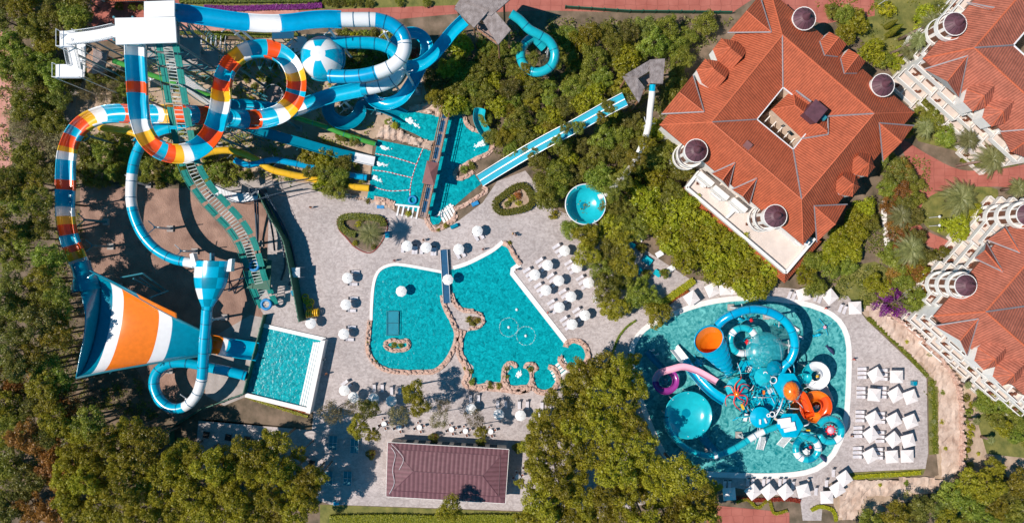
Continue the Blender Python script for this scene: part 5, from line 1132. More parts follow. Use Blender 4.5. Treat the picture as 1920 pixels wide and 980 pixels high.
def blue_bridge():
    A, B = W(832, 468, .6), W(838, 568, .6); d = B - A; L = d.length; ang = math.atan2(d.y, d.x); root = thing('blue_footbridge', 'flat dark blue carpeted footbridge across the middle of the pools', 'bridge', ((A + B) / 2).xy.to_3d()); mid = (A + B) / 2
    b = MB(); b.box((mid.x, mid.y, .55), (L, 1.45, .25), ang); b.build('deck', M['bluemat'], root)
    b = MB(); u = d / L; n = Vector((-u.y, u.x, 0))
    for s in (-1, 1): b.tube([A + n * s * .72 + Vector((0, 0, .2)), B + n * s * .72 + Vector((0, 0, .2))], .06, 4)
    b.build('edge_rail', M['steelwhite'], root)
    for t in (.05, .35, .65, .95): q = A + d * t; b = MB(); b.box((q.x, q.y, .2), (.4, 1.3, .5), ang); b.build('pier', M['concrete'], root)
blue_bridge()
# ---------------------------------------------------------------- plaza furniture
def make_lounger():
    root = thing('sun_lounger', 'x', 'sun lounger'); b = MB()
    for s in (-.3, .3): b.tube([(-.95, s, .28), (.95, s, .28)], .03, 5)
    b.tube([(-.95, -.3, .28), (-.95, .3, .28)], .03, 5); b.build('frame', M['frame'], root)
    for sx in (-.8, .7):
        for sy in (-.28, .28): b = MB(); b.tube([(sx, sy, 0), (sx, sy, .28)], .03, 5); b.build('leg', M['frame'], root)
    b = MB(); b.box((-.28, 0, .34), (1.34, .62, .09)); b.build('mattress', M['sling'], root)
    b = MB(); b.box((.62, 0, .55), (.72, .62, .07), 0, tilt=.45); bk = b.build('backrest', M['sling'], root)
    b = MB(); b.box((.84, 0, .71), (.3, .6, .06), 0, tilt=.45); b.build('head_shade', M['shade_roof'], bk)  # added dark slab standing in for the shadow of the raised backrest
    return root
def make_round_parasol():
    root = thing('round_parasol', 'x', 'parasol'); b = MB(); r = 1.16; n = 8
    pr = [(1.0, 2.18), (.99, 2.26), (.62, 2.46), (.25, 2.60), (.02, 2.66)]; b.lathe((0, 0, 0), [(r * q, z) for q, z in pr], n, rz=.2); cn = b.build('canopy', M['canvas'], root)
    b = MB()
    for k in range(n): a = .2 + 2 * math.pi * k / n; b.tube([(r * math.cos(a), r * math.sin(a), 2.25), (r * .62 * math.cos(a), r * .62 * math.sin(a), 2.465), (0, 0, 2.67)], .014, 4)
    b.build('seam', M['canvaspink'], cn); b = MB(); b.tube([(0, 0, .1), (0, 0, 2.7)], .035, 6); b.lathe((0, 0, 0), [(.07, 2.66), (.07, 2.72), (.01, 2.78)], 8); b.build('pole', M['frame'], root)
    b = MB(); b.lathe((0, 0, 0), [(.32, 0), (.32, .12), (.1, .16), (.05, .4), (.01, .4)], 12); b.build('base', M['concrete'], root)
    return root
def make_square_parasol():
    root = thing('square_parasol', 'x', 'parasol'); b = MB(); h = 1.28
    cs = [(-h, -h, 2.35), (h, -h, 2.35), (h, h, 2.35), (-h, h, 2.35)]
    for i in range(4):
        a, c = cs[i], cs[(i + 1) % 4]; b.face([a, c, (0, 0, 2.82)]); b.face([(a[0], a[1], 2.17), (c[0], c[1], 2.17), c, a])
    cn = b.build('canopy', M['canvaspink'], root); b = MB()
    for c in cs: b.tube([c, (0, 0, 2.83)], .014, 4)
    b.build('seam', M['frame'], cn); b = MB(); b.tube([(0, 0, .1), (0, 0, 2.86)], .04, 6); b.lathe((0, 0, 0), [(.08, 2.82), (.07, 2.88), (.01, 2.94)], 8); b.build('pole', M['frame'], root)
    b = MB(); b.box((0, 0, .07), (.7, .7, .14)); b.build('base', M['concrete'], root)
    return root
L0, P0, Q0 = make_lounger(), make_round_parasol(), make_square_parasol(); used = {}
def put(proto, x, y, rz, label, group, z=0.03, s=None):
    p = W(x, y, 0); loc = (p.x, p.y, z)
    if proto.name not in used:
        used[proto.name] = 1; FIRST.append((proto, loc, rz, label, group)); return proto
    return dup(proto, loc, rz, s, label, group)
FIRST = []     # the prototypes take their own place after all copies are made
def gpos(x, y, z=2.5):  # ground position under a canopy seen at x, y
    k = (H - z) / H; return 960 + (x - 960) * k, 490 + (y - 490) * k
ORD = ['first', 'second', 'third', 'fourth', 'fifth', 'sixth', 'seventh', 'eighth', 'ninth', 'tenth', 'eleventh', 'twelfth', 'thirteenth', 'fourteenth']
east = [(1059, 470, 'topmost'), (1027, 497, 'upper left'), (1082, 501, ''), (1003, 515, ''), (1048, 526, ''), (1104, 530, ''), (1024, 544, ''), (1071, 556, ''), (1049, 576, ''), (1097, 591, ''), (1073, 608, '')]
names = ['topmost parasol of the east field', 'parasol of the east field nearest below the topmost one to the left', 'parasol right of centre near the top of the east field', 'leftmost parasol of the east field', 'parasol in the centre of the upper east field', 'rightmost parasol of the east field by the trees', 'parasol below the leftmost one in the east field', 'central parasol of the lower east field', 'parasol beside the straight coping in the east field', 'parasol at the right of the lowest pair', 'lowest parasol of the east field']
G1 = 'round parasols in the field east of the pool'; G2 = 'sun loungers in the field east of the pool'
for (x, y, _), nm in zip(east, names):
    gx, gy = gpos(x, y); put(P0, gx, gy, 0, 'white round ' + nm, G1)
    for k, (dx, dy) in enumerate(((-14, -9), (-9, -1.5), (-4, 6.5))):
        put(L0, gx + dx, gy + dy, R(34 + random.uniform(-3, 3)), ('upper', 'middle', 'lower')[k] + ' grey lounger at the ' + nm.replace('parasol of the', 'parasol of').replace('nearest ', ''), G2)
put(L0, 1117, 555, R(36), 'grey lounger without parasol under the trees right of the east field', G2); put(L0, 1120, 562, R(36), 'lone grey lounger half hidden by leaves right of the east field', G2)
rows = [(763, 461, 'leftmost parasol above the pools'), (799, 464, 'second parasol from the left above the pools'), (860, 467, 'parasol just right of the blue footbridge end'), (895, 433, 'parasol highest up beside the splash pool')]
for (x, y, nm) in rows:
    gx, gy = gpos(x, y); put(P0, gx, gy, 0, 'white round ' + nm, 'round parasols above the pools')
    t = R(-62) if x < 850 else R(-50)
    if x < 850: t = R(90)
    ll = ((-11, 3), (9, 6), (14, 6)) if x < 850 else ((-4, 10), (6, 6))
    for k, (dx, dy) in enumerate(ll): put(L0, gx + dx, gy + dy, (R(88) if x < 850 else R(122)), ('left', 'middle', 'right')[k] + ' grey lounger at the ' + nm, 'sun loungers above the pools')
for (x, y, nm) in ((651, 521, 'top'), (648, 571, 'middle'), (644, 626, 'lowest')):
    gx, gy = gpos(x, y); put(P0, gx, gy, 0, f'{nm} white round parasol of the column left of the pools', 'round parasols left of the pools')
    put(L0, gx + 10, gy - 11, R(178), f'upper lounger at the {nm} parasol left of the pools', 'sun loungers left of the pools'); put(L0, gx + 6, gy + 12, R(178), f'lower lounger at the {nm} parasol left of the pools', 'sun loungers left of the pools')
gx, gy = gpos(582, 606); put(P0, gx, gy, 0, 'white round parasol at the top corner of the square landing pool', 'single round parasols')
gx, gy = gpos(752, 546); put(P0, gx, gy, 0, 'small white round parasol standing in the water of the left pool', 'single round parasols', z=0.0)
gx, gy = gpos(840, 524); put(P0, gx, gy, 0, 'white round parasol on the blue footbridge', 'single round parasols', z=0.68)
bot = [(645, 732), (662, 745), (700, 747), (733, 752), (883, 767), (935, 777), (976, 779), (1019, 781)]
bn = ['first from the left', 'second from the left', 'third from the left, in shade', 'fourth from the left, in shade', 'fifth from the left', 'sixth from the left', 'seventh from the left', 'last on the right by the grove']
for (x, y), nm in zip(bot, bn):
    gx, gy = gpos(x, y); put(P0, gx, gy, 0, f'white round parasol above the terrace tables, {nm}', 'round parasols above the terrace tables')
    if x > 690:
        for dx in (-2, 13): put(L0, gx + dx, gy - 17, R(90), ('left' if dx < 0 else 'right') + f' lounger by the row parasol that is {nm}', 'sun loungers above the terrace tables')
put(L0, 648, 716, R(35), 'white lounger beside the first parasol right of the landing pool', 'sun loungers above the terrace tables'); put(L0, 655, 722, R(35), 'second white lounger beside the first parasol right of the landing pool', 'sun loungers above the terrace tables')
sq = [(1642, 703, 30, 'top', 'left'), (1682, 706, 0, 'top', 'right'), (1640, 740, -5, 'second', 'left'), (1680, 740, 30, 'second', 'middle'), (1708, 744, 20, 'second', 'right'), (1638, 785, 30, 'third', 'left'), (1677, 788, 28, 'third', 'middle'), (1708, 790, 22, 'third', 'right'), (1634, 815, 35, 'fourth', 'left'), (1676, 824, 38, 'fourth', 'middle'), (1704, 826, 15, 'fourth', 'right'), (1633, 854, 28, 'bottom', 'left'), (1673, 856, 5, 'bottom', 'middle'), (1702, 855, 2, 'bottom', 'right')]
for (x, y, a, rw, cl) in sq:
    gx, gy = gpos(x, y); put(Q0, gx, gy, R(a), f'{cl} square parasol in the {rw} row right of the slide pool', 'square parasols right of the children slide pool')
    if cl != 'right' or rw == 'top':
        for k in range(3): put(L0, gx - 15, gy - 9 + k * 8, R(random.uniform(-4, 4)), f'{("upper", "middle", "lower")[k]} lounger at the {cl} square parasol of the {rw} row', 'sun loungers right of the children slide pool')
sq2 = [(1584, 897, 35, 'square parasol at the bottom right curve of the slide pool'), (1571, 917, 32, 'small tilted square parasol below the pool corner parasol'), (1551, 932, 2, 'square parasol beside the narrow path at the bottom'), (1412, 922, 38, 'first square parasol of the four below the slide pool'), (1442, 922, 38, 'second square parasol of the four below the slide pool'), (1473, 922, 38, 'third square parasol of the four below the slide pool'), (1507, 920, 15, 'fourth square parasol below the slide pool, beside the path'), (1368, 926, 5, 'shaded square parasol under the grove edge below the slide pool'),
       (1297, 559, 35, 'square parasol half shaded at the upper left of the slide pool'), (1336, 543, 25, 'first square parasol of the pair above the slide pool'), (1361, 541, 5, 'second square parasol of the pair above the slide pool'), (1380, 539, 12, 'square parasol under leaves above the slide pool'), (1507, 552, 15, 'square parasol under the hotel corner trees'), (1557, 556, 38, 'square parasol at the upper right curve of the slide pool'), (1604, 577, 3, 'square parasol beside the start of the rocky streambed')]
for i, (x, y, a, nm) in enumerate(sq2):
    gx, gy = gpos(x, y); put(Q0, gx, gy, R(a), nm, 'square parasols around the children slide pool')
    if y > 900 and x < 1500:
        for dx in (-3, 6): put(L0, gx + dx, gy - 13, R(88), ('left' if dx < 0 else 'right') + ' lounger at the ' + nm.replace('of the four ', ''), 'sun loungers below the children slide pool')
    elif x > 1490 and y < 600:
        for dx in (-18, -10): put(L0, gx + dx, gy + 1 + (dx + 18) * .4, R(70), ('left' if dx < -12 else 'right') + ' lounger at the ' + nm, 'sun loungers above the children slide pool')
    elif y > 880:
        put(L0, gx - 12, gy - 6, R(88), 'lounger at the ' + nm, 'sun loungers below the children slide pool')
for proto, loc, rz, lb, gp in FIRST: proto.location = loc; proto.rotation_euler = (0, 0, rz); proto['label'] = lb; proto['group'] = gp
# tables with chairs
def chair_bm(root_loc, a):
    return None
def table_set(x, y, label, r=.55, white=True):
    c = W(x, y, 0); t = thing('patio_table', label, 'table', (c.x, c.y, .03), group='patio tables'); b = MB(); b.lathe((c.x, c.y, 0), [(.3, .03), (.04, .1), (.04, .7), (r, .72), (r, .76), (.01, .76)], 16); b.build('tabletop', M['plastic' if white else 'teal'], t)
    for k in range(4):
        a = k * math.pi / 2 + .3; q = Vector((c.x + 1.05 * math.cos(a), c.y + 1.05 * math.sin(a), 0)); ch = thing('patio_chair', f'{("right", "upper", "left", "lower")[k]} chair at the {label}'.replace('white round ', ''), 'chair', (q.x, q.y, .03), group='patio chairs')
        b = MB(); b.box((q.x, q.y, .45), (.48, .48, .06), a); b.build('seat', M['wicker'], ch)
        b = MB(); e = q + Vector((.26 * math.cos(a), .26 * math.sin(a), 0)); b.box((e.x, e.y, .72), (.06, .5, .55), a)
        n = Vector((-math.sin(a), math.cos(a), 0))
        for s in (-1, 1): m_ = q + n * s * .27; b.box((m_.x, m_.y, .63), (.45, .06, .05), a)
        b.build('backrest', M['plastic'], ch)
        for sx in (-1, 1):
            for sy in (-1, 1): b = MB(); m_ = q + Vector((math.cos(a), math.sin(a), 0)) * sx * .2 + n * sy * .2; b.tube([(m_.x, m_.y, .03), (m_.x, m_.y, .45)], .025, 4); b.build('leg', M['plastic'], ch)
for x, y, l in ((721, 793, 'white round table at the left end of the terrace'), (749, 799, 'white round table second on the terrace'), (787, 799, 'white round table below the tall tree'), (847, 803, 'white round table under grey branches'), (873, 806, 'white round table in the terrace middle'), (920, 807, 'shaded white round table beside a planter'), (971, 891, 'white round table right of the maroon roof'), (990, 872, 'white round table beside the grove edge')): table_set(x, y, l)
for i, (x, y, rz) in enumerate(((1212, 488, -35), (1178, 487, -30), (1197, 508, 35), (1231, 512, -35), (1257, 503, 35), (1198, 446, -30), (1235, 476, 30), (1183, 460, -30))):
    c = W(x, y, 0); t = thing('square_table', ['large teal table in the shaded court', 'small teal table at the left of the shaded court', 'teal table at the lower left of the shaded court', 'teal table in front of the dark planter', 'white parasol-side table at the sunny court edge', 'white table at the top of the shaded court', 'small white table between branches', 'teal table by the service counter'][i], 'table', (c.x, c.y, .03)); s = 1.5 if i == 0 else 1.15
    b = MB(); b.box((c.x, c.y, .75), (s * 1.35, s, .08), R(rz)); b.build('tabletop', M['plastic' if i in (4, 5, 6) else 'cyan'], t)
    for sx in (-1, 1):
        for sy in (-1, 1): b = MB(); b.tube([(c.x + sx * .4, c.y + sy * .4, .03), (c.x + sx * .4, c.y + sy * .4, .72)], .04, 4); b.build('leg', M['frame'], t)
c = W(1178, 448, 0); t = thing('service_counter', 'long turquoise counter at the top left of the shaded court', 'counter', tuple(c)); b = MB(); b.box((c.x, c.y, .5), (3.6, .8, 1.0), R(48)); b.build('cabinet', M['white'], t); b = MB(); b.box((c.x, c.y, 1.03), (3.9, 1.0, .08), R(48)); b.build('top', M['cyan'], t)
def potplant(x, y, label, s=1.0, rnd=False):
    c = W(x, y, 0); t = thing('planter', label, 'planter', tuple(c)); b = MB()
    b.box((c.x, c.y, .3), (1.1 * s, 1.1 * s, .6)) if not rnd else b.lathe((c.x, c.y, 0), [(.45 * s, 0), (.6 * s, .6), (.5 * s, .6), (.48 * s, .5)], 12)
    b.build('pot', M['pot'], t); PLANTS.append((t, c, s))
PLANTS = []
for x, y, l in ((815, 817, 'brown planter box below the striped shade of the terrace'), (903, 826, 'brown planter box with round bush above the maroon roof'), (970, 836, 'brown planter box with bush at the roof corner'), (698, 848, 'brown planter box with bush left of the maroon roof'), (1201, 465, 'dark planter near the top of the shaded court'), (1244, 512, 'dark red planter in the lower shaded court'), (1211, 513, 'small dark planter beside the teal table')): potplant(x, y, l)
for i, (x, y) in enumerate(((389, 813), (430, 818), (465, 822), (586, 867), (520, 828))):  # black square planter holes, imitated by dark slabs on legs
    c = W(x, y, 0); t = thing('planter_hole', ['dark square planter hole at the left end of the shaded plaza', 'dark square planter hole second from left on the shaded plaza', 'dark square planter hole third from left on the shaded plaza', 'dark square planter hole left of the ping pong tables', 'dark square planter hole under the grove edge'][i], 'table', tuple(c), R(-5))
    b = MB(); b.box((c.x, c.y, .62), (1.3, 1.3, .08), R(-5)); b.build('tabletop', M['dark'], t)
    for sx in (-1, 1):
        for sy in (-1, 1): b = MB(); b.box((c.x + sx * .5, c.y + sy * .5, .32), (.09, .09, .58)); b.build('leg', M['dark'], t)
for i, (x, y) in enumerate(((626, 828), (666, 834), (653, 894), (618, 894))):
    c = W(x, y, 0); t = thing('ping_pong_table', ['blue ping pong table at the upper left of the four', 'blue ping pong table at the upper right of the four', 'blue ping pong table at the lower right of the four', 'blue ping pong table at the lower left beside the branches'][i], 'ping pong table', tuple(c), group='ping pong tables')
    b = MB(); b.box((c.x, c.y, .75), (1.7, 2.9, .05), R(-3)); b.build('tabletop', M['steel'], t)
    b = MB()
    for s in (-.83, 0, .83): b.box((c.x + s, c.y, .779), (.05, 2.88, .006), R(-3) if s == 0 else R(-3))
    b.build('line', M['plastic'], t); b = MB(); b.box((c.x, c.y, .86), (1.9, .03, .15), R(-3)); b.build('net', M['frame'], t)
    for sx in (-1, 1):
        for sy in (-1, 1): b = MB(); b.tube([(c.x + sx * .6, c.y + sy * 1.1, 0), (c.x + sx * .6, c.y + sy * 1.1, .73)], .04, 5); b.build('leg', M['steeldark'], t)
# small things on the plaza
def small_box(x, y, sx, sy, h, rz, m, name, label, cat, z=0.03):
    c = W(x, y, 0); t = thing(name, label, cat, (c.x, c.y, z)); b = MB(); b.box((c.x, c.y, z + h / 2), (sx, sy, h), R(rz)); b.build('body', M[m], t); b = MB(); b.box((c.x, c.y, z + h + .02), (sx * .86, sy * .8, .04), R(rz)); b.build('lid', M[m], t); return t
small_box(714, 388, 1.5, .7, .35, -2, 'blueplastic', 'foam_mat_box', 'flat blue mat box below the lane pool corner', 'mat box')
small_box(891, 382, 1.5, .8, .35, 25, 'blueplastic', 'foam_mat_box', 'tilted blue mat box beside the splash pool curb', 'mat box')
small_box(727, 440, .9, 1.3, .7, 0, 'azure', 'towel_bin', 'pale blue bin at the right corner of the heart shaped bed', 'bin')
small_box(852, 424, 1.6, .7, .7, 25, 'teal', 'bench', 'dark teal bench below the splash pool steps', 'bench')
small_box(1711, 717, .9, .9, .9, 0, 'teal', 'service_box', 'square teal box at the top right of the square parasols', 'box')
small_box(632, 941, 1.1, .7, .8, 0, 'azure', 'waste_bin', 'pale blue bin by the grass strip below the ping pong tables', 'bin')
small_box(553, 548, 1.1, 1.1, .9, 20, 'teal', 'pump_box', 'teal box beside the green screen fence', 'box')
c = W(562, 510, 0); t = thing('lifeguard_canopy', 'white square canopy on posts beside the green screen fence', 'canopy', tuple(c)); b = MB()
for i in range(4):
    cs = [(c.x - 1.05, c.y - 1.0), (c.x + 1.05, c.y - 1.0), (c.x + 1.05, c.y + 1.0), (c.x - 1.05, c.y + 1.0)]; b.face([(*cs[i], 3.3), (*cs[(i + 1) % 4], 3.3), (c.x, c.y, 3.8)])
b.build('canopy', M['canvas'], t); b = MB(); [b.tube([(q[0], q[1], 0), (q[0], q[1], 3.3)], .05, 5) for q in cs]; b.build('post', M['steelwhite'], t)
def rings_stack():
    t = thing('ring_rack', 'rack of yellow double rings leaning on the green screen fence', 'swim rings', tuple(W(585, 582, 0)))
    for k, (x, y) in enumerate(((572, 557), (574, 563), (579, 568), (583, 566), (581, 574))):
        c = W(x, y, .5); b = MB(); b.tube([(c.x + .62 * math.cos(a), c.y + .62 * math.sin(a), .3 + .1 * k) for a in [2 * math.pi * j / 14 for j in range(15)]], .16, 6, caps=False); b.build('ring', M['yellow'], t, True)
    for k in range(6):
        c = W(577 + k * 4, 588 - k * .6, .5); b = MB(); b.tube([(c.x, c.y + .75 * math.cos(a), .9 + .75 * math.sin(a)) for a in [2 * math.pi * j / 14 for j in range(15)]], .17, 6, caps=False); b.build('ring', M['yellow'], t, True)
rings_stack()
c = W(737, 605, 0); t = thing('underwater_bench', 'rectangular blue framed lounging grid in the left pool', 'pool frame', (c.x, c.y, 0)); b = MB()
b.box((c.x, c.y, .35), (2.4, 4.9, .08), R(-2)); b.build('grid', M['wet'], t); b = MB()
for s in (-1.25, 1.25): b.tube([(c.x + s, c.y - 2.5, .7), (c.x + s, c.y + 2.5, .7)], .06, 5)
for s in (-2.5, 0, 2.5): b.tube([(c.x - 1.25, c.y + s, .7), (c.x + 1.25, c.y + s, .7)], .06, 5)
b.build('rail', M['steel'], t)
for i, (x, y, l) in enumerate(((954, 613, 'left fountain nozzle in the large pool'), (986, 629, 'right fountain nozzle in the large pool'), (969, 580, 'small buoy above the two fountain rings'))):
    c = W(x, y, 0); b = MB(); b.lathe((c.x, c.y, .05), [(.3, 0), (.3, .12), (.16, .3), (.02, .36)], 12); tag(b.build('fountain_nozzle', M['plastic'], None, True), l, 'fountain')
    if i < 2:
        random.seed(i); b = MB()
        for k in range(150):
            a = random.random() * 6.283; rr = 1.95 + random.gauss(0, .05); boulder(b, (c.x + rr * math.cos(a), c.y + rr * math.sin(a), .07), random.uniform(.02, .07), random.uniform(.02, .05), .05, seg=5)
        tag(b.build('ripple_ring', M['foam']), ('left' if i == 0 else 'right') + ' ring of falling droplets round a fountain nozzle', 'water ring')
# people
PB = {}
def person_mesh(key, cloth, pose='walk'):
    """one skinned figure"""
    v = [(0, 0, .95), (0, 0, 1.2), (0, 0, 1.42), (0, 0, 1.52), (0, .02, 1.66), (.1, 0, .92), (.13, .12, .5), (.13, .0, .06), (-.1, 0, .92), (-.13, -.12, .5), (-.13, -.28, .08), (.2, 0, 1.4), (.27, -.05, 1.12), (.28, .1, .9), (-.2, 0, 1.4), (-.27, .05, 1.12), (-.28, .2, .95)]
    e = [(0, 1), (1, 2), (2, 3), (3, 4), (0, 5), (5, 6), (6, 7), (0, 8), (8, 9), (9, 10), (2, 11), (11, 12), (12, 13), (2, 14), (14, 15), (15, 16)]
    rad = [.14, .13, .14, .06, .11, .1, .07, .045, .1, .07, .045, .07, .045, .03, .07, .045, .03]
    me = bpy.data.meshes.new('body'); me.from_pydata(v, e, []); o = bpy.data.objects.new('tmp', me); COL.objects.link(o); md = o.modifiers.new('s', 'SKIN'); o.modifiers.new('ss', 'SUBSURF').levels = 1
    for i, r in enumerate(rad): me.skin_vertices[0].data[i].radius = (r, r)
    me.skin_vertices[0].data[0].use_root = True
    dg = bpy.context.evaluated_depsgraph_get(); m2 = bpy.data.meshes.new_from_object(o.evaluated_get(dg)); bpy.data.objects.remove(o)
    m2.materials.clear(); m2.materials.append(M['skin']); m2.name = 'body'; return m2
try: PM = person_mesh('a', None)
except Exception as ex: PM = None; print('person', ex)
def person(x, y, rz, cloth, label):
    c = W(x, y, 0); root = thing('person', label, 'person', (c.x, c.y, .03), R(rz)); o = bpy.data.objects.new('body', PM); COL.objects.link(o); o.parent = root
    for nm, mt, prof, z in (('shorts', cloth, [(.16, .74), (.2, .78), (.19, .98), (.15, 1.0)], 0), ('hair', 'hair', [(.12, 1.62), (.13, 1.70), (.09, 1.79), (.01, 1.82)], 0)):
        b = MB(); b.lathe((0, 0, 0), prof, 12); q = b.build(nm, M[mt], None, True); q.parent = root
    if cloth != 'navy': b = MB(); b.lathe((0, 0, 0), [(.165, 1.0), (.17, 1.2), (.19, 1.4), (.08, 1.46)], 12, sy=.8, sx=1.15); q = b.build('shirt', M[cloth], None, True); q.parent = root
if PM:
    person(906, 467, 30, 'red', 'person in red standing on the coping above the large pool')
    person(962, 438, 70, 'yellow', 'person walking above the pointed top corner of the large pool'); person(967, 441, 120, 'navy', 'person in dark shorts right of the pointed pool corner')
    person(741, 488, 10, 'red', 'person in red above the left pool coping'); person(795, 450, 90, 'orng', 'person in orange standing above the row of parasols')
    person(611, 672, 60, 'plastic', 'person in white walking right of the landing pool wall'); person(585, 389, 20, 'orng', 'person in orange alone on the upper plaza')
    person(614, 699, 50, 'orng', 'person in orange lower right of the landing pool wall'); person(1027, 585, 80, 'red', 'person in red walking beside the straight coping')
    person(1421, 555, 0, 'red', 'person in red on the coping above the slide pool'); person(1545, 577, 10, 'red', 'person in red at the upper right pool curve')
    person(1597, 672, 0, 'red', 'person in red on the right coping of the slide pool'); person(968, 505, 120, 'navy', 'person in dark shorts at the corner of the straight coping')
    person(1593, 814, 30, 'navy', 'person in dark clothes on the lower right pool coping'); person(1512, 896, 30, 'plastic', 'person in white on the bottom pool coping')
    person(562, 592, 20, 'navy', 'person in dark shorts above the landing pool corner'); person(806, 330 + 3, 0, 'orng', 'person under the edge of the footbridge gazebo')
# ---------------------------------------------------------------- children slide island
slide('big_ring_tube', 'big blue tube arching in a wide ring over the children pool', [(1346, 609, 8.6), (1356, 599, 9.2), (1372, 590, 9.8), (1398, 581, 10.0), (1425, 580, 10.0), (1452, 588, 9.9), (1474, 604, 9.7), (1487, 627, 9.4), (1490, 652, 9.0), (1482, 674, 8.6), (1470, 686, 8.2), (1462, 700, 7.8)], .84, ('blue', 'azure', 'joint'), joint=3.2, jm=2, bands=[(0, (1487, 630)), (1, (1462, 700))], sup=[(1400, 582, 10), (1470, 600, 9.7), (1488, 650, 9)], n=10)
def shell():
    root = thing('shell_funnel', 'blue ribbed shell shaped funnel with an orange inside in the children pool', 'water slide', tuple(W(1350, 660, 0)))
    mouth = W(1329, 636, 8.5); tip = W(1372, 703, 2.6); ax = (tip - mouth); L = ax.length; d = ax.normalized(); u = d.cross(Vector((0, 0, 1))).normalized(); v = u.cross(d)
    nrm = (mouth - tip).normalized(); vs = []; fs = []; NA = 28; prof = []
    ns = 22
    for i in range(ns + 1):
        t = i / ns; r = (2.65 * (1 - t) ** .75 + .35) * (1 + .035 * math.sin(i * 2.1)); prof.append((t * L, r))
    tl = Vector((0, 0, 1))
    for (s, r) in prof:
        f = s / L; c = mouth.lerp(tip, f)
        # sections lean from a level mouth to the axis
        uu = u; vv = ((v if v.z < 0 else -v) * f + (Vector((d.x, d.y, 0)).normalized() * -1) * (1 - f) * 1.0).normalized()
        for k in range(NA): a = 2 * math.pi * k / NA; vs.append(c + uu * r * math.cos(a) + vv * r * .85 * math.sin(a))
    for i in range(ns):
        for k in range(NA): fs.append((i * NA + k, i * NA + (k + 1) % NA, (i + 1) * NA + (k + 1) % NA, (i + 1) * NA + k))
    b = MB(); b.add(vs, fs, 0); b.build('shell', M['azure'], root, True)
    b = MB(); vs2 = []; K = 13
    for i in range(K):
        f = prof[i][0] / L * .96 + .012; r = prof[i][1] * (.93 - .012 * i); c = mouth.lerp(tip, f); vv = ((v if v.z < 0 else -v) * f + (Vector((d.x, d.y, 0)).normalized() * -1) * (1 - f)).normalized()
        for k in range(NA): a = 2 * math.pi * k / NA; vs2.append(c + u * r * math.cos(a) + vv * r * .85 * math.sin(a))
    b.add(vs2, [(i * NA + k, i * NA + (k + 1) % NA, (i + 1) * NA + (k + 1) % NA, (i + 1) * NA + k) for i in range(K - 1) for k in range(NA)] + [tuple((K - 1) * NA + k for k in range(NA))]); b.build('orange_lining', M['orng'], root, True)
    b = MB(); b.tube([vs[k % NA] + Vector((0, 0, .03)) for k in range(NA + 1)], .13, 6, caps=False); b.build('rim', M['blue'], root, True)
    b = MB()
    for i in range(4, 20, 3): b.tube([vs[i * NA + k % NA] for k in range(NA + 1)], .07, 5, caps=False)
    b.build('rib', M['blue'], root, True); supports(root, [(1340, 655, 6)], 'steelwhite')
shell()
def ring_tube(cx, cy, rpx, z0, dz, r, label, mats, bands_deg, a0=0, a1=360, centre=None, name='ring_tube_slide', prof='tube', tail=None, head=None, cols=None):
    pts = []; n = max(6, int(abs(a1 - a0) / 24))
    if head: pts += head
    for i in range(n + 1):
        t = i / n; a = R(a0 + (a1 - a0) * t); pts.append((cx + rpx * math.cos(a), cy - rpx * math.sin(a), z0 - dz * t))
    if tail: pts += tail
    b = []
    root = thing(name, label, 'water slide', tuple(W(cx, cy, 0))); m = MB(); m0 = MB()
    P4 = cr(pts, 6); tot = len(P4)
    mb = MB(); sweep(mb, pts, r, prof=prof, n=6, joint=1.8 if prof == 'tube' else None, jm=len(mats) - 1)
    # coloured sections by position along the tube
    if bands_deg:
        ring_faces = (len(P4) - 1); per = 12 if prof == 'tube' else 26
        for fi in range(ring_faces * per):
            t = (fi // per) / ring_faces
            for (lo, hi, mi) in bands_deg:
                if lo <= t < hi: mb.m[fi] = mi
    mb.build('chute', [M[x] for x in mats], root, True)
    for t in (.2, .55, .85):
        q = P4[int(t * (tot - 1))]; supports(root, [(q[0], q[1], q[2])], 'steelwhite', r=.12, arm=.6, drop=r, foot=False)
    return root
ring_tube(1393, 638, 24, 6.6, 1.6, .7, 'cyan and white ring tube with a red spinner in its middle', ('cyan', 'wht', 'teal'), [(.02, .2, 1), (.42, .5, 1), (.75, .92, 1)], -20, 330)
ring_tube(1530, 704, 18, 7.0, 4.0, .85, 'pale cyan and white spiral chute at the right of the island', ('wht', 'cyan', 'cyan'), [(.0, .22, 1), (.7, .86, 1)], 200, -300, prof='half', head=[(1484, 722, 7.6), (1505, 708, 7.3)], tail=[(1540, 718, 2.8), (1548, 736, 1.8), (1556, 756, 0.7)], name='spiral_slide')
ring_tube(1530, 762, 20, 6.6, 4.4, 1.0, 'orange spiral chute coiled at the right of the island', ('orng', 'orange', 'orange'), [(.0, .15, 1), (.35, .5, 1), (.8, .9, 1)], 230, -330, prof='half', head=[(1488, 745, 7.4), (1502, 742, 7.1)], tail=[(1506, 752, 2.0), (1490, 765, 1.3), (1483, 776, .7)], name='spiral_slide')
ring_tube(1556, 806, 22, 5.4, 1.8, .68, 'turquoise ring tube with a smiling red sun in its middle', ('cyan', 'wht', 'teal'), [(.28, .4, 2), (.55, .66, 1)], 150, -150, tail=[(1535, 828, 3)])
ring_tube(1513, 840, 21, 4.6, 1.8, .72, 'turquoise white and dark ring tube at the lower right of the island', ('cyan', 'wht', 'teal'), [(.2, .33, 1), (.45, .55, 2), (.62, .75, 1), (.85, .93, 2)], 90, -250, head=[(1496, 810, 5.2)])
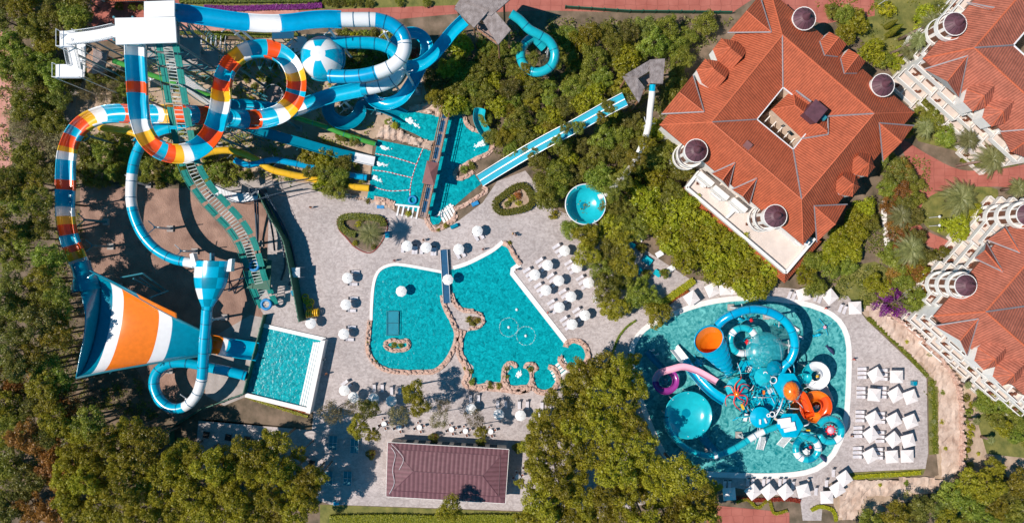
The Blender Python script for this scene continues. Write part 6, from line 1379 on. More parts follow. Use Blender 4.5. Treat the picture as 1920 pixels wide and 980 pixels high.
ring_tube(1248, 714, 19, 4.6, 1.9, .62, 'purple and pink chute curling round a loop at the left of the island', ('purple', 'pink', 'teal'), [(.0, .33, 1), (.88, 1.1, 2)], 120, 480 + 10, prof='half', head=[(1345, 716, 6.6), (1328, 706, 6.3), (1305, 694, 5.9), (1280, 687, 5.5), (1258, 692, 5.0)], tail=[(1246, 694, 2.4), (1230, 678, 1.5), (1212, 658, .6)], name='purple_chute')
slide('straight_chute', 'straight white and blue chute running down to the upper left of the children pool', [(1360, 752, 5.0), (1335, 735, 4.4), (1312, 712, 3.4), (1290, 684, 2.2), (1264, 651, 0.8)], .92, ('azure', 'wht'), prof='half', bands=[(0, (1282, 674)), (1, (1264, 651))], sup=[(1320, 722, 3.8)])
bowl('bowl_slide', 'wide pale turquoise bowl at the lower left of the children pool', 1291, 778, 43, 2.6, 4.6, ('cyan', 'cyan', 'teal'), 8)
slide('bowl_feed_tube', 'cyan tube arching from the play tower down round the turquoise bowl', [(1455, 800, 5.6), (1432, 808, 5.5), (1410, 820, 5.4), (1385, 836, 5.3), (1360, 848, 5.2), (1335, 854, 5.1), (1308, 850, 5.0), (1284, 838, 4.9), (1264, 820, 4.8), (1252, 800, 4.7), (1248, 782, 4.7)], .66, ('cyan', 'wht', 'teal'), joint=2.2, jm=2, bands=[(0, (1432, 808)), (1, (1405, 823)), (0, (1345, 852)), (1, (1338, 853)), (0, (1248, 782))], sup=[(1400, 826, 5.2), (1340, 853, 5)])
slide('straight_chute', 'straight teal chute leaving the underside of the turquoise bowl', [(1312, 812, 2.4), (1326, 830, 1.6), (1342, 850, .6)], .85, ('teal',), prof='flat')
for (x, y, l, L, w_) in ((1425, 828, 'left white water chute below the round blue roof', 3.0, 1.4), (1467, 824, 'right white water chute below the hexagonal roof', 2.4, 1.5), (1487, 668, 'long teal chute beneath the big ring', 8.0, 1.4)):
    c = W(x, y, 0); root = thing('short_chute', l, 'water slide', tuple(c)); b = MB()
    tx = -.05 if x != 1467 else -.25; tp = Vector((c.x - tx * L, c.y + L / 2, 1.6)); bt = Vector((c.x + tx * L, c.y - L / 2, .25)); mid = (tp + bt) / 2; d = tp - bt; s = Vector((d.y, -d.x, 0)).normalized() * w_ / 2
    b.face([bt - s, tp - s, tp + s, bt + s][::-1]); b.face([bt - s, bt + s, tp + s, tp - s][::-1])
    for q in (s, -s): b.tube([tp + q, bt + q], .1, 5)
    b.build('chute', M['wht' if x != 1487 else 'teal'], root); b = MB(); b.tube([(tp.x, tp.y, 0), tp], .12, 5); b.build('post', M['steel'], root)
M['veil'] = mat('wet_teal_shell', (0.03, 0.40, 0.46), 0.25, var=.2); M['veil'].node_tree.nodes['Principled BSDF'].inputs['Alpha'].default_value = .62
# towers of the island
def play_tower():
    root = thing('play_tower', 'many posted blue play tower of decks, nets and hexagonal roofs in the children pool', 'play structure', tuple(W(1430, 745, 0))); random.seed(11)
    decks = [(1430, 705, 2.7, 5.2, 8), (1430, 745, 2.9, 4.0, 8), (1385, 732, 2.3, 4.8, 6), (1480, 728, 2.4, 6.8, 6), (1480, 795, 2.4, 4.8, 6), (1428, 780, 2.1, 4.2, 8), (1455, 755, 2.0, 3.2, 6), (1405, 770, 1.9, 3.0, 6), (1400, 690, 2.0, 2.6, 6), (1455, 700, 2.2, 6.0, 6)]
    for (x, y, r, z, n) in decks:
        c = W(x, y, z); b = MB(); b.prism([(c.x + r * math.cos(2 * math.pi * k / n), c.y + r * math.sin(2 * math.pi * k / n)) for k in range(n)], z - .2, z); b.build('deck', M['azure'], root)
        b = MB(); rb = MB()
        for k in range(n):
            a = 2 * math.pi * k / n; q = (c.x + r * .95 * math.cos(a), c.y + r * .95 * math.sin(a)); a2 = 2 * math.pi * (k + 1) / n; q2 = (c.x + r * .95 * math.cos(a2), c.y + r * .95 * math.sin(a2))
            b.tube([(*q, 0), (*q, z + 1.3)], .1, 6)
            for h in (.4, .75, 1.1): rb.tube([(*q, z + h), (*q2, z + h)], .045, 4)
        b.build('post', M['steel'], root); rb.build('railing', M['cyan'], root)
    for i in range(16):     # net bridges and stairs between decks
        a, q = random.sample(decks, 2); A = W(a[0], a[1], a[3]); Bq = W(q[0], q[1], q[3])
        if (A - Bq).length > 9: continue
        d = Bq - A; ang = math.atan2(d.y, d.x); b = MB(); n = int(d.length / .35)
        for k in range(n): p = A.lerp(Bq, k / n); b.box(p, (.22, 1.0, .08), ang)
        nn = Vector((-math.sin(ang), math.cos(ang), 0))
        for s in (-.55, .55): b.tube([A + nn * s + Vector((0, 0, .9)), Bq + nn * s + Vector((0, 0, .9))], .05, 4)
        b.build('stair_flight', M['teal' if i % 2 else 'steelwhite'], root)
    for i in range(75):
        a = random.choice(decks); A = W(a[0], a[1], a[3]); an = random.random() * 6.28; L = random.uniform(1.5, 4.5); b = MB()
        q0 = A + Vector((math.cos(an) * a[2], math.sin(an) * a[2], 1.2)); q1 = q0 + Vector((math.cos(an + .4) * L, math.sin(an + .4) * L, random.uniform(-1, .8))); b.tube([q0, (q0 + q1) / 2 + Vector((0, 0, .5)), q1], random.choice((.06, .09, .14)), 6)
        b.build('spray_pipe', M[random.choice(('cyan', 'azure', 'steelwhite', 'teal', 'steelwhite'))], root, True)
    for (x, y, r, z, n, m, hh) in ((1382, 728, 2.3, 7.3, 8, 'cyan', .7), (1481, 797, 2.7, 7.4, 6, 'azure', .35), (1476, 722, 2.7, 8.8, 6, 'azure', .2), (1426, 782, 2.1, 6.6, 24, 'azure', .5), (1432, 706, 1.9, 8.6, 10, 'cyan', 1.2), (1452, 690, 1.5, 9.4, 10, 'teal', .9)):
        c = W(x, y, z); b = MB(); b.lathe((c.x, c.y, 0), [(r, z - .25), (r, z), (r * .55, z + hh * .7), (.02, z + hh)], n); b.build('tower_roof', M[m], root)
        for k in range(4): a = k * 1.57 + .4; b = MB(); b.tube([(c.x + r * .8 * math.cos(a), c.y + r * .8 * math.sin(a), z - 3), (c.x + r * .8 * math.cos(a), c.y + r * .8 * math.sin(a), z)], .09, 5); b.build('post', M['steel'], root)
    for (x, y, sx, sy, z, rz, m) in ((1470, 788, 2.6, 1.0, 8.0, 8, 'wht'), (1477, 796, 2.8, .9, 8.0, 8, 'wht'), (1481, 804, 2.4, .8, 8.0, 12, 'wht'), (1392, 762, .5, 1.2, 5.6, 20, 'yellow'), (1470, 812, 1.2, .4, 5, -10, 'wht'), (1398, 782, .7, 1.5, 5, -15, 'wht'), (1408, 785, .7, 1.5, 5, 10, 'wht'), (1412, 735, .4, .9, 5.5, 0, 'orng'), (1432, 735, .4, .8, 5.5, 0, 'orng'), (1402, 820, .9, .5, 4, 40, 'orange'), (1395, 826, .5, .7, 4, 10, 'wht'), (1456, 786, 1.1, .4, 6, -30, 'cream'), (1515, 806, .8, .3, 5, 0, 'yellow'), (1425, 790, .3, 1.0, 7.2, 0, 'wht'), (1435, 788, .3, 1.0, 7.2, 20, 'wht'), (1466, 728, 1.5, .5, 8.6, -30, 'pink')):
        p = W(x, y, z); b = MB(); b.box(p, (sx, sy, .25), R(rz)); b.build('spray_toy', M[m], root)
    for (x, y, r, z) in ((1440, 707, .55, 9.2), (1450, 712, .65, 9.2), (1448, 776, .5, 6.8), (1435, 700, .35, 9.4), (1441, 778, .3, 7)):
        p = W(x, y, z); b = MB(); b.tube([(p.x + r * math.cos(a), p.y + r * math.sin(a), z) for a in [2 * math.pi * j / 14 for j in range(15)]], .12, 6, caps=False); b.build('hoop', M['wht'], root, True)
play_tower()
def dome():   # big tipping water umbrella with falling sheet of water
    c = W(1440, 660, 8.4); root = thing('water_umbrella', 'huge pale teal umbrella dome spilling a curtain of water', 'water feature', (c.x, c.y, 0)); b = MB(); r = 3.9
    b.lathe((c.x, c.y, 0), [(r, 7.0), (r * .97, 7.4), (r * .8, 8.1), (r * .5, 8.6), (.02, 8.8)], 36, mf=lambda i, k: 1 if (k // 3) % 2 and i < 2 else 0); b.build('dome', [M['veil'], M['veil']], root, True)
    b = MB(); b.tube([(c.x, c.y, 0), (c.x, c.y, 8.4)], .3, 8); b.build('mast', M['steelwhite'], root)
    random.seed(5); b = MB()
    for k in range(70):
        a = random.uniform(1.6, 5.2); rr = r * random.uniform(.2, 1.05); z = 8.9 - rr * .35; boulder(b, (c.x + rr * math.cos(a), c.y + rr * math.sin(a), z), random.uniform(.05, .3), random.uniform(.04, .12), .08, rot=a + 1.57, seg=5)
    b.build('water_sheet', M['foam'], root)
dome()
def octopus():
    c = W(1381, 738, 8.4); root = thing('octopus_figure', 'red octopus with an orange body lying on a blue roof', 'play figure', (c.x, c.y, 7.6)); b = MB()
    b.lathe((c.x, c.y, 0), [(.02, 7.9), (.45, 8.0), (.62, 8.4), (.45, 8.85), (.02, 9.0)], 14); b.build('body', M['orng'], root, True)
    for k in range(8):
        a = R(20 + k * 45); L = 2.6 + .5 * (k % 3); pts = []
        for j in range(9):
            t = j / 8; aa = a + .75 * math.sin(t * 3.2 + k) * t; pts.append((c.x + L * t * math.cos(aa), c.y + L * t * math.sin(aa), 8.4 + .5 * math.sin(t * 3.1) - t * .5))
        b = MB(); b.tube([Vector(q) for q in cr(pts, 2)], [.2 * (1 - .7 * i / 16) for i in range(17)], 7); b.build('tentacle', M['orange' if k in (2, 3) else 'red'], root, True)
octopus()
c = W(1485, 733, 10); root = thing('balloon_roof', 'orange fluted balloon shaped roof on a blue hexagonal deck', 'play roof', (c.x, c.y, 7)); b = MB()
pr = [(math.sin(R(a)) * 1.5, 9.6 + 1.4 * math.cos(R(a))) for a in range(0, 111, 11)]; b.lathe((c.x, c.y, 0), pr, 24, sx=1.0, sy=1.25, rz=.2); b.build('canopy', M['orng'], root, True)
b = MB()
for k in range(12): a = k * math.pi / 6; b.tube([(c.x + r_ * math.cos(a) * 1.01, c.y + r_ * math.sin(a) * 1.26, z + .02) for r_, z in pr], .04, 4)
b.build('rib', M['orange'], root); b = MB(); b.tube([(c.x, c.y, 6.8), (c.x, c.y, 10.5)], .1, 5); b.build('mast', M['steel'], root)
def star(x, y, z, r, m, label, n=10, cat='play figure', m2=None):
    c = W(x, y, z); root = thing('spinner_figure', label, cat, (c.x, c.y, 0)); b = MB()
    b.prism([(c.x + (r if k % 2 else r * .68) * math.cos(k * math.pi / n), c.y + (r if k % 2 else r * .68) * math.sin(k * math.pi / n)) for k in range(2 * n)], z - .25, z); b.build('rays', M[m], root)
    b = MB(); b.lathe((c.x, c.y, 0), [(r * .62, z), (r * .45, z + .3), (.02, z + .45)], 16); b.build('face', M[m2 or m], root, True); b = MB(); b.tube([(c.x, c.y, 0), (c.x, c.y, z - .2)], .12, 6)
    for k in range(4): a = k * 1.57 + .5; b.tube([(c.x, c.y, 1.2), (c.x + 1.9 * math.cos(a), c.y + 1.9 * math.sin(a), .5)], .07, 5)
    b.build('post', M['azure'], root)
star(1558, 806, 5, 1.15, 'red', 'red sun shaped spinner in the right ring tube', m2='pink')
star(1402, 641, 4.4, .62, 'red', 'red turtle-like spinner in the cyan and white ring tube', 5); star(1409, 600, 4, .42, 'red', 'small red spinner beneath the big blue ring', 5)
star(1547, 613, 1.2, .4, 'pink', 'small pink spinner right of the big blue ring', 5); star(1533, 705, 3, .4, 'yellow', 'yellow and blue spinner inside the white spiral', 4)
star(1511, 728, 4, .5, 'green', 'green starfish spinner above the orange spiral', 4); star(1532, 762, 3.4, .5, 'wht', 'white and blue spinner inside the orange spiral', 5)
star(1512, 848, 2.8, .9, 'wht', 'white clam shaped spinner inside the lowest ring tube', 6); star(1520, 838, 2.6, .35, 'red', 'small red spinner inside the lowest ring tube', 5)
star(1246, 716, 1.4, 1.1, 'teal', 'teal leafy spinner inside the purple loop', 8); star(1310, 680, 1.0, 1.0, 'azure', 'blue starfish spinner left of the ribbed shell', 5)
def dolphin(x, y, rz, label, m='steeldark', L=1.6):
    c = W(x, y, 0); root = thing('dolphin_figure', label, 'play figure', (c.x, c.y, 0)); a = R(rz); n = 9; pts = []; rr = []
    for i in range(n): t = i / (n - 1); pts.append((c.x + (t - .5) * L * math.cos(a), c.y + (t - .5) * L * math.sin(a), .5 + .55 * math.sin(t * 3.14))); rr.append(.04 + .3 * math.sin(min(1, t * 1.15 + .08) * 2.9) ** .8 if t < .95 else .05)
    b = MB(); b.tube(pts, rr, 10); b.build('body', M[m], root, True); e = Vector(pts[0]); b = MB(); b.prism([(e.x - .35 * math.cos(a) + .35 * math.sin(a), e.y - .35 * math.sin(a) - .35 * math.cos(a)), (e.x + .1 * math.cos(a), e.y + .1 * math.sin(a)), (e.x - .35 * math.cos(a) - .35 * math.sin(a), e.y - .35 * math.sin(a) + .35 * math.cos(a))], e.z - .03, e.z + .05); b.build('tail_fin', M[m], root)
    b = MB(); q = Vector(pts[5]); b.face([q + Vector((0, 0, .2)), q + Vector((-.25 * math.cos(a), -.25 * math.sin(a), .6)), q + Vector((-.4 * math.cos(a), -.4 * math.sin(a), .2))]); b.build('dorsal_fin', M[m], root)
dolphin(1555, 657, -50, 'dark blue dolphin figure in the open water right of the ring', 'navy', 2.2); dolphin(1541, 858, -50, 'dark blue dolphin figure at the bottom right of the pool', 'navy', 2.0)
dolphin(1532, 626, 20, 'small azure dolphin figure right of the big ring', 'azure'); dolphin(1460, 612, -20, 'pale teal ray figure under the big ring', 'cyan', 1.8); dolphin(1385, 597, -15, 'azure swordfish figure inside the big ring', 'azure', 2.0)
for i, (x, y, rz, l) in enumerate(((1492, 616, -35, 'white slide toy beneath the big blue ring'), (1500, 632, -20, 'second white slide toy beneath the big ring'), (1316, 678, -60, 'white T shaped toy left of the ribbed shell'))):
    c = W(x, y, .7); root = thing('water_toy', l, 'play figure', (c.x, c.y, 0)); b = MB(); b.box(c, (1.5 if i < 2 else 1.3, .5 if i < 2 else .25, .15), R(rz)); b.build('board', M['wht'], root); b = MB(); b.tube([(c.x, c.y, 0), (c.x, c.y, .65)], .08, 5); b.box((c.x + .4, c.y - .2, .85), (.5, .2, .15), R(rz + 60)); b.build('stem', M['steelwhite'], root)
for i, (x, y) in enumerate(((1226, 656), (1234, 664))):
    c = W(x, y, .4); root = thing('water_jet', ('upper' if i == 0 else 'lower') + ' bent white spray nozzle near the purple chute end', 'spray nozzle', (c.x, c.y, 0)); b = MB(); b.tube([(c.x, c.y, 0), (c.x, c.y, .8), (c.x - .6, c.y - .1, 1.1), (c.x - 1.0, c.y + .1, .9)], .09, 6); b.build('pipe', M['wht'], root, True)
    b = MB(); b.lathe((c.x, c.y, 0), [(.25, .05), (.25, .12), (.1, .16)], 10); b.build('flange', M['steelwhite'], root)
# ---------------------------------------------------------------- vegetation
def crown_mesh(name, Rr, hh, ncl, nlf, ls, seed, mt, flat=.75, spread=.3, droop=0, core=.45):
    rnd = random.Random(seed); v = []; f = []; t = []
    lob = [(rnd.uniform(0, 6.28), rnd.uniform(.1, .28)) for _ in range(4)]
    for c in range(ncl):
        az = rnd.uniform(0, 6.283); el = math.asin(rnd.uniform(-.15, 1)); k = 1 + sum(a * math.cos(i + 2 - 0) * math.cos((i + 2) * (az - p)) for i, (p, a) in enumerate(lob))
        rad = Rr * k * (rnd.uniform(core, 1) ** .6) * .82; cx, cy, cz = rad * math.cos(el) * math.cos(az), rad * math.cos(el) * math.sin(az), hh + rad * flat * math.sin(el)
        cr_ = Rr * spread * rnd.uniform(.6, 1.15); tc = rnd.random()
        for j in range(nlf):
            d = Vector((rnd.gauss(0, 1), rnd.gauss(0, 1), rnd.gauss(.35, .9))).normalized(); q = Vector((cx, cy, cz)) + Vector((d.x, d.y, d.z * .75)) * cr_ * rnd.uniform(.65, 1.05)
            n = (d + Vector((rnd.gauss(0, .5), rnd.gauss(0, .5), rnd.gauss(.2, .5)))).normalized(); a = n.orthogonal().normalized(); b2 = n.cross(a); an = rnd.uniform(0, 6.28); u = a * math.cos(an) + b2 * math.sin(an); w_ = n.cross(u)
            s = ls * rnd.uniform(.6, 1.35); i0 = len(v)
            v += [tuple(q - u * s), tuple(q - w_ * s * .45), tuple(q + u * s), tuple(q + w_ * s * .45)]; f.append((i0, i0 + 1, i0 + 2, i0 + 3)); t.append(max(0, min(1, tc * .6 + rnd.random() * .4)))
    me = bpy.data.meshes.new(name); me.from_pydata(v, [], f); me.materials.append(M[mt]); at = me.attributes.new('tint', 'FLOAT', 'FACE'); at.data.foreach_set('value', t); me.update(); return me
def trunk_mesh(name, h, r, seed, limbs=5, Rr=3.0, mt='bark'):
    rnd = random.Random(seed); b = MB(); b.tube([(0, 0, -.1), (.1, .05, h * .5), (0, .1, h)], [r, r * .75, r * .5], 8, caps=False)
    for i in range(limbs):
        a = i * 6.283 / limbs + rnd.uniform(-.4, .4); z0 = h * rnd.uniform(.55, .95); b.tube([(0, .05, z0), (Rr * .35 * math.cos(a), Rr * .35 * math.sin(a), z0 + 1.0), (Rr * .75 * math.cos(a), Rr * .75 * math.sin(a), h + Rr * .35)], [r * .45, r * .28, r * .08], 5, caps=False)
    me = bpy.data.meshes.new(name); me.from_pydata([tuple(q) for q in b.v], [], b.f); me.materials.append(M[mt]); me.update(); return me
CR = {}
def crset(key, mt, n, **k): CR[key] = [crown_mesh('crown', mt=mt, seed=hash(key) % 97 + i * 13 if False else sum(map(ord, key)) + i * 13, **k) for i in range(n)]
crset('green', 'l_green', 4, Rr=4, hh=4.6, ncl=72, nlf=74, ls=.22, spread=.26)
crset('dark', 'l_dark', 3, Rr=4, hh=4.6, ncl=70, nlf=74, ls=.20, spread=.24)
crset('olive', 'l_olive', 4, Rr=4, hh=5.2, ncl=95, nlf=62, ls=.20, spread=.2)
crset('yellow', 'l_yellow', 2, Rr=4, hh=4.2, ncl=70, nlf=42, ls=.32, spread=.26)
crset('brown', 'l_brown', 2, Rr=4, hh=5.0, ncl=70, nlf=50, ls=.22, spread=.22)
crset('grey', 'l_grey', 2, Rr=4, hh=4.8, ncl=55, nlf=34, ls=.21, spread=.26)
crset('shrub', 'l_green', 2, Rr=1.5, hh=.5, ncl=22, nlf=40, ls=.17, spread=.36)
crset('shrubyellow', 'l_lime', 2, Rr=1.5, hh=.5, ncl=22, nlf=40, ls=.15, spread=.36)
crset('shrubred', 'l_red', 1, Rr=1.5, hh=.5, ncl=20, nlf=34, ls=.15, spread=.36)
crset('ball', 'l_hedge', 1, Rr=1.5, hh=1.2, ncl=46, nlf=60, ls=.10, spread=.3, core=.95)
crset('flower', 'l_flower', 1, Rr=4, hh=1.6, ncl=60, nlf=44, ls=.2, spread=.24, flat=.4)
TR = {k: trunk_mesh('trunk', h, r, i, Rr=q) for i, (k, h, r, q) in enumerate((('tree', 5.2, .3, 3.2), ('thin', 5.0, .16, 3.0), ('bush', .9, .1, .8)))}
TREEN = dict(green=('broadleaf_tree', 'green leafy tree'), dark=('evergreen_tree', 'dark evergreen tree'), olive=('pine_tree', 'olive green pine'), yellow=('feathery_tree', 'bright yellow-green feathery tree'), brown=('autumn_tree', 'rust brown tree'), grey=('sparse_tree', 'sparse grey-green tree'), shrub=('shrub', 'green shrub'), shrubyellow=('shrub', 'yellow-green shrub'), shrubred=('shrub', 'reddish shrub'), ball=('clipped_bush', 'round clipped bush'), flower=('flowering_bush', 'purple flowering bush'))
TS = []
LIFT = dict(olive=0, green=0)
def tree(kind, x, y, rpx, place, group=None, zs=1.0, label=None, base=0.0, lift=0.0):
    nm, ln = TREEN[kind]; small = kind.startswith('shrub') or kind == 'ball'; R0 = 1.5 if small else 4.0; hz = (1.0 if small else 6.0) * (rpx / S / R0) * zs + lift
    gx, gy = 960 + (x - 960) * (H - hz) / H, 490 + (y - 490) * (H - hz) / H; p = W(gx, gy, 0); s = rpx / S / R0 * (H - hz) / H
    if not small: s *= 1.08
    c = thing(nm, label or (ln + ' ' + place), 'shrub' if small else ('bush' if kind == 'flower' else 'tree'), (p.x, p.y, base), random.uniform(0, 6.28), group); c.scale = (s, s, s * zs)
    th = 5.2 * s * zs
    for n_, me in (('trunk', TR['bush' if small else ('thin' if kind == 'grey' else 'tree')]), ('crown', random.choice(CR[kind]))):
        o = bpy.data.objects.new(n_, me); COL.objects.link(o); o.parent = c
        if lift and n_ == 'crown': o.location = (0, 0, lift / (s * zs))
        elif lift: o.scale = (1, 1, (th + lift) / th)
    TS.append((kind, x, y, c, label)); return c
def scatter(poly, kinds, rr, place, group, dens=.62, avoid=(), seed=1, zs=(.85, 1.2), tries=900, cap=80, lift=0):
    random.seed(seed); xs = [p[0] for p in poly]; ys = [p[1] for p in poly]; got = []
    for _ in range(tries):
        x, y = random.uniform(min(xs), max(xs)), random.uniform(min(ys), max(ys)); r = random.uniform(*rr)
        if not inpoly(x, y, poly) or any(inpoly(x, y, a) for a in avoid): continue
        if any((x - a) ** 2 + (y - b_) ** 2 < (dens * (r + q)) ** 2 for a, b_, q in got): continue
        got.append((x, y, r))
        if len(got) >= cap: break
    for x, y, r in got:
        k = random.choice(kinds); tree(k, x, y, r, place, group, random.uniform(*zs), lift=lift * random.uniform(.8, 1.2))
    return got
random.seed(21)
# ---- left woods
scatter([(-15, -15), (150, -15), (150, 35), (112, 62), (105, 140), (60, 150), (0, 140)], ['green', 'dark', 'olive', 'green', 'green'], (20, 32), 'in the upper left woods', 'trees of the upper left woods', lift=2, avoid=[[(0, 0), (28, 0), (28, 30), (0, 30)]], seed=2)
scatter([(30, 130), (105, 140), (115, 170), (112, 240), (105, 290), (95, 340), (30, 330), (20, 200)], ['dark', 'green', 'grey', 'green'], (18, 30), 'between the pink road and the striped slide', 'trees between pink road and striped slide', seed=3)
scatter([(-10, 340), (80, 340), (72, 430), (92, 500), (112, 560), (105, 640), (85, 700), (-10, 690)], ['green', 'olive', 'green', 'dark'], (24, 36), 'in the middle left woods', 'trees of the middle left woods', seed=4, lift=10)
scatter([(-10, 690), (100, 700), (140, 760), (170, 800), (80, 830), (-10, 820)], ['green', 'olive', 'brown', 'dark'], (24, 34), 'left below the giant funnel', 'trees left below the giant funnel', seed=5, lift=9)
scatter([(-10, 830), (110, 830), (130, 900), (120, 985), (-10, 985)], ['brown', 'brown', 'dark', 'brown', 'green'], (26, 38), 'in the bottom left corner', 'rust brown and dark trees of the bottom left corner', seed=6)
scatter([(150, 810), (230, 800), (300, 820), (380, 850), (450, 830), (530, 835), (545, 880), (600, 905), (590, 950), (540, 990), (120, 990), (120, 880)], ['olive'], (26, 38), 'in the bottom left grove', 'pines of the bottom left grove', dens=.52, seed=7, zs=(1.0, 1.3), lift=6.5)
for x, y, r in ((595, 895, 20), (575, 915, 22), (120, 800, 26), (560, 850, 15)): tree('olive', x, y, r, 'at the right fringe of the bottom left grove', 'pines at the fringe of the bottom left grove', 1.2, lift=7)
# ---- central grove
scatter([(1080, 700), (1140, 680), (1185, 690), (1205, 740), (1222, 810), (1232, 850), (1290, 890), (1335, 925), (1330, 990), (1000, 990), (1000, 920), (990, 860), (1010, 800), (1050, 740)], ['olive'], (28, 42), 'left of the slide pool', 'pines of the big grove left of the slide pool', dens=.5, seed=8, zs=(1.0, 1.3), lift=7)
for x, y, r in ((1075, 722, 26), (1170, 690, 22), (1010, 790, 22), (990, 835, 18), (975, 905, 10), (1340, 912, 13), (1330, 935, 16), (1190, 672, 14)): tree('olive', x, y, r, 'at the edge of the big grove', 'pines at the edge of the big grove', 1.2, lift=5)
# ---- north woods
TW = [(895, 350), (880, 325), (1160, 168), (1185, 195)]; HUT = [(1180, 110), (1255, 105), (1245, 160), (1232, 200), (1212, 240), (1200, 190), (1165, 150)]; TH = [(845, -5), (965, -5), (965, 90), (880, 70), (845, 80)]; SPI = [(970, 55), (1010, 50), (1050, 80), (1055, 140), (1000, 150), (965, 120)]
CH = [(740, 40), (812, 50), (870, 30), (880, 60), (812, 140), (760, 190), (740, 200)]; BW = [(1098 + 52 * math.cos(a * .3), 383 + 50 * math.sin(a * .3)) for a in range(21)]
scatter([(800, 150), (830, 90), (870, 75), (930, 90), (975, 60), (1060, 60), (1150, 60), (1190, 110), (1180, 160), (1130, 190), (1050, 235), (960, 290), (915, 260), (900, 220), (850, 195), (805, 195)], ['green', 'olive', 'yellow', 'green', 'dark', 'green', 'green'], (14, 26), 'in the woods north of the splash pools', 'trees in the woods north of the splash pools', avoid=[TW, HUT, TH, SPI, CH], seed=9, cap=75, dens=.55)
scatter([(1160, 55), (1330, 40), (1370, 60), (1310, 120), (1265, 180), (1240, 200), (1250, 110), (1180, 105)], ['dark', 'green', 'dark', 'green'], (18, 28), 'between the brick road and the V shaped hut', 'trees between the brick road and the V shaped hut', avoid=[HUT, [(1290, 60), (1420, 0), (1420, 180), (1290, 150)]], seed=10)
scatter([(990, 300), (1060, 262), (1170, 200), (1200, 235), (1235, 240), (1290, 320), (1280, 370), (1230, 420), (1150, 440), (1140, 400), (1120, 340), (1060, 340), (1030, 380), (1000, 340)], ['green', 'dark', 'green', 'green', 'yellow'], (17, 30), 'between the twin lane slide and the hotel', 'trees between the twin lane slide and the hotel', avoid=[TW, HUT, BW, [(1140, 235), (1100, 230), (1170, 180)]], seed=11, cap=60)
for x, y, r, k in ((1020, 365, 18, 'green'), (1048, 335, 18, 'green'), (1150, 385, 22, 'green'), (1070, 430, 20, 'green'), (1110, 445, 20, 'green'), (1165, 420, 22, 'green'), (1038, 402, 11, 'shrubyellow'), (870, 318, 9, 'shrub'), (885, 310, 9, 'shrub'), (905, 335, 7, 'shrub')): tree(k, x, y, r, 'around the round turquoise bowl', 'plants around the round turquoise bowl')
scatter([(1085, 440), (1180, 440), (1185, 470), (1170, 500), (1200, 545), (1180, 590), (1150, 580), (1120, 540), (1095, 490)], ['green', 'olive', 'green'], (22, 32), 'between the parasol field and the shaded court', 'trees between the parasol field and the shaded court', seed=12)
for x, y, r, k in ((1222, 560, 20, 'green'), (1235, 590, 26, 'olive'), (1205, 530, 14, 'green')): tree(k, x, y, r, 'over the upper left corner of the slide pool', 'trees over the upper left corner of the slide pool')
scatter([(1235, 410), (1290, 365), (1320, 390), (1380, 430), (1450, 500), (1440, 530), (1400, 540), (1345, 525), (1300, 495), (1255, 450)], ['yellow'], (22, 32), 'along the hotel terrace', 'feathery trees along the hotel terrace', dens=.5, seed=13, zs=(.8, 1.05))
scatter([(1525, 470), (1560, 440), (1600, 410), (1640, 375), (1655, 395), (1620, 440), (1590, 480), (1570, 520), (1540, 540), (1500, 535)], ['yellow', 'yellow', 'green'], (18, 26), 'below the right corner of the hotel', 'trees below the right corner of the hotel', seed=14)
scatter([(1660, 300), (1700, 295), (1722, 340), (1722, 440), (1740, 520), (1720, 570), (1680, 540), (1670, 470), (1665, 380)], ['green', 'dark', 'brown', 'green'], (16, 24), 'along the white garden path', 'trees along the white garden path', seed=15)
for x, y, r, k in ((1745, 520, 22, 'yellow'), (1720, 505, 18, 'yellow'), (1640, 530, 18, 'yellow'), (1665, 545, 16, 'yellow'), (1800, 425, 26, 'yellow'), (1835, 400, 18, 'yellow'), (1770, 480, 18, 'ball'), (1752, 478, 10, 'ball'), (1590, 500, 18, 'green'), (1560, 485, 22, 'yellow')): tree(k, x, y, r, 'near the small round lawn', 'garden plants near the small round lawn')
tree('flower', 1690, 566, 34, 'at the head of the rocky streambed')
for x, y, r, k in ((1168, 335, 20, 'green'), (1190, 300, 20, 'olive'), (1150, 362, 16, 'green'), (1212, 268, 16, 'yellow'), (1000, 108, 13, 'green'), (1018, 112, 12, 'grey'), (968, 88, 12, 'green'), (1044, 118, 11, 'green'), (1085, 238, 13, 'green'), (1150, 205, 14, 'yellow'), (1142, 198, 15, 'green'), (1128, 222, 12, 'olive'), (1060, 238, 12, 'green'), (1046, 262, 10, 'green'), (1165, 180, 12, 'green'), (985, 128, 12, 'olive'), (1040, 85, 9, 'green')): tree(k, x, y, r, 'leaning over a slide in the north woods', 'trees leaning over slides in the north woods', lift=7)
# top garden
for x, y, r, k in ((1585, 28, 20, 'green'), (1610, 40, 22, 'yellow'), (1590, 60, 20, 'yellow'), (1640, 95, 24, 'yellow'), (1655, 110, 18, 'green'), (1665, 18, 18, 'shrubyellow'), (1560, 18, 14, 'green'), (1680, 115, 16, 'yellow'), (1735, 205, 20, 'green'), (1750, 225, 24, 'green'), (1775, 255, 22, 'green'), (1700, 245, 14, 'green'), (1690, 320, 26, 'dark'), (1690, 100, 14, 'yellow'), (1740, 30, 24, 'yellow'), (1765, 18, 20, 'dark')): tree(k, x, y, r, 'in the garden between the two hotels', 'garden trees between the two hotels')
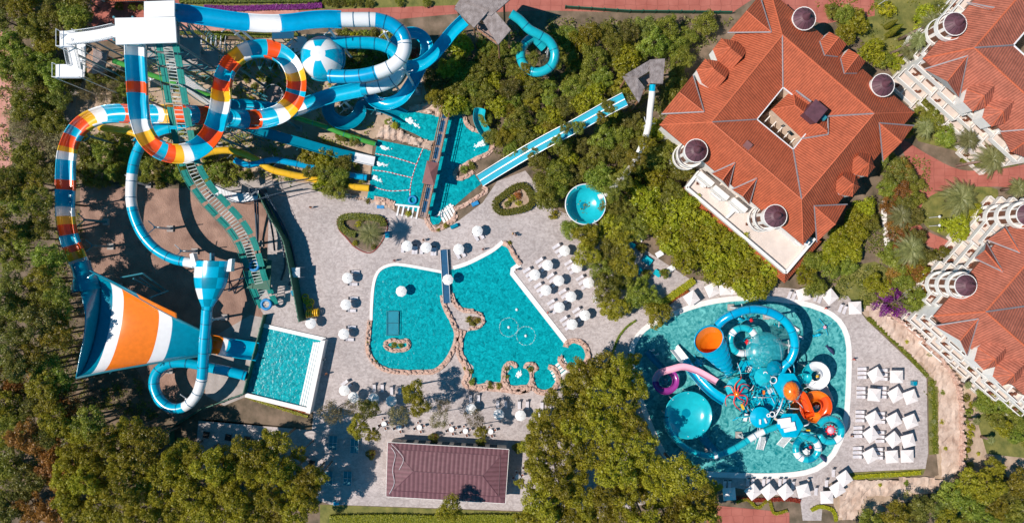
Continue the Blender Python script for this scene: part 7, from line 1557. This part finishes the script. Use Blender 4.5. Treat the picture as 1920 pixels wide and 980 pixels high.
# bottom right
scatter([(1800, 905), (1870, 880), (1930, 885), (1930, 990), (1620, 990), (1660, 965), (1760, 945)], ['green', 'olive', 'green', 'dark'], (22, 32), 'in the bottom right corner', 'trees of the bottom right corner', seed=16)
scatter([(1830, 725), (1870, 745), (1930, 790), (1930, 840), (1880, 800), (1840, 760)], ['green', 'yellow'], (13, 20), 'below the lower right hotel', 'bushes below the lower right hotel', seed=17)
for i in range(10): tree(random.choice(['shrub', 'shrubyellow', 'shrub']), 1812 + random.uniform(-6, 10), 745 + i * 14, random.uniform(6, 9), 'in the strip right of the rocky streambed', 'shrubs in the strip right of the rocky streambed')
# slide area bushes
scatter([(120, 140), (230, 130), (232, 190), (170, 180), (130, 170)], ['grey', 'dark', 'green'], (12, 22), 'beneath the access stairs', 'trees beneath the access stairs', seed=18)
scatter([(150, 250), (235, 250), (240, 340), (170, 345), (140, 330)], ['green', 'shrub', 'dark'], (12, 20), 'enclosed by the striped slide at left', 'bushes enclosed by the striped slide', seed=19)
scatter([(262, 290), (340, 300), (345, 335), (265, 340)], ['green', 'shrub'], (12, 18), 'right of the white tube top', 'bushes right of the white tube', seed=20)
scatter([(375, 300), (430, 300), (470, 325), (460, 340), (385, 335)], ['green', 'shrub'], (12, 18), 'beside the yellow tube', 'bushes beside the yellow tube', seed=22)
scatter([(575, 285), (640, 285), (660, 330), (620, 360), (585, 340)], ['yellow', 'green'], (15, 22), 'over the end of the blue and yellow tubes', 'trees over the ends of the tubes', seed=23)
scatter([(470, 100), (540, 110), (540, 190), (450, 190), (450, 130)], ['shrub', 'shrub', 'shrubyellow'], (5, 9), 'on the bare soil inside the striped loop', 'shrubs inside the striped loop', seed=24, dens=1.2)
scatter([(630, 60), (740, 60), (740, 80), (640, 75)], ['shrub', 'shrubyellow'], (8, 13), 'under the blue raft slide', 'shrubs under the blue raft slide', seed=25)
scatter([(640, 95), (735, 95), (735, 130), (640, 130)], ['shrub', 'dark'], (8, 14), 'between the ball tubes', 'shrubs between the ball tubes', seed=26)
for x, y, r, k in ((610, 295, 20, 'yellow'), (580, 305, 14, 'green'), (640, 255, 12, 'green'), (665, 262, 12, 'green'), (645, 345, 11, 'green'), (740, 235, 9, 'shrubyellow'), (728, 228, 8, 'shrub'), (775, 100, 14, 'shrubred'), (772, 112, 8, 'shrub'), (465, 80, 12, 'shrub'), (390, 78, 12, 'shrub'), (410, 70, 10, 'shrub'), (680, 338, 8, 'shrub'), (670, 315, 7, 'shrub'), (300, 345, 11, 'shrub'), (420, 345, 9, 'shrub'), (445, 290, 10, 'shrub'), (540, 335, 8, 'shrub'), (510, 310, 7, 'shrub')): tree(k, x, y, r, 'among the slides west of the lane pool', 'plants among the slides west of the lane pool')
# terrace trees
for x, y, r, k, l in ((620, 775, 24, 'grey', 'sparse grey tree right below the landing pool'), (655, 765, 16, 'grey', 'small sparse tree below the first two parasols'), (690, 768, 22, 'dark', 'dark olive tree left of the terrace tables'), (672, 800, 22, 'olive', 'olive tree beside the upper ping pong tables'), (700, 815, 14, 'olive', 'small olive tree above the left planter'), (775, 735, 23, 'olive', 'tall dense olive tree above the terrace middle, upper crown'), (785, 762, 20, 'olive', 'olive tree just below the tall dense one'), (748, 780, 22, 'grey', 'sparse grey tree left of the tall dense tree'), (830, 762, 15, 'grey', 'slender grey tree right of the tall dense tree'), (845, 955, 26, 'olive', 'olive tree in front of the lower edge of the maroon roof'), (822, 788, 19, 'grey', 'sparse grey tree over the third terrace table'), (890, 785, 20, 'grey', 'sparse grey tree below the fifth parasol'), (902, 810, 14, 'olive', 'small olive tree in front of the maroon roof')): tree(k, x, y, r, '', None, 1.2, l, lift=4.5)
for t, c, s in PLANTS:
    o = bpy.data.objects.new('foliage', CR['ball'][0]); COL.objects.link(o); o.parent = t; o.location = (0, 0, .3); o.scale = (.72 * s, .72 * s, .72 * s)
# hedges and beds
def hedge(px, wd, h, label, m='l_hedge', smooth=4, closed=False, name='hedge', ls=.13, dens=60, cat='hedge'):
    p = cr(px, smooth, closed) + ([px[0]] if closed else []); P = [W(*q, 0) for q in p]; rnd = random.Random(len(P)); b = MB()
    for i in range(len(P) - 1):
        d = P[i + 1] - P[i]; L = d.length; n_ = Vector((-d.y, d.x, 0)).normalized() if L > 0 else Vector((1, 0, 0))
        for _ in range(int(L * dens * wd)):
            q = P[i] + d * rnd.random() + n_ * rnd.uniform(-.5, .5) * wd; z = h * (.25 + .75 * rnd.random() ** .35) * (1 - .15 * rnd.random()); nn = Vector((rnd.gauss(0, .6), rnd.gauss(0, .6), 1)).normalized(); u = nn.orthogonal().normalized(); an = rnd.uniform(0, 6.28); v2 = nn.cross(u); u, v2 = u * math.cos(an) + v2 * math.sin(an), v2 * math.cos(an) - u * math.sin(an)
            s = ls * rnd.uniform(.6, 1.3); c = Vector((q.x, q.y, z)); b.face([c - u * s, c - v2 * s * .6, c + u * s, c + v2 * s * .6], 0, None, rnd.random())
        w2 = wd * .42; a, e = P[i], P[i + 1]
        vs = [a + n_ * w2, a - n_ * w2, e - n_ * w2, e + n_ * w2]; b.add([(q.x, q.y, 0) for q in vs] + [(q.x, q.y, h * .7) for q in vs], [(4, 5, 6, 7), (3, 7, 6, 2), (0, 1, 5, 4)], 0, .2)
    return tag(b.build(name, M[m], None, tint=True), label, cat)
sheet('planting_bed', cr([(634, 412), (650, 403), (700, 405), (722, 412), (724, 428), (712, 455), (694, 472), (668, 462), (650, 445), (636, 430)], 3, True), .05, 'soil')
rim('bed_kerb', [(634, 412), (650, 402), (700, 404), (724, 412), (726, 430), (714, 456), (694, 474), (667, 464), (650, 446), (636, 430)], .25, 'pot', 'brown kerb around the heart shaped palm bed', 'kerb', closed=True)
hedge([(668, 440), (650, 434), (638, 418), (645, 408), (665, 406), (695, 408), (716, 412), (720, 424)], 1.5, 1.1, 'clipped hedge curving round the heart shaped palm bed')
sheet('planting_bed', [(930, 375), (975, 345), (1000, 380), (985, 395), (940, 400)], .05, 'tan')
hedge([(928, 382), (945, 366), (965, 352), (982, 349), (993, 362), (998, 380), (985, 391), (960, 397), (938, 398)], 1.5, 1.2, 'clipped hedge ring enclosing the pear shaped bed', closed=True)
for x, y, r, k in ((960, 372, 9, 'shrubyellow'), (972, 365, 9, 'shrubred'), (952, 382, 8, 'shrub'), (972, 380, 7, 'shrubyellow')): tree(k, x, y, r, 'inside the pear shaped hedge', 'shrubs inside the pear shaped hedge')
for x, y, r, k in ((672, 420, 7, 'shrubyellow'), (666, 455, 7, 'shrubyellow'), (678, 412, 7, 'shrub'), (700, 462, 6, 'shrub')): tree(k, x, y, r, 'in the heart shaped palm bed', 'shrubs in the heart shaped palm bed')
hedge([(1192, 600), (1175, 612), (1160, 630), (1150, 655), (1145, 668)], .5, .5, 'thin low hedge line between plaza and slide pool', 'l_green')
hedge([(1215, 585), (1250, 560), (1290, 532), (1300, 525)], 1.6, 1.1, 'mixed flowering hedge between the shaded court and slide pool', 'l_lime')
hedge([(1240, 580), (1268, 556), (1290, 545)], .8, .7, 'reddish low hedge above the square parasol at the pool', 'l_red')
hedge([(1380, 940), (1400, 935), (1420, 950), (1440, 935), (1450, 960), (1475, 955)], .7, .6, 'wavy lime green hedge in the bed below the slide pool', 'l_lime')
hedge([(1378, 932), (1420, 936), (1470, 934), (1500, 938)], .9, .5, 'reddish ground hedge below the four square parasols', 'l_red')
hedge([(1520, 955), (1535, 948), (1560, 955), (1566, 975)], .9, .6, 'lime green hedge right of the narrow path', 'l_lime')
hedge([(1600, 893), (1640, 890), (1690, 887), (1725, 884)], .9, .5, 'low mixed planting above the lower rocks', 'l_lime')
hedge([(1626, 596), (1660, 625), (1700, 665), (1738, 705)], .9, .5, 'low planting strip left of the rocky streambed, upper part', 'l_hedge')
hedge([(1745, 712), (1750, 760), (1750, 820), (1752, 850)], .9, .45, 'low planting strip left of the rocky streambed, lower part', 'l_hedge')
hedge([(620, 972), (720, 970), (820, 972), (920, 970), (1000, 973)], 2.2, 1.2, 'bright hedge along the bottom edge below the maroon roof', 'l_yellow')
hedge([(385, 16), (440, 18), (500, 16), (560, 15), (605, 12)], 1.2, .9, 'purple flowering hedge along the top brick road', 'l_flower')
hedge([(330, 62), (420, 64), (500, 68), (560, 66)], 1.0, .8, 'green hedge below the brick road near the tower', 'l_hedge')
hedge([(340, 4), (480, 3), (600, 2)], 1.2, 1.4, 'dark green hedge row at the very top', 'l_dark')
hedge([(465, 738), (500, 748), (545, 762), (580, 772)], .8, .5, 'orange red planting below the landing pool wall', 'l_red')
hedge([(462, 742), (500, 756), (545, 770), (578, 780)], .6, .5, 'yellow planting strip below the landing pool wall', 'l_lime')
hedge([(910, 340), (935, 326), (960, 312), (985, 300)], .9, .7, 'low hedge under the twin lane slide', 'l_green')
hedge([(1800, 300), (1850, 312), (1905, 305)], 1.2, .9, 'hedge at the foot of the top right hotel', 'l_green')
for i, x in enumerate((614, 628, 643, 658, 675, 693, 750, 800)): tree('ball', x, 5 + (i % 2) * 2, 8.5, '', 'round clipped bushes along the top brick road', 1.0, f'{ORD[i]} round clipped bush from the left along the top edge')
for i, x in enumerate((225, 250, 268)): tree('ball', x, 14, 8, '', None, 1.0, ['leftmost round bush below the orange eave at the top', 'second round bush below the orange eave', 'round bush beside the white tower roof'][i])
for i, (x, y, r, k) in enumerate(((872, 690, 5, 'shrubyellow'), (883, 696, 6, 'shrub'), (886, 716, 8, 'shrub'), (920, 722, 8, 'shrub'), (935, 724, 8, 'shrubyellow'), (950, 690, 6, 'shrub'), (949, 705, 6, 'shrub'), (996, 692, 7, 'shrub'), (878, 598, 7, 'shrubyellow'), (895, 600, 7, 'shrubyellow'), (886, 607, 6, 'shrub'), (693, 608, 4, 'shrubyellow'), (690, 640, 4, 'shrubyellow'), (704, 677, 4, 'shrubyellow'), (738, 646, 7, 'shrubyellow'), (752, 647, 6, 'shrub'), (836, 423, 7, 'shrubyellow'), (821, 430, 5, 'shrubyellow'), (765, 401, 7, 'shrubyellow'), (690, 377, 6, 'shrub'), (955, 455, 5, 'shrubyellow'))): tree(k, x, y, r, '', 'small shrubs planted in the pool rocks', 1.0, ['shrub on the west rocks of the large pool', 'second shrub on the west rocks', 'bushy shrub at the west bay rocks', 'shrub left of the left spa tub rocks', 'yellowish shrub left below the spa', 'shrub in the rock hook by the left spa', 'lower shrub in the rock hook by the left spa', 'shrub between the paired spa tubs', 'left yellowish shrub on the round islet', 'right yellowish shrub on the round islet', 'green shrub on the round islet', 'topmost tiny shrub on the left pool shore', 'middle tiny shrub on the left pool shore', 'lowest tiny shrub on the left pool shore', 'left shrub in the kidney rock planter', 'right shrub in the kidney rock planter', 'round shrub at the splash pool bottom tip', 'tiny shrub at the splash pool bottom tip', 'yellow shrub beside the lane pool steps', 'shrub at the lower left lane pool rocks', 'shrub at the pointed pool corner'][i])
for x, y in ((1650, 600), (1680, 628), (1700, 640), (1742, 665), (1768, 735), (1766, 790), (1772, 840), (1720, 600), (1700, 905), (1650, 908), (1780, 690), (1828, 700), (1850, 740), (1835, 850), (1850, 890)): tree(random.choice(['shrub', 'shrubyellow']), x, y, random.uniform(4, 7), 'growing on the rocky streambed', 'small shrubs on the rocky streambed')
# palms
def palm_crown(n, L, seed, ls=.5, droop=.5, wd=.28):
    rnd = random.Random(seed); b = MB()
    for i in range(n):
        a = i * 2.399 + rnd.uniform(-.1, .1); up = rnd.uniform(.15, 1.1) if i % 3 else rnd.uniform(.8, 1.3); ll = L * rnd.uniform(.8, 1.08) * (1 - .25 * (up > 1)); P = []
        for j in range(8):
            t = j / 7; P.append(Vector((ll * t * math.cos(a) * math.cos(up * .6), ll * t * math.sin(a) * math.cos(up * .6), ll * (math.sin(up) * t * .55 - droop * t * t))))
        for j in range(1, 8):
            for s in (-1, 1):
                for q in (0, .33, .66):
                    p = P[j - 1].lerp(P[j], q); d = (P[j] - P[j - 1]).normalized(); n_ = Vector((-d.y, d.x, 0)).normalized(); tip = p + n_ * s * wd * 2.2 * math.sin(min(1, (j + q) / 8 + .12) * 2.9) + d * wd * 2.0 - Vector((0, 0, wd * .5)); b.face([p, p + d * .13 + Vector((0, 0, .02)), tip], 0, None, rnd.random())
        b.tube(P, .035, 3, caps=False)
    me = bpy.data.meshes.new('crown'); me.from_pydata(b.v, [], b.f); me.materials.append(M['l_palm']); at = me.attributes.new('tint', 'FLOAT', 'FACE'); at.data.foreach_set('value', b.t); me.update(); return me
PC = [palm_crown(46, 3.4, 1), palm_crown(60, 4.2, 2, wd=.34), palm_crown(34, 2.6, 3)]
def palm(x, y, rpx, label, h=6.0, lean=(0, 0), ci=0):
    p = W(x, y, h); g = Vector((p.x - lean[0], p.y - lean[1], 0)); root = thing('palm_tree', label, 'palm', tuple(g)); b = MB(); b.tube([g, (g.lerp(Vector((p.x, p.y, 0)), .6).x, g.lerp(Vector((p.x, p.y, 0)), .6).y, h * .55), (p.x, p.y, h)], [.34, .26, .22], 8); b.build('trunk', M['palmbark'], root, True)
    o = bpy.data.objects.new('crown', PC[ci]); COL.objects.link(o); o.parent = root; o.location = p - g; L = (3.4, 4.2, 2.6)[ci]; s = rpx / S / L * (H - h) / H * 1.1; o.scale = (s, s, s); o.rotation_euler = (0, 0, x * .7)
palm(693, 437, 27, 'date palm in the heart shaped bed with a long frond shadow', 7, ci=1)
palm(1802, 372, 38, 'big date palm standing on the small round lawn', 5, ci=1); palm(1708, 468, 34, 'dark date palm beside the round lawn and white path', 5, ci=1); palm(1690, 405, 26, 'date palm above the larger dark palm on the white path', 5, ci=1)
palm(1860, 298, 34, 'date palm leaning over the brick road at the top right hotel', 7, (2.5, .4), 1); palm(1815, 262, 26, 'fan palm on a long leaning trunk beside the brick road bend', 8, (-1, 0), 0); palm(1735, 240, 22, 'yellow green palm right of the hotel corner', 5, ci=0)
palm(1748, 42, 24, 'palm with a slanted trunk on the top right lawn', 9, (1.5, .5), 0); palm(1722, 75, 22, 'second slanted palm on the top right lawn', 9, (1.5, .5), 0); palm(1705, 95, 18, 'smaller palm beside the top right hotel corner', 6, (1, .4), 2); palm(1910, 352, 20, 'small palm at the right edge above the lower hotel', 5, ci=2)
for i, (x, y, ) in enumerate(((1712, 592), (1738, 628), (1768, 660), (1792, 690), (1790, 722), (1806, 790), (1834, 825), (1846, 868))): palm(x + 26, y, 8, ['young palm nearest the purple bush', 'second young palm along the hotel foot', 'third young palm along the hotel foot', 'fourth young palm by the hotel foot', 'fifth young palm above the shrub strip', 'young palm halfway down the shrub strip', 'young palm beside the low lawn', 'young palm near the bottom right woods'][i], 3.2, ci=2)
for i, (x, y, r) in enumerate(((502, 148, 7), (1745, 728, 6), (1752, 790, 6), (1747, 815, 6))): palm(x, y, r, ['spiky agave inside the striped loop', 'upper agave on the planting strip', 'middle agave on the planting strip', 'lower agave on the planting strip'][i], .4, ci=2)
for i, (x, y) in enumerate(((1662, 58), (1672, 52), (1668, 66))):
    pass
# cypresses on the top lawn
for i, (x, y) in enumerate(((1660, 52), (1670, 60), (1662, 68))):
    c = W(x, y, 0); root = thing('cypress_tree', ['upper slim cypress on the top right lawn', 'middle slim cypress on the top right lawn', 'lower slim cypress on the top right lawn'][i], 'tree', tuple(c)); rnd = random.Random(i); b = MB()
    for _ in range(1500):
        z = rnd.uniform(.3, 4.6); rr = .55 * math.sin(min(1, (4.8 - z) / 3.2) * 1.57) * rnd.uniform(.7, 1.05); a = rnd.uniform(0, 6.28); q = Vector((c.x + rr * math.cos(a), c.y + rr * math.sin(a), z)); n_ = Vector((math.cos(a), math.sin(a), .6)).normalized(); u = n_.orthogonal().normalized(); v2 = n_.cross(u); s = .12; b.face([q - u * s, q - v2 * s, q + u * s, q + v2 * s], 0, None, rnd.random())
    b.build('crown', M['l_hedge'], root, tint=True); b = MB(); b.tube([(c.x, c.y, 0), (c.x, c.y, 4)], .1, 5); b.build('trunk', M['bark'], root)
# under-storey that nobody could count
def understorey(polys, n, seed, m, name, hmax=.9, avoid=()):
    rnd = random.Random(seed); b = MB()
    for poly in polys:
        xs = [p[0] for p in poly]; ys = [p[1] for p in poly]; area = (max(xs) - min(xs)) * (max(ys) - min(ys)); k = 0
        for _ in range(int(area * n)):
            x, y = rnd.uniform(min(xs), max(xs)), rnd.uniform(min(ys), max(ys))
            if not inpoly(x, y, poly) or noise.noise(Vector((x * .03, y * .03, seed))) < -.12 or any(inpoly(x, y, a) for a in avoid): continue
            c = W(x, y, 0); tc = rnd.random()
            for j in range(9):
                q = c + Vector((rnd.gauss(0, .35), rnd.gauss(0, .35), rnd.uniform(.1, hmax))); nn = Vector((rnd.gauss(0, .7), rnd.gauss(0, .7), 1)).normalized(); u = nn.orthogonal().normalized(); v2 = nn.cross(u); an = rnd.uniform(0, 6.28); u, v2 = u * math.cos(an) + v2 * math.sin(an), v2 * math.cos(an) - u * math.sin(an); s = rnd.uniform(.12, .3); b.face([q - u * s, q - v2 * s * .5, q + u * s, q + v2 * s * .5], 0, None, tc * .5 + rnd.random() * .5)
    tag(b.build(name, M[m], None, tint=True), kind='stuff'); bpy.data.objects[name]['label'] = 'low leafy undergrowth covering the soil beneath the trees'; bpy.data.objects[name]['category'] = 'undergrowth'
understorey([[(0, 0), (150, 0), (110, 60), (110, 150), (112, 250), (100, 340), (95, 430), (130, 520), (140, 640), (120, 720), (180, 800), (0, 980)], [(800, 110), (870, 70), (1000, 40), (1370, 35), (1300, 130), (1240, 220), (1300, 330), (1270, 380), (1150, 440), (1020, 390), (1000, 320), (1190, 190), (930, 310), (910, 210), (800, 190)], [(1220, 390), (1290, 370), (1450, 510), (1440, 545), (1300, 525), (1230, 450)], [(1520, 470), (1650, 370), (1670, 290), (1740, 300), (1730, 480), (1750, 560), (1680, 580), (1500, 545)], [(1600, 990), (1800, 900), (1920, 870), (1920, 990)], [(150, 800), (545, 850), (545, 990), (100, 990)]], .022, 5, 'l_dark', 'undergrowth')
understorey([[(230, 90), (340, 90), (700, 60), (780, 90), (690, 250), (560, 220), (450, 280), (240, 230)], [(240, 240), (660, 260), (680, 350), (590, 345), (240, 345)], [(130, 240), (240, 240), (235, 350), (130, 350)]], .012, 9, 'l_green', 'undergrowth_patch', .6)
bpy.data.objects['undergrowth_patch'].name = 'undergrowth.001'
understorey([[(100, 380), (150, 400), (175, 500), (160, 560), (145, 700), (180, 730), (250, 700), (300, 780), (200, 800), (90, 720), (110, 560)]], .02, 14, 'l_dark', 'undergrowth_edge', .5)
bpy.data.objects['undergrowth_edge'].name = 'undergrowth.002'
understorey([[(1520, 0), (1730, 0), (1690, 130), (1600, 80)], [(1625, 595), (1740, 700), (1760, 720), (1760, 850), (1742, 850), (1738, 708)]], .006, 12, 'l_hedge', 'ground_cover', .25)
# street lamps and odd bits
for i, (x, y) in enumerate(((1646, 10), (1742, 408), (1742, 424))):
    c = W(x, y, 0); root = thing('garden_lamp', ['white garden lamp post at the top lawn edge', 'upper white garden lamp on the round lawn', 'lower white garden lamp on the round lawn'][i], 'lamp', tuple(c)); b = MB(); b.tube([(c.x, c.y, 0), (c.x + .1, c.y, 3.2)], .07, 6); b.build('pole', M['steelwhite'], root); b = MB(); b.lathe((c.x + .1, c.y, 3.2), [(.05, 0), (.28, .05), (.28, .3), (.05, .45)], 12); b.build('lamp_head', M['plastic'], root, True)
# labels: anything still sharing one gets its place in a left-to-right order
def finish():
    by = {}
    for o in sc.objects:
        if o.parent is None and o.get('label') and o.get('kind') is None: by.setdefault(o['label'], []).append(o)
    for lb, L in by.items():
        if len(L) < 2: continue
        if len(L) <= 14:
            L.sort(key=lambda o: o.location.x)
            for i, o in enumerate(L):
                o['label'] = (lb + f', {ORD[i]} from left')
        else:
            L.sort(key=lambda o: -o.location.y); nb = max(3, math.ceil(len(L) / 10)); bn = ['top', 'second', 'third', 'fourth', 'fifth', 'sixth', 'seventh'][:nb]; per = math.ceil(len(L) / nb)
            for j in range(nb):
                row = sorted(L[j * per:(j + 1) * per], key=lambda o: o.location.x)
                for i, o in enumerate(row): o['label'] = lb + f', {"bottom" if j == nb - 1 else bn[j]} row, {ORD[i]} from left'
finish()
